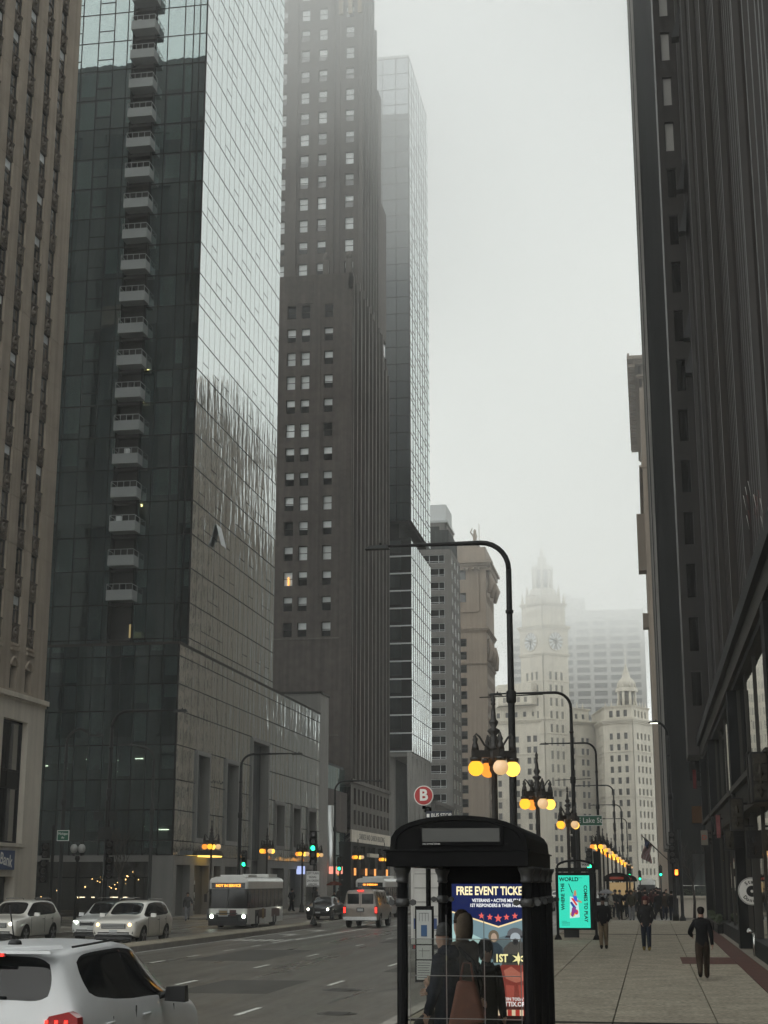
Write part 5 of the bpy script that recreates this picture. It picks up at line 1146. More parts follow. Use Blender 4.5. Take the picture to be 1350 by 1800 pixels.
for i in range(5):
    s = .026 if i != 2 else .034; c0, c1 = .32+.09*i, .245+.018*(1-abs(i-2)/2)-.006
    flat([(c0+s*(1 if k % 2 == 0 else .42)*math.sin(PI*k/5)*1.3, c1-s*(1 if k % 2 == 0 else .42)*math.cos(PI*k/5)) for k in range(10)], ink('star_red', (.7, .12, .10), .8))
flat([(0, .925), (1, .925), (1, .968), (0, .968)], ink('cream', (.75, .6, .42), .8)); flat([(0, .968), (1, .968), (1, 1), (0, 1)], ink('night', (.02, .008, .008), .8))
for k in range(12): flat([(k/12, .925), (k/12+.045, .925), (k/12+.045, .968), (k/12, .968)], ink('stripe', (.42, .04, .03), .8))
flat([(.44, .52), (1, .52), (1, .585), (.44, .585)], ink('band', (.03, .035, .03), .8))
def adt(s, u, v, size, m, sx=1, bold=0, al='CENTER'): return text('lettering', s, size, m, AD, (PX(u), ya-.035, PZ(v)), (PI/2, 0, 0), ext=.0006, align=al, sx=sx, bold=bold)
adt('FREE EVENT TICKETS', .05, .055, .128, ink('title', (.85, .74, .44), .95), .70, .0035, 'LEFT')
adt('VETERANS \u2022 ACTIVE MILITARY', .5, .125, .050, ink('white', (.75, .76, .75), .95), .86, .001); adt('1ST RESPONDERS & THEIR FAMILIES', .5, .162, .050, ink('white', (.75, .76, .75), .95), .80, .001)
adt('1ST', .46, .553, .115, ink('title2', (.95, .85, .42), .95), .8, .004, 'LEFT'); adt('TIX', .80, .553, .115, ink('title2', (.95, .85, .42), .95), .8, .004, 'LEFT')
flat([(.71+.05*(1 if k % 2 == 0 else .35)*math.sin(PI*k/6)*1.5, .553-.05*(1 if k % 2 == 0 else .35)*math.cos(PI*k/6)) for k in range(12)], ink('title2', (.95, .85, .42), .95))
adt('JOIN TODAY AT', .54, .848, .044, ink('white', (.75, .76, .75), .95), .95, .001, 'LEFT'); adt('1STTIX.ORG', .50, .885, .068, ink('white', (.75, .76, .75), .95), .88, .0015, 'LEFT'); adt('RG', .34, .885, .06, ink('white', (.75, .76, .75), .95), .9, .001)  # the RG fragment belongs to the painted reflection, not to the advert text
# ---- bus stop post with round sign, plate and timetable
BP = thing('bus_stop_post', 'bus stop post with a round red B sign and white timetable panel', 'bus stop sign', (-3.66, 25.6, 0))
b = MB(); b.lathe((-3.66, 25.6, 0), [(.26, 0), (.24, .05), (.10, .16), (.07, .3), (.045, .34), (.04, 3.38), (.06, 3.39), (.06, 3.46), (.03, 3.48)], M_sh, 12); b.build('post', BP)
M_signred = mat('sign_red', (.36,.018,.018), .4, var=.04)
M_signw = mat('sign_white', (.72,.70,.66), .5, var=.04)
b = MB(); zb = 3.66; xb = -3.72
b.tube([(xb, 25.52, zb), (xb, 25.56, zb)], [.165, .165], M_signw, 36, smooth=False); b.tube([(xb, 25.5195, zb), (xb, 25.516, zb)], [.15, .15], M_signred, 36, smooth=False); b.tube([(xb, 25.56, zb-.22), (xb, 25.56, zb-.1)], .03, M_sh, 8); ds = b.build('round_sign', BP)
text('lettering', 'B', .26, M_signw, ds, (xb, 25.513, zb), (PI/2, 0, 0), ext=.001, bold=.008)
b = MB(); b.box(-3.68, -3.24, 25.5, 25.53, 3.26, 3.40, mat('plate_navy', (.012,.015,.028), .4, var=.05)); pl = b.build('plate', BP); text('lettering', 'BUS STOP', .085, M_signw, pl, (-3.42, 25.497, 3.33), (PI/2, 0, 0), ext=.001, sx=.92, bold=.001)
b = MB(); b.box(-3.665, -3.62, 25.495, 25.4995, 3.30, 3.355, M_signw); b.build('bus_symbol', pl)
b = MB(); b.box(-3.86, -3.56, 25.42, 25.52, .66, 1.86, M_sh); tb = b.build('timetable_case', BP)
M_pap = mat('timetable_paper', (.40,.41,.40), .5, var=.05)
b = MB(); b.box(-3.835, -3.585, 25.41, 25.419, 1.26, 1.80, M_pap); b.box(-3.835, -3.585, 25.41, 25.419, 1.02, 1.24, M_pap); b.box(-3.835, -3.585, 25.41, 25.419, .70, 1.0, M_pap); b.build('timetable', tb)
b = MB(); b.box(-3.76, -3.66, 25.405, 25.4095, 1.38, 1.56, mat('blue_block', (.02,.07,.17), .5)); 
for k in range(7): b.box(-3.82, -3.60-R.random()*.04, 25.406, 25.4095, .73+.038*k, .737+.038*k, M_dark)
for k in range(4): b.box(-3.79+.05*k, -3.785+.05*k, 25.406, 25.4095, 1.62, 1.75, M_dark)
b.box(-3.79, -3.64, 25.406, 25.4095, 1.745, 1.751, M_dark); b.box(-3.74, -3.735, 25.406, 25.4095, 1.05, 1.2, M_dark); b.box(-3.80, -3.62, 25.406, 25.4095, 1.15, 1.156, M_dark); b.build('route_map', tb)

# ---- city information panel
CI = thing('information_panel', 'turquoise lit poster panel in an arched black city information frame', 'display panel', (-3.0, 63, 0))
q0, q1 = -3.83, -2.18; yq = 63.0
b = MB()
for x in (q0+.06, q1-.06): b = MB(); b.lathe((x, yq, 0), [(.16, 0), (.10, .14), (.055, .2), (.05, 2.62)], M_sh, 10); b.build('post', CI)
b = MB(); b.box(q0+.1, q1-.1, yq-.1, yq+.1, .38, 2.62, M_sh); b.box(q0+.3, q0+.9, yq+.0, yq+.12, .08, .38, M_dark); b.build('case', CI)
b = MB(); pts = [(q0+.08, yq, 2.55), (q0+.1, yq, 2.8)] + [(-3.005+.73*math.cos(a), yq, 2.85+.24*math.sin(a)) for a in [PI-PI*i/10 for i in range(0, 11)]] + [(q1-.1, yq, 2.8), (q1-.08, yq, 2.55)]
b.tube(pts, .045, M_sh, 6); b.box(q0+.02, q1-.02, yq-.06, yq+.06, 2.64, 2.80, M_sh); b.build('arch', CI)
text('lettering', 'CITY INFORMATION', .12, M_polew, CI, (-3.0, yq-.062, 2.715), (PI/2, 0, 0), sx=.95)
b = MB(); b.box(-2.78, -2.42, yq+.1, yq+.12, 2.83, 3.0, M_signw); b.build('small_sign', CI); text('lettering', 'WAY!', .13, M_black, CI, (-2.6, yq+.095, 2.915), (PI/2, 0, 0), sx=.9, bold=.004)
M_teal = glow('screen_teal', (.045, .80, .56), .62)
e0, e1, g0, g1 = -3.70, -2.46, .46, 2.50
b = MB(); b.box(e0, e1, yq-.112, yq-.101, g0, g1, M_teal); scr = b.build('screen', CI)
def cit(s, x, z, size, rot=0, sx=1): 
    o = text('lettering', s, size, M_black, CI, (x, yq-.116, z), (PI/2, 0, 0), ext=.001, sx=sx, bold=.006); o.rotation_euler = Euler((PI/2, -rot, 0), 'XYZ'); return o
cit('WORLD', e0+.42, g1-.16, .21); cit('WHERE THE', e0+.17, g1-.83, .19, PI/2); cit('COMES TO PLAY', e1-.17, g1-1.10, .19, -PI/2)
b = MB(); ink2 = lambda n, c, s=.7: glow('art_'+n, c, s)
def cf(poly, m, k): b.extr([(e0+(e1-e0)*u, g1-(g1-g0)*v) for u, v in poly], yq-.1135-k*.0008, yq-.113-k*.0008, m, 'xz')
b.box(e0+.62, e1-.28, yq-.114, yq-.1125, g1-.1, g1-.09, M_black)
cf([(.36, .40), (.62, .44), (.66, .80), (.34, .82)], ink2('pale', (.5, .85, .8)), 1); cf([(.38, .48), (.50, .40), (.60, .50), (.46, .58)], ink2('white', (.8, .8, .8)), 2); cf([(.44, .36), (.58, .40), (.62, .52), (.50, .48)], ink2('blue', (.05, .12, .6)), 3)
cf([(.36, .52), (.42, .50), (.56, .62), (.50, .66)], ink2('navy', (.02, .05, .3)), 4); cf([(.40, .44), (.46, .43), (.60, .56), (.55, .58)], ink2('red', (.7, .05, .04)), 5); cf(blob(.44, .74, .09, .05), ink2('yellow', (.8, .6, .1)), 6); cf(blob(.56, .70, .06, .05), ink2('red', (.7, .05, .04)), 7); cf([(.50, .30), (.56, .28), (.58, .38), (.48, .40)], ink2('skin', (.5, .25, .15)), 8)
cf([(.32, .16), (.34, .155), (.46, .34), (.44, .35)], M_black, 9); cf([(.60, .46), (.74, .50), (.73, .53), (.60, .50)], ink2('skin', (.5, .25, .15)), 10); cf([(.38, .76), (.42, .62), (.52, .60), (.60, .72), (.52, .70), (.44, .80)], ink2('purple', (.25, .05, .25)), 11)
b.build('artwork', CI)
b = MB()
for k in range(4): b.box(e0+.1, e0+.42-(.12 if k == 3 else 0), yq-.114, yq-.112, g0+.1+.05*k, g0+.112+.05*k, M_black)
b.build('small_print', CI)

# ---- signs and blades on the shopfront
M_bronze = mat('old_bronze', (.035,.030,.022), .6, .0, var=.7, scale=.12, spec=.2)
def donut():
    t = thing('donut_sign', 'round white Stan\'s Donuts sign with a dark donut ring on the pier', 'sign', (3.42, 55.4, 1.9))
    c = (3.43, 55.42, 1.93); b = MB(); b.tube([(c[0], 55.48, c[2]), (c[0], c[1], c[2])], [.47, .47], M_signw, 32, smooth=False); b.build('disc', t)
    b = MB(); b.tube([(c[0], 55.415, c[2]), (c[0], 55.41, c[2])], [.455, .455], M_dark, 32, smooth=False); b.tube([(c[0], 55.4095, c[2]), (c[0], 55.405, c[2])], [.44, .44], M_signw, 32, smooth=False); b.tube([(c[0], 55.4045, c[2]), (c[0], 55.40, c[2])], [.19, .19], M_dark, 24, smooth=False); b.tube([(c[0], 55.3995, c[2]), (c[0], 55.395, c[2])], [.05, .05], M_signw, 16, smooth=False); b.build('donut_ring', t)
    for s, a0, sp, fl in (("Stan's", 125, 19, 1), ("Donuts", 222, 19, -1)):
        for i, ch in enumerate(s):
            a = math.radians(a0 - sp*i if fl == 1 else a0 + sp*i); o = text('letter', ch, .17, M_black, t, (c[0]+.315*math.cos(a), 55.395, c[2]+.315*math.sin(a)), (PI/2, 0, 0), ext=.001, bold=.004)
            o.rotation_euler = (PI/2, -(a-PI/2) if fl == 1 else -(a+PI/2), 0)
donut()
M_pink = mat('sign_pink', (.20,.07,.07), .7, spec=.1, var=.5, scale=.2); M_redsign = mat('sign_dullred', (.13,.015,.015), .7, spec=.1, var=.5, scale=.3)
def blade(label, x0, x1, y, z0, z1, m, s=None, th=.25, mtxt=None, mback=None):
    t = thing('blade_sign', label, 'blade sign', (x1, y, z0), 'blade signs along the shopfront'); b = MB(); b.box(x0, x1, y, y+th, z0, z1, mback or M_dark); b.box(x1, 3.2, y+th*.4, y+th*.6, z1-.2, z1-.14, M_black); b.box(x1, 3.2, y+th*.4, y+th*.6, z0+.1, z0+.16, M_black); b.build('box', t)
    b = MB(); b.box(x0+.04, x1-.04, y-.012, y-.001, z0+.04, z1-.04, m)
    if m is M_bronze or m is M_dark:
        for q in range(5): zz = z0+.08+(z1-z0-.16)*q/5; b.box(x0+.07+.02*(q%2), x1-.07, y-.05-.02*(q%3), y-.0125, zz, zz+(z1-z0)*.11, m)
        b.lathe(((x0+x1)/2, y-.04, z0+.1), [(.02, 0), (.06, .1), (.03, .3), (.07, .5), (.02, z1-z0-.25)], m, 6)
    b.build('face', t)
    if s: text('lettering', s, min((x1-x0)*.8, (z1-z0)*.7), mtxt or M_signw, t, ((x0+x1)/2, y-.016, (z0+z1)/2), (PI/2, 0, 0), ext=.002, bold=.006)
    return t
blade('big ornate bronze box sign hanging from the near shop fascia', 2.52, 2.95, 38.4, 4.15, 5.35, M_bronze, None, .9)
blade('second bronze box sign just behind the big ornate one', 2.55, 2.9, 40.2, 4.2, 5.5, M_bronze, None, .5)
blade('dark carved box sign halfway along the fascia', 2.5, 2.92, 49.0, 3.8, 4.8, M_bronze, None, .5)
blade('small pale box sign under the carved one', 2.55, 2.9, 54.5, 3.3, 4.0, M_bronze, None, .4)
blade('pink script sign leaning out over the pavement', 2.74, 2.98, 66.0, 4.0, 5.0, M_pink, None, .15)
blade('orange letter D blade sign at the far end of the shops', 2.5, 2.92, 79.0, 4.0, 4.8, mat('d_white', (.17,.155,.13), .7, spec=.1), 'D', .12, mat('sign_orange', (.30,.05,.02), .6))
b_ = blade('dull red rounded sign high near the far corner', 2.45, 2.7, 86.0, 7.2, 8.3, M_redsign, None, .15)
blade('small dark hanging sign left of the donut pier', 2.75, 3.2, 45.8, 2.9, 3.7, M_dark, None, .12)
blade('dark hanging sign with a white mark near the top right', 2.72, 3.1, 36.0, 3.2, 4.4, M_dark, None, .12)
t = thing('awning_flags', 'cluster of small red and white pennants near the upper ledge', 'bunting', (2.9, 33.5, 10.4)); b = MB()
for k in range(14): y = 32.6+.17*k; z = 10.5+R.uniform(-.2, .4); x = 2.5+R.uniform(-.1, .3); b.add([(x, y, z), (x, y+.16, z+.05), (x+.05, y+.08, z-.35)], [(0, 1, 2)], M_redsign if k % 2 else M_signw)
b.build('pennant', t, kind='stuff', recalc=False)
# ================================================================== VEHICLES
M_tyre = mat('tyre', (.012,.012,.012), .8, var=.2, scale=.2); M_rim = mat('alloy_rim', (.28,.28,.28), .35, .7, var=.1); M_glasscar = mat('car_glass', (.008,.009,.010), .05, spec=.45, var=0)
M_trim = mat('black_trim', (.012,.012,.013), .5, var=.1); M_chrome = mat('car_chrome', (.5,.5,.49), .2, 1, var=0); M_plate = mat('plate', (.45,.46,.46), .5, var=.1)
def paint(nm, c, metal=0, rough=.28): return mat('paint_'+nm, c, rough, metal, var=.10, scale=.6, coat=.7, spec=.5)
M_tail = mat('tail_lens', (.30,.008,.01), .15, var=.1, scale=.05, coat=.5); M_tailon = glow('brake_on', (1, .03, .02), 2.6); M_headw = glow('head_white', (1, .97, .78), 7); M_headg = glow('head_cool', (.85, 1, .8), 6); M_heady = glow('head_warm', (1, .62, .25), 4)
def section(st):
    y, zb, hwb, zs, hws, zt_, hwt, zr, hwr = st
    return [(0, zb), (hwb*.75, zb), (hwb, zb+.05), (hws, zs-.14), (hws, zs+.06), (hwt, zt_), (hwr+(hwt-hwr)*.06, zr-.055 if zr-zt_ > .2 else zt_+(zr-zt_)*.6), (hwr*.90, zr), (hwr*.45, zr+.018), (0, zr+.024)]
def car(name, label, cat, sts, col_m, glass_side, glass_top, wheels, wr, loc, rz=0, group=None, roof_m=None, levels=2, hw=None, sx=1.0, pillars=()):
    t = thing(name, label, cat, (0, 0, 0), group)
    secs = [section(s) for s in sts]; n = len(secs[0]); vs = []; fs = []; ms = []
    N = 2*n-2
    for s, sec in zip(sts, secs):
        loop = [(x, s[0], z) for x, z in sec] + [(-x, s[0], z) for x, z in sec[-2:0:-1]]; vs += loop
    for i in range(len(sts)-1):
        for k in range(N):
            k2 = (k+1) % N; fs.append((i*N+k, i*N+k2, (i+1)*N+k2, (i+1)*N+k))
            kk = k if k < n-1 else N-1-k       # mirrored index of the strip
            g = 0
            if kk == 5 and i in glass_side: g = 1
            if kk in (7, 8) and i in glass_top: g = 1
            if kk in (7, 8, 6) and g == 0 and roof_m is not None and i in roof_m[1]: g = 2
            if kk in (0, 1) : g = 3
            ms.append(g)
    fs.append(tuple(range(N))[::-1]); ms.append(0); fs.append(tuple((len(sts)-1)*N+k for k in range(N))); ms.append(0)
    me = bpy.data.meshes.new('car_body'); me.from_pydata([(x*sx, y, z) for x, y, z in vs], [], fs)
    for m in (col_m, M_glasscar, roof_m[0] if roof_m else col_m, M_trim): me.materials.append(m)
    me.polygons.foreach_set('material_index', ms); me.polygons.foreach_set('use_smooth', [True]*len(fs))
    bm = bmesh.new(); bm.from_mesh(me); bmesh.ops.recalc_face_normals(bm, faces=bm.faces)
    cl = bm.edges.layers.float.new('crease_edge')
    for e in bm.edges:
        m_ = {f.material_index for f in e.link_faces}
        if len(m_) > 1: e[cl] = .95
    bm.to_mesh(me); bm.free()
    o = bpy.data.objects.new('body', me); col.objects.link(o); o.parent = t
    sd = o.modifiers.new('s', 'SUBSURF'); sd.levels = levels; sd.render_levels = levels
    cutters = []
    for (wx, wy) in wheels:
        for s in (-1, 1):
            c = MB(); c.tube([(s*(wx-.30), wy, wr), (s*(wx+.4), wy, wr)], [wr*1.16]*2, M_trim, 24, smooth=False); co = c.build('cutter'); cutters.append(co)
            bo = o.modifiers.new('b', 'BOOLEAN'); bo.operation = 'DIFFERENCE'; bo.object = co; bo.solver = 'EXACT'
    bpy.context.view_layer.update(); dg = bpy.context.evaluated_depsgraph_get()
    nm = bpy.data.meshes.new_from_object(o.evaluated_get(dg)); o.modifiers.clear(); o.data = nm
    for c in cutters: bpy.data.objects.remove(c)
    for (wx, wy) in wheels:
        for s in (-1, 1):
            w = MB(); w.tube([(s*(wx-.22), wy, wr), (s*(wx-.20), wy, wr), (s*(wx-.02), wy, wr), (s*wx, wy, wr)], [wr*.93, wr, wr, wr*.92], M_tyre, 24); ty = w.build('wheel', t)
            r = MB(); r.tube([(s*(wx-.03), wy, wr), (s*(wx+.004), wy, wr)], [wr*.66, wr*.68], M_trim, 20, smooth=False)
            for q in range(5):
                a = 2*PI*q/5+.3; c_, s_ = math.cos(a), math.sin(a)
                r.hexa([(s*(wx+d), wy+c_*rr+(-s_)*w_, wr+s_*rr+c_*w_) for d in (.004, .016) for rr, w_ in ((.03, -.03), (wr*.66, -.045), (wr*.66, .045), (.03, .03))], M_rim)
            r.tube([(s*(wx+.002), wy, wr), (s*(wx+.022), wy, wr)], [.06, .05], M_rim, 10); r.build('rim', ty)
    t.location = loc; t.rotation_euler[2] = rz; return t, o
def bx(t, name, x0, x1, y0, y1, z0, z1, m, sym=False):
    """small bevelled box part(s) in the car's own coordinates"""
    for s in ((1, -1) if sym else (1,)):
        b = MB(); a, c = (x0, x1) if s == 1 else (-x1, -x0); b.box(a, c, y0, y1, z0, z1, m); o = b.build_local(name, t)
    return o
def _bl(s, name, t, label=None):
    sv = OFF.get(t.name); OFF[t.name] = Vector((0, 0, 0)); o = s.build(name, t, label=label); OFF[t.name] = sv if sv is not None else Vector((0, 0, 0)); return o
MB.build_local = _bl
def mirror_parts(t, x, y, z, m, s=1.0):
    for sd in (-1, 1):
        b = MB(); b.tube([(sd*x, y+.05, z), (sd*(x+.07), y, z+.02)], [.03, .04], M_trim, 6)
        b.lathe((0, 0, 0), [(.001, 0), (.001, .001)], m, 3) if False else None
        cx_ = sd*(x+.17*s); b.hexa([(cx_-.11*s, y-.03, z-.05*s), (cx_+.11*s, y-.01, z-.04*s), (cx_+.10*s, y+.09, z-.04*s), (cx_-.11*s, y+.11, z-.05*s), (cx_-.10*s, y-.02, z+.10*s), (cx_+.09*s, y, z+.08*s), (cx_+.09*s, y+.08, z+.09*s), (cx_-.10*s, y+.10, z+.10*s)], m)
        b.build_local('mirror', t)
SUV = [(0, .42, .66, .66, .76, .82, .70, .88, .60), (.07, .30, .80, .68, .87, .90, .82, .95, .68), (.45, .26, .87, .76, .92, .97, .87, 1.02, .74), (1.00, .26, .88, .82, .93, 1.02, .89, 1.07, .76), (1.22, .26, .88, .84, .93, 1.05, .89, 1.12, .74), (1.95, .26, .88, .85, .93, 1.08, .88, 1.58, .66), (2.10, .26, .88, .85, .93, 1.08, .88, 1.63, .67), (2.68, .26, .88, .85, .93, 1.09, .88, 1.66, .68), (2.76, .26, .88, .85, .93, 1.09, .88, 1.66, .68), (3.50, .26, .88, .86, .93, 1.11, .88, 1.65, .67), (3.58, .26, .88, .86, .93, 1.11, .88, 1.65, .67), (4.16, .27, .87, .88, .92, 1.14, .87, 1.61, .65), (4.33, .28, .86, .90, .91, 1.16, .85, 1.58, .63), (4.56, .30, .85, .92, .89, 1.12, .82, 1.18, .66), (4.62, .34, .80, .86, .86, 1.0, .78, 1.05, .62), (4.66, .45, .72, .78, .78, .88, .70, .92, .56)]
def suv_face(t, grille='bars', head=M_headw, body=None, w=.92, zf=.0, drl=True):
    for s in (-1, 1):
        b = MB(); b.hexa([(s*.52, .0, .74), (s*.80, .12, .76), (s*.80, .30, .76), (s*.52, .2, .74), (s*.50, .03, .84), (s*.84, .20, .90), (s*.84, .34, .90), (s*.50, .2, .85)], M_glasscar); b.build_local('headlight', t)
        b = MB(); sphere(b, (s*.63, .03, .80), .065, head, 10, 6); sphere(b, (s*.76, .12, .82), .05, head, 10, 6) if drl else None; b.build_local('headlight_bulb', t)
        b = MB(); b.box(s*.68-.08, s*.68+.08, .035, .2, .46, .56, M_trim); b.build_local('fog_lamp_recess', t)
    b = MB(); b.box(-.48, .48, -.022, .12, .66, .84, M_trim); g = b.build_local('grille', t)
    b = MB()
    if grille == 'bars':
        for z in (.70, .75, .80): b.box(-.46, .46, -.034, -.023, z, z+.014, M_chrome)
    else:
        for x in (-.43, .03): b.box(x, x+.40, -.034, -.023, .80, .83, M_chrome); b.box(x, x+.40, -.034, -.023, .66, .68, M_chrome)
    b.build_local('grille_bar', t)
    b = MB(); b.box(-.74, .74, -.012, .2, .27, .37, M_trim); b.build_local('bumper_lip', t); b = MB(); b.box(-.62, .62, -.005, .15, .40, .53, M_trim); b.box(-.60, .60, -.015, -.006, .455, .475, M_chrome); b.build_local('lower_grille', t)
    b = MB(); b.box(-.16, .16, -.03, -.016, .51, .61, M_plate); b.build_local('number_plate', t)
def suv_side(t, x=.935, ys=((2.15, 'd'), (3.05, 'd'))):
    for s in (-1, 1):
        for y, _ in ys: b = MB(); b.box(s*x-.012, s*x+.014, y+.32, y+.50, .93, .955, M_chrome); b.build_local('door_handle', t)
        b = MB()
        for y in (1.35, 2.72, 3.56): b.box(s*(x-.004)-.004, s*(x-.004)+.004, y, y+.012, .42, 1.04, M_trim)
        b.build_local('door_gap', t)
        b = MB(); b.tube([(s*.60, 2.3, 1.70), (s*.60, 2.4, 1.735), (s*.60, 4.0, 1.72), (s*.60, 4.1, 1.68)], .018, M_chrome if s else M_trim, 6); b.build_local('roof_rail', t)
        b = MB(); b.box(s*.70-.12, s*.70+.12, 4.50, 4.60, .88, 1.10, M_tail); b.build_local('tail_lamp', t)
P_wh = paint('pearl', (.66,.64,.59)); P_wh2 = paint('white', (.62,.63,.62)); P_sil = paint('champagne', (.21,.175,.145), .3, .35); P_blk = paint('black', (.012,.012,.013)); P_gry = paint('grey', (.10,.10,.105), .3); P_redd = paint('red', (.16,.015,.012)); P_near = mat('paint_silver_white', (.56,.57,.58), .3, .0, var=.08, scale=.6, coat=.25, spec=.4)
GS = [5, 6, 8, 10]; GT = [4, 12]
t, o = car('parked_suv', 'pearl white SUV with roof rails and amber headlights, rightmost of the three by the median', 'car', SUV, P_wh, (4, 5, 6, 7, 8, 9, 10), (4, 12), ((.90, .92), (.90, 3.72)), .36, (-20.15, 56.6, G), 0, 'white cars waiting beyond the median')
t.name = 'waiting_suv'; suv_face(t, 'bars', M_heady); suv_side(t); mirror_parts(t, .87, 1.62, 1.10, P_wh)
t, o = car('waiting_suv', 'white SUV with a black roof and twin dark grilles, middle of the three', 'car', [(a, b, c, d*.96, e, f*.96, g, h*.965, i) for a, b, c, d, e, f, g, h, i in SUV], P_wh2, (4, 5, 6, 7, 8, 9, 10), (4, 12), ((.90, .92), (.90, 3.72)), .35, (-22.15, 59.6, G), 0, 'white cars waiting beyond the median', roof_m=(P_blk, (5, 6, 7, 8, 9, 10, 11)))
suv_face(t, 'twin', M_headg); suv_side(t); mirror_parts(t, .87, 1.62, 1.06, P_wh2)
t, o = car('waiting_suv', 'white crossover with cool white headlights at the left edge, leftmost of the three', 'car', SUV, P_wh, (4, 5, 6, 7, 8, 9, 10), (4, 12), ((.90, .92), (.90, 3.72)), .36, (-25.05, 56.9, G), 0, 'white cars waiting beyond the median')
suv_face(t, 'bars', M_headw); suv_side(t); mirror_parts(t, .87, 1.62, 1.10, P_wh)
# near hatchback seen from behind (front is at local y=0, turned round)
HATCH = [(0, .42, .60, .62, .70, .76, .66, .82, .55), (.08, .28, .74, .64, .80, .84, .76, .90, .62), (.45, .24, .80, .72, .865, .93, .81, .99, .68), (.95, .24, .82, .78, .875, .99, .835, 1.05, .70), (1.10, .24, .82, .80, .875, 1.01, .84, 1.09, .69), (1.85, .24, .82, .82, .875, 1.05, .83, 1.53, .60), (2.0, .24, .82, .82, .875, 1.05, .83, 1.57, .61), (2.42, .24, .82, .83, .875, 1.06, .83, 1.60, .62), (2.48, .24, .82, .83, .875, 1.06, .83, 1.60, .62), (3.02, .24, .82, .84, .88, 1.09, .82, 1.59, .61), (3.18, .24, .82, .85, .88, 1.12, .82, 1.585, .61), (3.60, .25, .81, .87, .875, 1.14, .80, 1.56, .60), (3.80, .26, .80, .88, .865, 1.13, .79, 1.50, .585), (3.95, .28, .78, .90, .85, 1.06, .80, 1.12, .66), (4.02, .32, .74, .84, .83, .98, .77, 1.0, .62), (4.07, .42, .66, .72, .76, .84, .70, .88, .55)]
H_, ho = car('hatchback', 'silver white hatchback from behind with brake lights on, cut by the left edge', 'car', HATCH, P_near, (4, 5, 6, 7, 8, 9, 10), (4, 12), ((.83, .80), (.84, 3.28)), .31, (-6.42, 18.9, G), PI, levels=3)
b = MB(); b.hexa([(x*w_, y, z) for y, z, w_ in ((3.72, 1.575, .58), (3.97, 1.54, .56)) for x in (-1, 1)] + [(x*w_, y, z) for y, z, w_ in ((3.72, 1.605, .57), (3.96, 1.565, .55)) for x in (-1, 1)], P_near)
sp = b.build_local('spoiler', H_); b = MB(); b.box(-.14, .14, 3.965, 3.985, 1.515, 1.545, M_tail)
for k in range(6): b.box(-.125+.044*k, -.10+.044*k, 3.986, 3.992, 1.52, 1.54, M_tailon)
b.build_local('third_brake_light', H_)
for s in (-1, 1):
    b = MB(); pts = [(.52, .90), (.60, 1.02), (.78, 1.06), (.86, 1.01), (.88, .86), (.80, .72), (.62, .72)]
    b.extr([(s*x, z) for x, z in pts], 3.90, 4.035, M_tail, 'xz'); tl = b.build_local('tail_light', H_)
    b = MB()
    for i in range(6):
        for j in range(5):
            x, z = .58+.045*i, .76+.05*j
            if (i+j) % 2 == 0: b.box(s*x-.014, s*x+.014, 4.036, 4.042, z, z+.028, M_tailon)
    b.build_local('brake_bulbs', H_)
b = MB(); b.box(-.62, .62, 3.955, 3.995, .96, 1.0, P_near); b.box(-.40, .40, 3.995, 4.03, .935, .985, P_near); b.build_local('tailgate_handle', H_)
b = MB(); b.box(-.25, .25, 4.06, 4.075, .62, .78, M_plate); b.build_local('number_plate', H_)
for s in (-1, 1):
    for y in (1.95, 3.0): b = MB(); b.tube([(s*.868, y+.12, .90), (s*.895, y+.16, .905), (s*.895, y+.28, .905), (s*.868, y+.32, .90)], .013, P_near, 6); b.build_local('door_handle', H_)
    b = MB()
    for y, z1 in ((1.25, .93), (2.45, 1.0), (3.10, .95)): b.box(s*.862-.005, s*.862+.006, y, y+.01, .38, z1, M_trim)
    b.build_local('door_gap', H_)
    b = MB(); b.tube([(s*.60, 1.95, 1.575), (s*.615, 2.5, 1.612), (s*.60, 3.55, 1.585)], .011, M_trim, 5); b.build_local('roof_gutter', H_)
mirror_parts(H_, .83, 1.62, 1.03, M_trim, 1.05)
b = MB(); b.lathe((0, 3.45, 1.60), [(.07, 0), (.06, .03), (.02, .05)], M_trim, 8); b.tube([(0, 3.47, 1.64), (0, 3.62, 1.95)], .007, M_trim, 5); b.build_local('antenna', H_)
b = MB(); b.box(-.12, .12, 4.0, 4.02, 1.20, 1.23, M_trim); b.tube([(-.05, 3.985, 1.14), (.30, 3.94, 1.22)], .012, M_trim, 5); b.build_local('rear_wiper', H_)
H_.scale = (1.1, 1.1, 1.1)
# van
VAN = [(0, .5, .70, .75, .80, .95, .74, 1.0, .62), (.1, .36, .85, .78, .93, 1.02, .88, 1.06, .7), (.6, .34, .90, .9, .97, 1.12, .92, 1.16, .74), (.8, .34, .9, .9, .97, 1.14, .93, 1.2, .75), (1.35, .34, .9, .92, .97, 1.18, .92, 1.88, .74), (1.5, .34, .9, .92, .97, 1.18, .92, 1.93, .76), (2.1, .34, .9, .92, .97, 1.18, .92, 1.95, .77), (2.2, .34, .9, .92, .97, 1.18, .92, 1.95, .77), (3.2, .34, .9, .92, .97, 1.18, .92, 1.95, .77), (3.3, .34, .9, .92, .97, 1.18, .92, 1.95, .77), (4.4, .34, .9, .92, .97, 1.18, .92, 1.95, .77), (4.62, .34, .9, .92, .97, 1.18, .91, 1.94, .77), (4.80, .36, .9, .92, .96, 1.17, .90, 1.92, .76), (4.86, .38, .88, .92, .95, 1.16, .88, 1.2, .80), (4.9, .4, .86, .9, .93, 1.05, .86, 1.1, .78)]
V, vo = car('passenger_van', 'champagne passenger van from behind with red brake lights, under the median sign', 'van', VAN, P_sil, (4, 5, 7, 9, 10), (4,), ((.92, .95), (.92, 3.9)), .36, (-15.30, 86.3, G), PI)
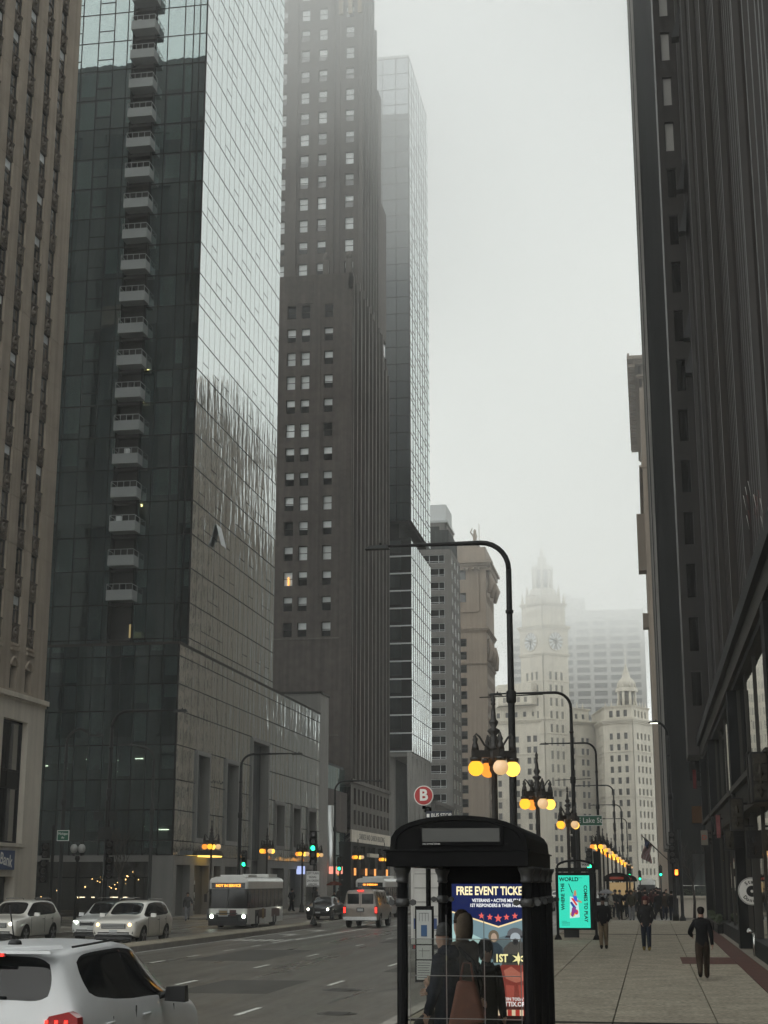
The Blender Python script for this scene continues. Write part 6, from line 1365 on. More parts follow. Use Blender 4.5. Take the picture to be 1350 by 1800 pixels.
for s in (-1, 1):
    b = MB(); b.box(s*.39-.31, s*.39+.31, 4.868, 4.885, 1.24, 1.76, M_glasscar); b.build_local('rear_window', V)
    b = MB(); b.box(s*.85-.07, s*.85+.07, 4.85, 4.93, .72, 1.12, M_tail); tl = b.build_local('tail_light', V); b = MB(); b.box(s*.85-.05, s*.85+.05, 4.931, 4.937, .78, 1.06, M_tailon); b.build_local('brake_bulbs', V)
b = MB(); b.box(-.006, .006, 4.87, 4.90, .6, 1.85, M_trim); b.build_local('door_gap', V)
b = MB(); b.box(-.9, .9, 4.88, 5.02, .40, .58, M_chrome); b.build_local('bumper', V); b = MB(); b.box(-.15, .15, 4.9, 4.94, .86, 1.0, M_plate); b.box(-.2, .2, 4.895, 4.91, .82, 1.04, M_trim); b.build_local('number_plate', V)
b = MB(); b.box(-.16, .16, 4.82, 4.87, 1.90, 1.95, M_tailon); b.build_local('third_brake_light', V); b = MB(); b.box(-.3, .3, 2.6, 3.0, 1.955, 2.0, P_sil); b.build_local('roof_vent', V); mirror_parts(V, .9, 1.1, 1.25, M_trim)
# sedans
SED = [(0, .40, .62, .58, .74, .70, .68, .74, .56), (.08, .26, .78, .60, .86, .78, .80, .82, .64), (.5, .22, .84, .66, .89, .86, .84, .90, .70), (1.2, .22, .85, .72, .90, .92, .86, .96, .72), (1.35, .22, .85, .72, .90, .93, .86, .99, .70), (2.05, .22, .85, .73, .90, .94, .85, 1.38, .58), (2.2, .22, .85, .73, .90, .94, .85, 1.42, .59), (2.75, .22, .85, .73, .90, .95, .85, 1.44, .60), (2.82, .22, .85, .73, .90, .95, .85, 1.44, .60), (3.35, .22, .85, .74, .90, .96, .85, 1.40, .58), (3.50, .22, .85, .74, .90, .97, .84, 1.36, .56), (4.05, .23, .84, .76, .89, .99, .84, 1.04, .66), (4.45, .26, .82, .78, .87, .98, .82, 1.01, .68), (4.6, .34, .74, .72, .80, .88, .74, .92, .58)]
def sedan(label, loc, rz, m, lights='tail', group='far traffic'):
    t, o = car('sedan', label, 'car', SED, m, (4, 5, 6, 7, 8, 9), (4, 10), ((.87, .9), (.87, 3.6)), .33, loc, rz, group, levels=1)
    for s in (-1, 1):
        b = MB(); b.box(s*.66-.14, s*.66+.14, 4.46, 4.56, .72, .86, M_tailon if lights == 'tail' else M_tail); b.build_local('tail_light', t)
        b = MB(); sphere(b, (s*.64, .05, .66), .085, M_headw if lights == 'head' else M_glasscar, 8, 6); b.build_local('headlight', t)
    b = MB(); b.box(-.45, .45, -.02, .1, .52, .68, M_trim); b.build_local('grille', t); b = MB(); b.box(-.16, .16, -.035, -.021, .42, .51, M_plate); b.build_local('number_plate', t); mirror_parts(t, .84, 1.7, .97, m); return t
sedan('dark sedan with yellow headlights coming towards us left of the van', (-21.2, 98, G), 0, P_blk, 'head')
sedan('second dark car with headlights close behind the champagne van', (-18.3, 103, G), 0, P_gry, 'head')
sedan('dark car with red tail lights far up the road, left of the information panel', (-8.9, 132, G), PI, P_blk)
sedan('grey car with red tail lights far up the road behind the shelter', (-6.3, 122, G), PI, P_gry)
sedan('farthest red car on the road by the panel', (-12.2, 150, G), PI, P_redd)
sedan('white car far up the road among the red lights', (-9.6, 165, G), PI, P_wh)
sedan('white sedan parked at the kerb beyond the cross street', (-5.6, 150, G), PI, P_wh2)
# buses (front at local y=0)
M_busw = paint('bus_white', (.74,.74,.71)); M_busg = mat('bus_grille', (.02,.02,.022), .45, var=.1); M_busglass = mat('bus_glass', (.02,.02,.02), .08, spec=.6, var=.3, scale=1.2); M_ledo = glow('led_orange', (1, .33, .04), 2.2); M_busm = mat('bus_maroon', (.07,.02,.02), .4, var=.2)
def bus(label, loc, sign, rz=0, L=8.7, sgn=.19):
    t = thing('city_bus', label, 'bus', (0, 0, 0), 'city buses'); W = 1.06
    def shell(z0, z1, x, m, name, y0=0.0, y1=L, r=.12):
        b = MB(); P = [(-x+r, y0), (x-r, y0), (x-r*.3, y0+r*.3), (x, y0+r), (x, y1-r), (x-r, y1), (-x+r, y1), (-x, y1-r), (-x, y0+r), (-x+r*.3, y0+r*.3)]; b.prism(P, z0, z1, m); return b.build_local(name, t)
    shell(.22, 1.02, W, M_busw, 'lower_body', r=.16); shell(1.021, 2.02, W-.01, M_busglass, 'window_band', .02, L-.02, .15); shell(2.021, 2.40, W, M_busw, 'upper_body', .01, L, .16)
    b = MB(); b.extr([(-W, 2.4), (W, 2.4), (W-.10, 2.56), (W-.35, 2.64), (-W+.35, 2.64), (-W+.10, 2.56)], .12, L-.05, M_busw, 'xz'); b.box(-.75, .75, 1.2, 3.2, 2.641, 2.74, M_busw); b.box(-.75, .75, L-2.6, L-.4, 2.641, 2.80, M_busw); b.build_local('roof', t)
    b = MB(); b.box(-W+.02, W-.02, -.012, .03, .30, .72, M_busg); b.box(-W+.05, W-.05, -.10, .0, .16, .40, M_trim); b.build_local('bumper', t)
    b = MB(); b.box(-.9, .9, -.012, .02, 2.03, 2.33, M_busglass); d = b.build_local('sign_box', t)
    tx = text('lettering', sign, sgn, M_ledo, None, (0, 0, 0), (PI/2, 0, 0), ext=.004, bold=.006, sx=.95); tx.parent = d; tx.location = (0, -.02, 2.18)
    b = MB(); b.box(-.025, .025, -.018, .0, 1.03, 2.02, M_trim); b.build_local('windscreen_pillar', t)
    b = MB(); b.box(-.5, .02, -.03, -.013, .62, .98, M_plate); b.box(.1, .45, -.03, -.013, .66, .95, M_busm); b.box(-.46, -.02, -.034, -.031, .68, .92, mat('poster_tan', (.28,.2,.1), .6)); b.build_local('front_notice', t)
    b = MB(); b.tube([(-.55, -.12, .42), (-.55, -.2, .78), (.55, -.2, .78), (.55, -.12, .42)], .025, M_trim, 5); b.tube([(-.55, -.16, .6), (.55, -.16, .6)], .02, M_trim, 5); b.build_local('bike_rack', t)
    for s in (-1, 1):
        b = MB(); sphere(b, (s*.86, -.01, .62), .10, M_headg, 10, 8); b.build_local('headlight', t)
        b = MB(); b.box(s*W-.01 if s > 0 else -W-.012, s*W+.012 if s > 0 else -W+.01, 3.3, 3.8, .45, .98, mat('poster_tan', (.28,.2,.1), .6)); b.box(min(s*W-.01, s*W+.006), max(s*W-.01, s*W+.006), 2.6, L-1.0, .5, .94, M_busm); b.build_local('side_advert', t)
        for k in range(8):
            y = .55+k*.98
            b = MB(); b.box(s*(W-.008)-.012, s*(W-.008)+.012, y, y+.07, 1.03, 2.01, M_trim); b.build_local('window_pillar', t)
        for y in (2.2, L-2.3):
            b = MB(); b.tube([(s*(W-.25), y, .4), (s*(W+.005), y, .4)], [.39, .38], M_tyre, 20, smooth=False); w_ = b.build_local('wheel', t); b = MB(); b.tube([(s*(W+.0), y, .4), (s*(W+.015), y, .4)], [.22, .2], M_rim, 14); b.build_local('rim', w_)
            b = MB(); b.box(min(s*W, s*(W+.004)), max(s*W, s*(W+.004)), y-.5, y+.5, .2, .92, M_trim); b.build_local('wheel_arch', t)
        b = MB(); b.box(min(s*(W+.06), s*(W+.2)), max(s*(W+.06), s*(W+.2)), -.12, -.02, 1.35, 1.75, M_trim); b.tube([(s*(W-.1), .05, 2.0), (s*(W+.12), -.05, 1.78)], .015, M_trim, 5); b.build_local('mirror', t)
    b = MB(); b.box(W-.004, W+.008, 4.2, 5.6, .2, .98, M_busw); b.build_local('door', t)
    t.location = loc; t.rotation_euler[2] = rz; return t
bus('white city bus with NOT IN SERVICE in orange lights, nearest bus', (-21.9, 79, G), 'NOT IN SERVICE', .02)
bus('second bus with an orange sign coming behind the van', (-19.6, 108, G), '151 SHERIDAN', .01, sgn=.17)
bus('white bus seen from behind far down at the right kerb', (-.6, 205, G), '', PI)
# box truck parked beyond the shelter
T = thing('box_truck', 'white box truck with a blue stripe parked behind the bus shelter', 'truck', (0, 0, 0)); M_tr = mat('truck_white', (.50,.49,.46), .5, var=.12, scale=1, streak=.12); M_trb = mat('truck_blue', (.02,.05,.16), .4, var=.1)
b = MB(); b.box(-1.06, 1.06, 0, 5.2, .62, 2.86, M_tr); b.build_local('cargo_box', T)
b = MB(); b.box(-1.075, -1.061, .05, 5.2, 1.05, 1.35, M_trb); b.box(1.061, 1.075, .05, 5.2, 1.05, 1.35, M_trb); b.box(-.98, -.30, -.012, -.001, 1.04, 1.34, M_trb); b.build_local('stripe', T)
b = MB()
for z in (1.0, 1.4, 1.8, 2.2, 2.6): b.box(-.95, .95, -.012, -.001, z, z+.012, M_polew)
b.box(-1.06, -.99, -.02, -.001, .62, 2.86, M_tr); b.box(.99, 1.06, -.02, -.001, .62, 2.86, M_tr); b.box(-.985, .985, -.02, -.001, 2.72, 2.86, M_tr); b.build_local('rear_door', T)
b = MB(); b.box(-1.0, 1.0, -.25, -.02, .48, .60, M_trim); b.build_local('step_bumper', T)
b = MB(); b.box(-.88, -.42, -.03, -.013, 1.0, 1.42, M_glasscar); b.build_local('rear_window', T)
for x in (-.35, 0, .35, -.9, .9): b = MB(); b.box(x-.03, x+.03, -.05, -.021, 2.77, 2.82, M_tailon if x in (-.35, .35) else M_tail); b.build_local('marker_light', T)
for s in (-1, 1):
    for y in (.9, 5.9): b = MB(); b.tube([(s*.72, y, .42), (s*1.0, y, .42)], [.42, .42], M_tyre, 20, smooth=False); w_ = b.build_local('wheel', T); b = MB(); b.tube([(s*.99, y, .42), (s*1.01, y, .42)], [.2, .2], M_rim, 12); b.build_local('rim', w_)
    b = MB(); b.box(s*.85-.1, s*.85+.1, -.27, -.251, .5, .6, M_tail); b.build_local('tail_light', T)
b = MB(); b.extr([(5.22, .5), (7.2, .5), (7.2, 1.1), (6.5, 1.3), (6.1, 1.95), (5.22, 2.0)], -.98, .98, M_tr, 'yz'); b.build_local('cab', T); T.location = (-5.92, 45.2, G)
# ================================================================== PEOPLE
def rotx(v, a): c, s = math.cos(a), math.sin(a); return Vector((v[0], v[1]*c - v[2]*s, v[1]*s + v[2]*c))
_BODY = {}
def body_mesh(key, hip=(.35, -.3), knee=(.1, .5), sho=(-.3, .35), elb=(.4, .4), out=(.08, .08), coat=1.0, hunch=0.0, hip_w=1.0, inward=(0, 0), head=(0, 0)):
    """continuous skinned body facing -y, 1.75 m; returns object awaiting evaluation"""
    V = []; E = []; Rr = []; part = []
    def add(p, r, par=None, tag=0):
        V.append(Vector(p)); Rr.append(r if isinstance(r, tuple) else (r, r)); part.append(tag)
        if par is not None: E.append((par, len(V)-1))
        return len(V)-1
    hy = -hunch
    pel = add((0, 0, .93), (.150*coat*hip_w, .115*coat), None, 0)
    wst = add((0, hy*.2, 1.10), (.142*coat, .108*coat), pel, 0); che = add((0, hy*.6, 1.30), (.178*min(coat, 1.12), .128*coat), wst, 0)
    nb = add((0, hy*.9, 1.43), (.115, .085), che, 0); nk = add((0, hy-.005, 1.505), .056, nb, 3)
    hd0 = add((head[0]*.3, hy-.022, 1.565), (.062, .074), nk, 3); hd1 = add((0, hy-.014, 1.645), (.076, .093), hd0, 3); hd2 = add((0, hy-.004, 1.705), (.058, .072), hd1, 4)
    add((0, hy-.108, 1.612), .012, hd0, 3)
    for i, s in enumerate((-1, 1)):
        sh = add((s*.168, hy*.8, 1.40), .086*min(coat, 1.15), che, 0)
        up = rotx(Vector((s*math.sin(out[i]), 0, -math.cos(out[i])))*.285, -sho[i]); el = add(V[sh]+up, .064*coat, sh, 0)
        lo = rotx(Vector((s*(math.sin(out[i])*.3-inward[i]), 0, -1)).normalized()*.245, -(sho[i]+elb[i])); wr = add(V[el]+lo, .046*coat, el, 0)
        d = lo.normalized(); pm = add(V[wr]+d*.05, (.024, .038), wr, 3); side = Vector((0, -1, 0)) if abs(d.y) < .7 else Vector((0, 0, 1)); side = (side - d*side.dot(d)).normalized()
        for k, (w, ln) in enumerate(((-.030, .062), (-.010, .072), (.010, .068), (.028, .05))):
            f1 = add(V[pm]+d*.035+side*w, .0095, pm, 3); f2 = add(V[f1]+d*ln*.5+Vector((-s*.008, 0, 0)), .0085, f1, 3); add(V[f2]+d*ln*.45+Vector((-s*.016, 0, 0)), .0075, f2, 3)
        t1 = add(V[wr]+d*.035+side*(.042), .011, pm, 3); add(V[t1]+d*.035+side*.012, .009, t1, 3)
        hp = add((s*.088*hip_w, 0, .86), .112*hip_w, pel, 1)
        th = rotx(Vector((0, 0, -.41)), -hip[i]); kn = add(V[hp]+th, .086, hp, 1)
        shn = rotx(Vector((0, 0, -.40)), -(hip[i]-knee[i])); an = add(V[kn]+shn, .068, kn, 1)
        fa = -(hip[i]-knee[i])*.75; hl = add(V[an]+rotx(Vector((0, .03, -.035)), fa), .040, an, 2); add(V[an]+rotx(Vector((0, -.15, -.045)), fa), (.040, .030), an, 2)
    mz = min(v.z - r[0]*.75 for v, r in zip(V, Rr))
    for v in V: v.z -= mz
    me = bpy.data.meshes.new('body_'+key); me.from_pydata(V, E, []); o = bpy.data.objects.new('skin_'+key, me); col.objects.link(o)
    md = o.modifiers.new('sk', 'SKIN'); md.use_smooth_shade = True
    for i, r in enumerate(Rr): me.skin_vertices[0].data[i].radius = r
    me.skin_vertices[0].data[0].use_root = True
    sd = o.modifiers.new('ss', 'SUBSURF'); sd.levels = 1; sd.render_levels = 1
    _BODY[key] = (o, V, E, part, Rr); return key
M_skin = mat('skin', (.30,.18,.13), .6, var=.05); M_skind = mat('skin_dark', (.10,.055,.04), .6, var=.05); M_hair = mat('hair_dark', (.008,.006,.005), .8, spec=.08, var=.2, scale=.05)
def cloth(nm, c): return mat('cloth_'+nm, tuple(k*.7 for k in c), .95, spec=.05, var=.25, scale=.15, bump=.4, bscale=30)
C_black = cloth('black', (.012,.012,.014)); C_brownt = cloth('brown', (.05,.035,.025)); C_jean = cloth('jean', (.018,.026,.045)); C_khaki = cloth('khaki', (.20,.15,.10)); C_navy = cloth('navy', (.012,.016,.028)); C_char = cloth('charcoal', (.03,.03,.032)); C_olive = cloth('olive', (.06,.055,.038)); C_tan = cloth('tan', (.20,.16,.12)); C_grey = cloth('grey', (.10,.10,.10)); C_red = cloth('redbrown', (.14,.035,.02)); C_lgrey = cloth('lightgrey', (.28,.28,.29)); C_cream = cloth('cream', (.45,.42,.36)); C_maroon = cloth('maroon', (.10,.03,.03)); C_shoe = cloth('shoe', (.010,.009,.008)); C_shoey = cloth('shoe_ochre', (.22,.16,.05))
body_mesh('walk_a', hip=(.48, -.30), knee=(.12, .75), sho=(-.35, .25), elb=(.25, 1.0), out=(.16, .42), coat=1.0, inward=(0, .3))
body_mesh('walk_b', hip=(-.18, .22), knee=(.25, .12), sho=(.05, -.05), elb=(.35, .35), out=(.28, .28), coat=1.14, inward=(.45, .45), hunch=.02)
body_mesh('walk_c', hip=(.10, -.10), knee=(.10, .18), sho=(.02, .10), elb=(.5, .4), out=(.30, .30), coat=1.12, inward=(.5, .5), hunch=.02)
body_mesh('stride', hip=(.50, -.42), knee=(.15, .55), sho=(-.4, .4), elb=(.4, .5), out=(.12, .12), coat=1.1)
body_mesh('stand', hip=(.02, -.03), knee=(.03, .04), sho=(.25, .1), elb=(1.1, .3), out=(.1, .1), coat=1.22, hunch=.05)
body_mesh('stand_b', hip=(.03, -.02), knee=(.03, .03), sho=(.15, .2), elb=(1.0, 1.2), out=(.12, .12), coat=1.12, hunch=.03)
bpy.context.view_layer.update(); _dg = bpy.context.evaluated_depsgraph_get(); _PM = {}
for key, (o, V, E, part, Rr) in list(_BODY.items()):
    me = bpy.data.meshes.new_from_object(o.evaluated_get(_dg)); me.materials.clear()
    for m in (C_black, C_brownt, C_shoe, M_skin, M_hair): me.materials.append(m)
    segs = [(V[a], V[b_], part[b_], max(Rr[b_])) for a, b_ in E]
    for p in me.polygons:
        c = p.center; best = 9; bt = 0
        for a, b_, tg, rd in segs:
            ab = b_-a; q = max(0, min(1, (c-a).dot(ab)/ab.length_squared)); d = (a+ab*q-c).length - rd
            if d < best: best = d; bt = tg
        if bt == 1 and c.z > V[0].z-.04: bt = 0
        if bt in (3, 4) and c.z > V[6].z+.02 and c.y > V[6].y-.02-.08*(c.z-V[6].z-.02)/.06: bt = 4
        p.material_index = bt; p.use_smooth = True
    _PM[key] = (me, V); bpy.data.objects.remove(o)
def person(label, key, loc, rz=0, H=1.75, top=C_black, leg=C_jean, shoe=C_shoe, skin=M_skin, hair=M_hair, hat=None, pack=None, hem=0, scarf=None, hood=None, group='people walking and waiting on the pavement', eyes=False, name='person'):
    me, V = _PM[key]; t = thing(name, label, 'person', (0, 0, 0), group); s = H/1.78
    o = bpy.data.objects.new('body', me); col.objects.link(o); o.parent = t
    for i, m in enumerate((top, leg, shoe, skin, hair)): o.material_slots[i].link = 'OBJECT'; o.material_slots[i].material = m
    hd = V[6]; ch = V[2]
    if hat:
        b = MB(); b.lathe((hd.x, hd.y+.008, hd.z+.015), [(.088, 0), (.092, .03), (.082, .075), (.05, .108), (.01, .118)], hat, 12); b.lathe((hd.x, hd.y+.008, hd.z-.005), [(.094, 0), (.097, .03), (.09, .035)], hat, 12); b.build_local('hat', t)
    else:
        b = MB(); b.lathe((hd.x, hd.y+.018, hd.z-.045), [(.05, -.03), (.078, .02), (.090, .075), (.078, .125), (.045, .148), (.01, .156)], hair, 14); b.build_local('hair', t)
    if hood:
        b = MB(); b.lathe((hd.x, hd.y+.03, hd.z-.12), [(.07, 0), (.10, .05), (.112, .12), (.108, .18), (.07, .235), (.02, .25)], hood, 12); b.build_local('hood', t)
    if pack:
        b = MB(); b.hexa([(x*w, y, z) for z, w in ((ch.z-.36, .15), (ch.z+.14, .13)) for x, y in ((-1, ch.y+.10), (1, ch.y+.10), (1, ch.y+.30), (-1, ch.y+.28))], pack); b.build_local('backpack', t)
        b = MB()
        for sd in (-1, 1): b.tube([(sd*.10, ch.y+.12, ch.z+.12), (sd*.10, ch.y, ch.z+.185), (sd*.11, ch.y-.13, ch.z+.08), (sd*.13, ch.y-.10, ch.z-.15)], .018, pack, 5)
        b.build_local('strap', t)
    if hem:
        b = MB(); z = V[0].z; b.tube([(0, 0, z-hem), (0, 0, z-hem*.4), (0, -.0, z+.06), (0, 0, z+.2)], [.21, .20, .185, .155], top, 14); o2 = b.build_local('coat_skirt', t); o2.scale = (1, .82, 1)
    if scarf: b = MB(); b.lathe((hd.x, hd.y+.01, hd.z-.17), [(.085, 0), (.1, .03), (.09, .07), (.06, .09)], scarf, 10); b.build_local('scarf', t)
    if eyes:
        for sd in (-1, 1): b = MB(); sphere(b, (sd*.03, hd.y-.083, hd.z-.005), .009, M_black, 6, 4); b.build_local('eye', t)
    t.scale = (s, s, s); t.location = loc; t.rotation_euler[2] = rz; return t
person('man in a black top and brown trousers striding away along the shopfront', 'walk_a', (1.13, 37.9, 0), PI, 1.75, C_black, C_brownt)
person('man in a dark jacket, cap and jeans walking towards us in the pavement centre', 'walk_b', (-.24, 53.1, 0), 0, 1.76, C_char, C_jean, C_shoey, hat=C_maroon, eyes=True)
person('man in a black jacket and khaki trousers walking towards us beside the turquoise panel', 'walk_c', (-1.69, 54.2, 0), .05, 1.72, C_black, C_khaki, skin=M_skind, hat=C_black, eyes=True)
# people in and behind the shelter
p = person('person in a navy coat and grey knit hat facing left in the shelter', 'stand', (-2.17, 16.6, 0), -PI/2-.35, 1.80, C_navy, C_navy, hat=C_grey, hem=.45, group='people waiting in the shelter', eyes=True, hood=None)
b = MB(); hdv = _PM['stand'][1][6]; b.lathe((0, hdv.y+.07, hdv.z-.25), [(.10, 0), (.14, .05), (.13, .10), (.08, .15)], C_navy, 10); b.build_local('lowered_hood', p)
p = person('tall person in a tan hooded jacket with a dark strap in the shelter', 'stand_b', (-2.04, 17.0, 0), -PI/2-.6, 1.93, C_tan, C_grey, hat=C_brownt, hem=.1, group='people waiting in the shelter', hood=None)
b = MB(); hdv = _PM['stand_b'][1][6]; b.lathe((0, hdv.y+.05, hdv.z-.14), [(.085, -.02), (.10, .03), (.104, .12), (.10, .18), (.075, .225), (.03, .242)], C_tan, 12); b.build_local('hood', p)
b = MB(); b.tube([(.17, 0, 1.46), (.02, -.17, 1.3), (-.16, -.12, 1.05)], .026, C_black, 6); b.tube([(.17, 0, 1.46), (.05, .17, 1.3), (-.14, .15, 1.05)], .026, C_black, 6); b.build_local('strap', p)
p = person('dark figure with a big black backpack standing before the advert', 'stand', (-1.84, 17.2, 0), .5, 1.62, C_black, C_black, hood=C_black, pack=C_black, group='people waiting in the shelter')
for o_ in [o for o in col.objects if o.get('group') == 'people waiting in the shelter']: o_.scale = (o_.scale[0]*.86, o_.scale[1]*.86, o_.scale[2])
t = thing('shoulder_bag', 'large red-brown shoulder bag held by the tall person in the shelter', 'bag', (-1.95, 16.3, .75)); M_bag = mat('bag_leather', (.13,.04,.022), .6, var=.25, scale=.1)
b = MB(); b.hexa([(-2.14, 16.22, .78), (-1.74, 16.22, .84), (-1.72, 16.36, .84), (-2.12, 16.36, .78), (-2.03, 16.25, 1.26), (-1.84, 16.25, 1.24), (-1.84, 16.33, 1.24), (-2.03, 16.33, 1.26)], M_bag); o = b.build('bag_body', t)
bv = o.modifiers.new('bv', 'BEVEL'); bv.width = .04; bv.segments = 3
b = MB(); b.tube([(-2.0, 16.29, 1.25), (-1.98, 16.4, 1.42), (-1.9, 16.4, 1.42), (-1.86, 16.29, 1.23)], .012, M_bag, 6); b.build('handle', t)
# crowd at the crossing: (label, key, x, y, rz, H, top, leg, kwargs)
crowd = [
 ('person with a backpack walking away across the side street, nearest of that pair', 'walk_b', 1.17, 96.5, PI, 1.72, C_char, C_jean, dict(pack=C_black)),
 ('striding person in a dark coat beside the backpack walker at the crossing', 'stride', .36, 99.5, PI*.9, 1.76, C_black, C_black, dict(hem=.2)),
 ('person in dark jeans just behind the striding one at the crossing', 'stride', .78, 101.5, PI, 1.70, C_brownt, C_jean, dict(hat=C_black)),
 ('person in an olive parka and grey trousers facing us at the corner', 'walk_c', -1.25, 96.1, 0, 1.76, C_olive, C_lgrey, dict(hood=C_olive)),
 ('person in a maroon coat behind the man in the cap', 'stand', -.42, 100.0, PI, 1.66, C_maroon, C_black, dict(hem=.3)),
 ('person in black waiting at the kerb corner left of the olive parka', 'stand_b', -2.05, 101, .3, 1.74, C_black, C_black, dict(hat=C_black, hem=.35)),
 ('person in a cream and black jacket bending by the bicycle', 'stand', -2.75, 103.4, 1.2, 1.66, C_cream, C_black, dict(hair=M_hair)),
 ('person with a light bundle at the kerb under the green signal', 'stand_b', -3.2, 104.5, -.6, 1.68, C_lgrey, C_char, dict(pack=C_black)),
 ('person in charcoal half hidden behind the cream jacket', 'walk_b', -2.45, 106.0, .2, 1.74, C_char, C_jean, dict(hood=C_char)),
 ('person with a dark umbrella-like hood at the corner shelter', 'stand', -1.7, 108.0, 0, 1.7, C_black, C_navy, dict(hem=.3, hood=C_black)),
]
for (lb, k, x, y, rz, H, tp, lg, kw) in crowd: person(lb, k, (x, y, 0 if y < 95 or y > 111.8 else G), rz, H+(0 if y < 95 or y > 111.8 else .12), tp, lg, **kw)
keys = ['walk_a', 'walk_b', 'walk_c', 'stride', 'stand', 'stand_b']; tops = [C_black, C_navy, C_char, C_brownt, C_olive, C_maroon, C_grey, C_black]; words = ['black', 'navy', 'charcoal', 'brown', 'olive', 'maroon', 'grey', 'black']
n = 0
for y in (113, 116, 119, 122, 126, 130, 135, 141, 148, 156):
    for k in range(3):
        x = R.uniform(-2.6, 1.1) if y > 118 else R.uniform(-.8, 1.1); i = R.randrange(8)
        person('%s %s-coated person in the distant pavement crowd, %s row' % (['left-hand', 'middle', 'right-hand'][k], words[i], ['first', 'second', 'third', 'fourth', 'fifth', 'sixth', 'seventh', 'eighth', 'ninth', 'last'][n//3]),
               keys[R.randrange(6)], (-2.2+1.25*k+R.uniform(-.4, .4) if y > 118 else -.5+.75*k, y+R.uniform(-1, 1), 0), R.choice((0, PI, PI, .2, 2.9)), R.uniform(1.6, 1.84), tops[i], R.choice((C_jean, C_black, C_char)), hat=R.choice((None, None, C_black)), hem=R.choice((0, .25)), group='distant crowd on the pavement'); n += 1
for i, (x, y, lb) in enumerate(((-26.9, 88.2, 'person in grey standing on the far pavement left of the bus'), (-27.6, 118, 'person in dark clothes on the far pavement right of the bus'), (-28.3, 121, 'second person on the far pavement right of the bus'), (-27.8, 127, 'person near the metal shopfront on the far pavement'), (-28.5, 131, 'person in black by the rounded shopfront'), (-27.5, 136, 'person farther along before the brown tower'))):
    person(lb, keys[i % 6], (x, y, 0), R.uniform(-.5, .5)+PI/2*(i % 3), 1.72, [C_grey, C_black, C_navy, C_black, C_char, C_brownt][i], [C_lgrey, C_black, C_jean, C_black, C_black, C_jean][i], group='people on the far pavement')
# red umbrella over the far pavement
t = thing('umbrella', 'small red umbrella held up beyond the dark sedan', 'umbrella', (-23.0, 112, 1.7)); b = MB(); b.lathe((-23.0, 112, 2.0), [(.62, 0), (.5, .13), (.3, .23), (.05, .29), (.01, .36)], C_red, 10, False); b.build('canopy', t); b = MB(); b.tube([(-23, 112, 1.15), (-23, 112, 2.3)], .012, M_pole, 5); b.build('shaft', t)
person('person holding the small red umbrella', 'stand_b', (-23.0, 112.1, G), 0, 1.7, C_black, C_black, group='people on the far pavement')
t = thing('umbrella', 'pale umbrella held low beside the cream jacket at the kerb corner', 'umbrella', (-2.9, 103, 1.2)); b = MB(); b.lathe((-2.95, 103, 1.50), [(.5, 0), (.42, .12), (.26, .22), (.03, .27)], C_lgrey, 10, False); b.build('canopy', t); b = MB(); b.tube([(-2.95, 103, .95), (-2.95, 103, 1.8)], .012, M_pole, 5); b.build('shaft', t)
# bicycle
t = thing('bicycle', 'dark bicycle standing at the kerb corner by the cream jacket', 'bicycle', (-2.4, 102, G)); 
for dx in (-.5, .5): b = MB(); b.tube([(-2.35+dx*.9, 102+dx*.3, 0) if False else (-2.35+dx+.32*math.cos(a), 102+dx*.2, G+.33+.32*math.sin(a)) for a in [2*PI*i/20 for i in range(21)]], .018, M_tyre, 5); b.build('wheel', t)
b = MB(); f = lambda x, z: (-2.35+x, 102+x*.2, G+z)
for a_, c_ in (((-.5, .33), (-.2, .75)), ((-.2, .75), (.35, .78)), ((.35, .78), (.5, .33)), ((-.2, .75), (-.05, .33)), ((-.05, .33), (.35, .75)), ((-.5, .33), (-.05, .33)), ((-.2, .75), (-.22, .88)), ((.35, .78), (.33, .95))): b.tube([f(*a_), f(*c_)], .016, M_pole, 5)
b.tube([(-2.05, 101.8, G+.95), (-2.0, 102.3, G+.97)], .014, M_pole, 5); b.box(-2.7, -2.45, 101.9, 102.0, G+.88, G+.93, M_trim); b.build('frame', t)
# ================================================================== FAR SHELTER, SMALL THINGS
def far_shelter(x, y, lb):
    t = thing('far_bus_shelter', lb, 'bus shelter', (x, y, 0), 'far bus shelters'); b = MB()
    for dx in (-.7, .7):
        for dy in (0, 3): b.tube([(x+dx, y+dy, 0), (x+dx, y+dy, 2.4)], .05, M_sh, 8)
    b.build('posts', t, kind='stuff'); b = MB(); b.extr([(x+.95*math.cos(q), 2.4+.5*math.sin(q)) for q in [PI*i/10 for i in range(11)]], y-.1, y+3.1, M_sh, 'xz'); b.box(x-.95, x+.95, y-.1, y+3.1, 2.28, 2.4, M_sh); b.build('roof', t)
    b = MB(); b.box(x-.6, x+.6, y+3.0, y+3.1, .6, 2.2, glow('warm_poster', (.6, .42, .2), .35)); b.build('poster', t)
    b = MB(); b.box(x-.5, x+.5, y-.13, y-.1, 2.42, 2.6, glow('sign_dimred', (.4, .08, .05), .2)); b.build('sign', t)
far_shelter(-2.45, 112.6, 'first far bus shelter with a warm lit poster past the cross street'); far_shelter(-2.2, 138, 'second far bus shelter with a warm lit poster down the pavement')
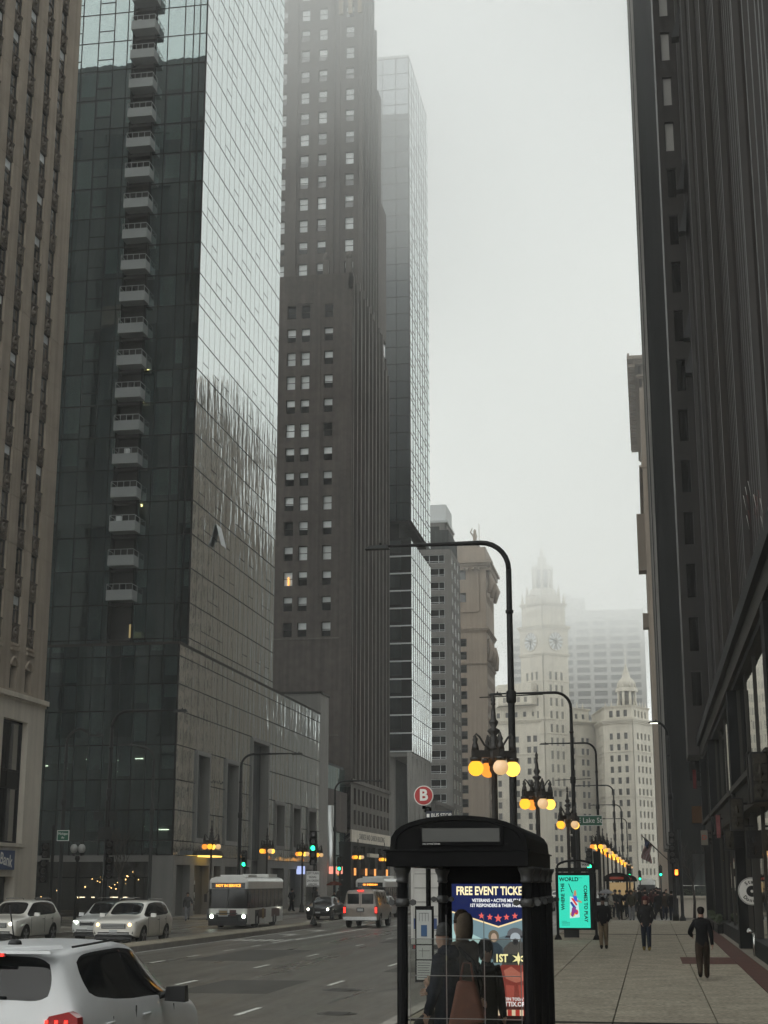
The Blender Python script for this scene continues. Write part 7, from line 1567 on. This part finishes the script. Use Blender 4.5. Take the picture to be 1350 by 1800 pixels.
# black hoarding / newspaper boxes by the kerb corner
for i, (x, y, m, lb) in enumerate(((-3.1, 91.5, M_black, 'black kiosk box with a pale top by the kerb corner'), (-2.75, 92.6, M_lampiron, 'bronze coloured box beside the black kiosk box'))):
    t = thing('kiosk_box', lb, 'newspaper box', (x, y, 0), 'boxes at the kerb corner'); b = MB(); b.box(x-.22, x+.22, y-.2, y+.2, .12, 1.25, m); b.build('case', t); b = MB(); b.box(x-.24, x+.24, y-.22, y+.22, 1.25, 1.32, M_polew); b.box(x-.16, x+.16, y-.212, y-.201, .75, 1.1, M_plate); b.build('lid', t)
t = thing('concrete_planter', 'big pale stone planter with a metal rail at the far right corner', 'planter', (3.4, 113, 0)); b = MB(); b.box(1.8, 4.6, 108.6, 111.0, G, 1.15, M_lime); b.box(1.7, 4.7, 108.5, 111.1, 1.15, 1.3, M_lime); b.build('box', t); b = MB()
for x in (2.0, 2.9, 3.8, 4.5): b.tube([(x, 108.7, 1.3), (x, 108.7, 2.0)], .025, M_chr, 5)
b.tube([(2.0, 108.7, 2.0), (4.5, 108.7, 2.0)], .025, M_chr, 5); b.build('rail', t); leafy('shrub', t, 1.9, 4.5, 108.8, 110.8, 1.3, 1.75, 300)
# bare street tree by the dark tower and another by the far left corner
M_bark = mat('bark', (.045,.037,.03), .9, var=.3, scale=.3)
def bare_tree(x, y, H, lb, seed):
    rr = random.Random(seed); t = thing('bare_tree', lb, 'tree', (x, y, 0)); b = MB(); b.tube([(x, y, 0), (x+.05, y, H*.2), (x, y, H*.4)], [.10, .085, .07], M_bark, 7); b.build('trunk', t); b = MB()
    def br(p, d, L, r, k):
        q = p+d*L; m_ = p+d*L*.5+Vector((rr.uniform(-1, 1), rr.uniform(-1, 1), rr.uniform(-.5, 1)))*L*.07; b.tube([p, m_, q], [r, r*.8, r*.6], M_bark, 4, caps=False)
        if k > 0:
            for _ in range(3): br(q if _ else m_, (d+Vector((rr.uniform(-1, 1), rr.uniform(-1, 1), rr.uniform(-.3, .9)))*.75).normalized(), L*.72, r*.6, k-1)
    for i in range(4): br(Vector((x, y, H*.4)), Vector((rr.uniform(-.6, .6), rr.uniform(-.6, .6), 1)).normalized(), H*.2, .045, 4)
    b.build('crown', t, recalc=False)
bare_tree(2.6, 100.6, 5.2, 'small bare tree before the dark tower by the corner post', 3); bare_tree(-34.2, 96.8, 6.4, 'bare street tree on the side street before the podium glass', 5)
# fire hydrant, utility covers, kerb corner
t = thing('fire_hydrant', 'dark little hydrant at the kerb beside the shelter post', 'fire hydrant', (-3.75, 47.6, 0)); b = MB(); b.lathe((-3.75, 47.6, 0), [(.14, 0), (.14, .05), (.09, .07), (.085, .45), (.11, .47), (.10, .55), (.04, .64), (.03, .68)], M_trim, 10); b.tube([(-3.9, 47.6, .38), (-3.6, 47.6, .38)], .045, M_trim, 7); b.build('body', t)
# lettering becomes real mesh
bpy.context.view_layer.update(); _dg = bpy.context.evaluated_depsgraph_get(); fonts = [o for o in col.objects if o.type == 'FONT']
for o in fonts:
    me = bpy.data.meshes.new_from_object(o.evaluated_get(_dg)); nm = o.name.split('.')[0]
    if len(me.vertices) == 0: bpy.data.objects.remove(o); continue
    q = bpy.data.objects.new(nm, me); col.objects.link(q); q.parent = o.parent; q.location = o.location; q.rotation_euler = o.rotation_euler; q.scale = o.scale; bpy.data.objects.remove(o)
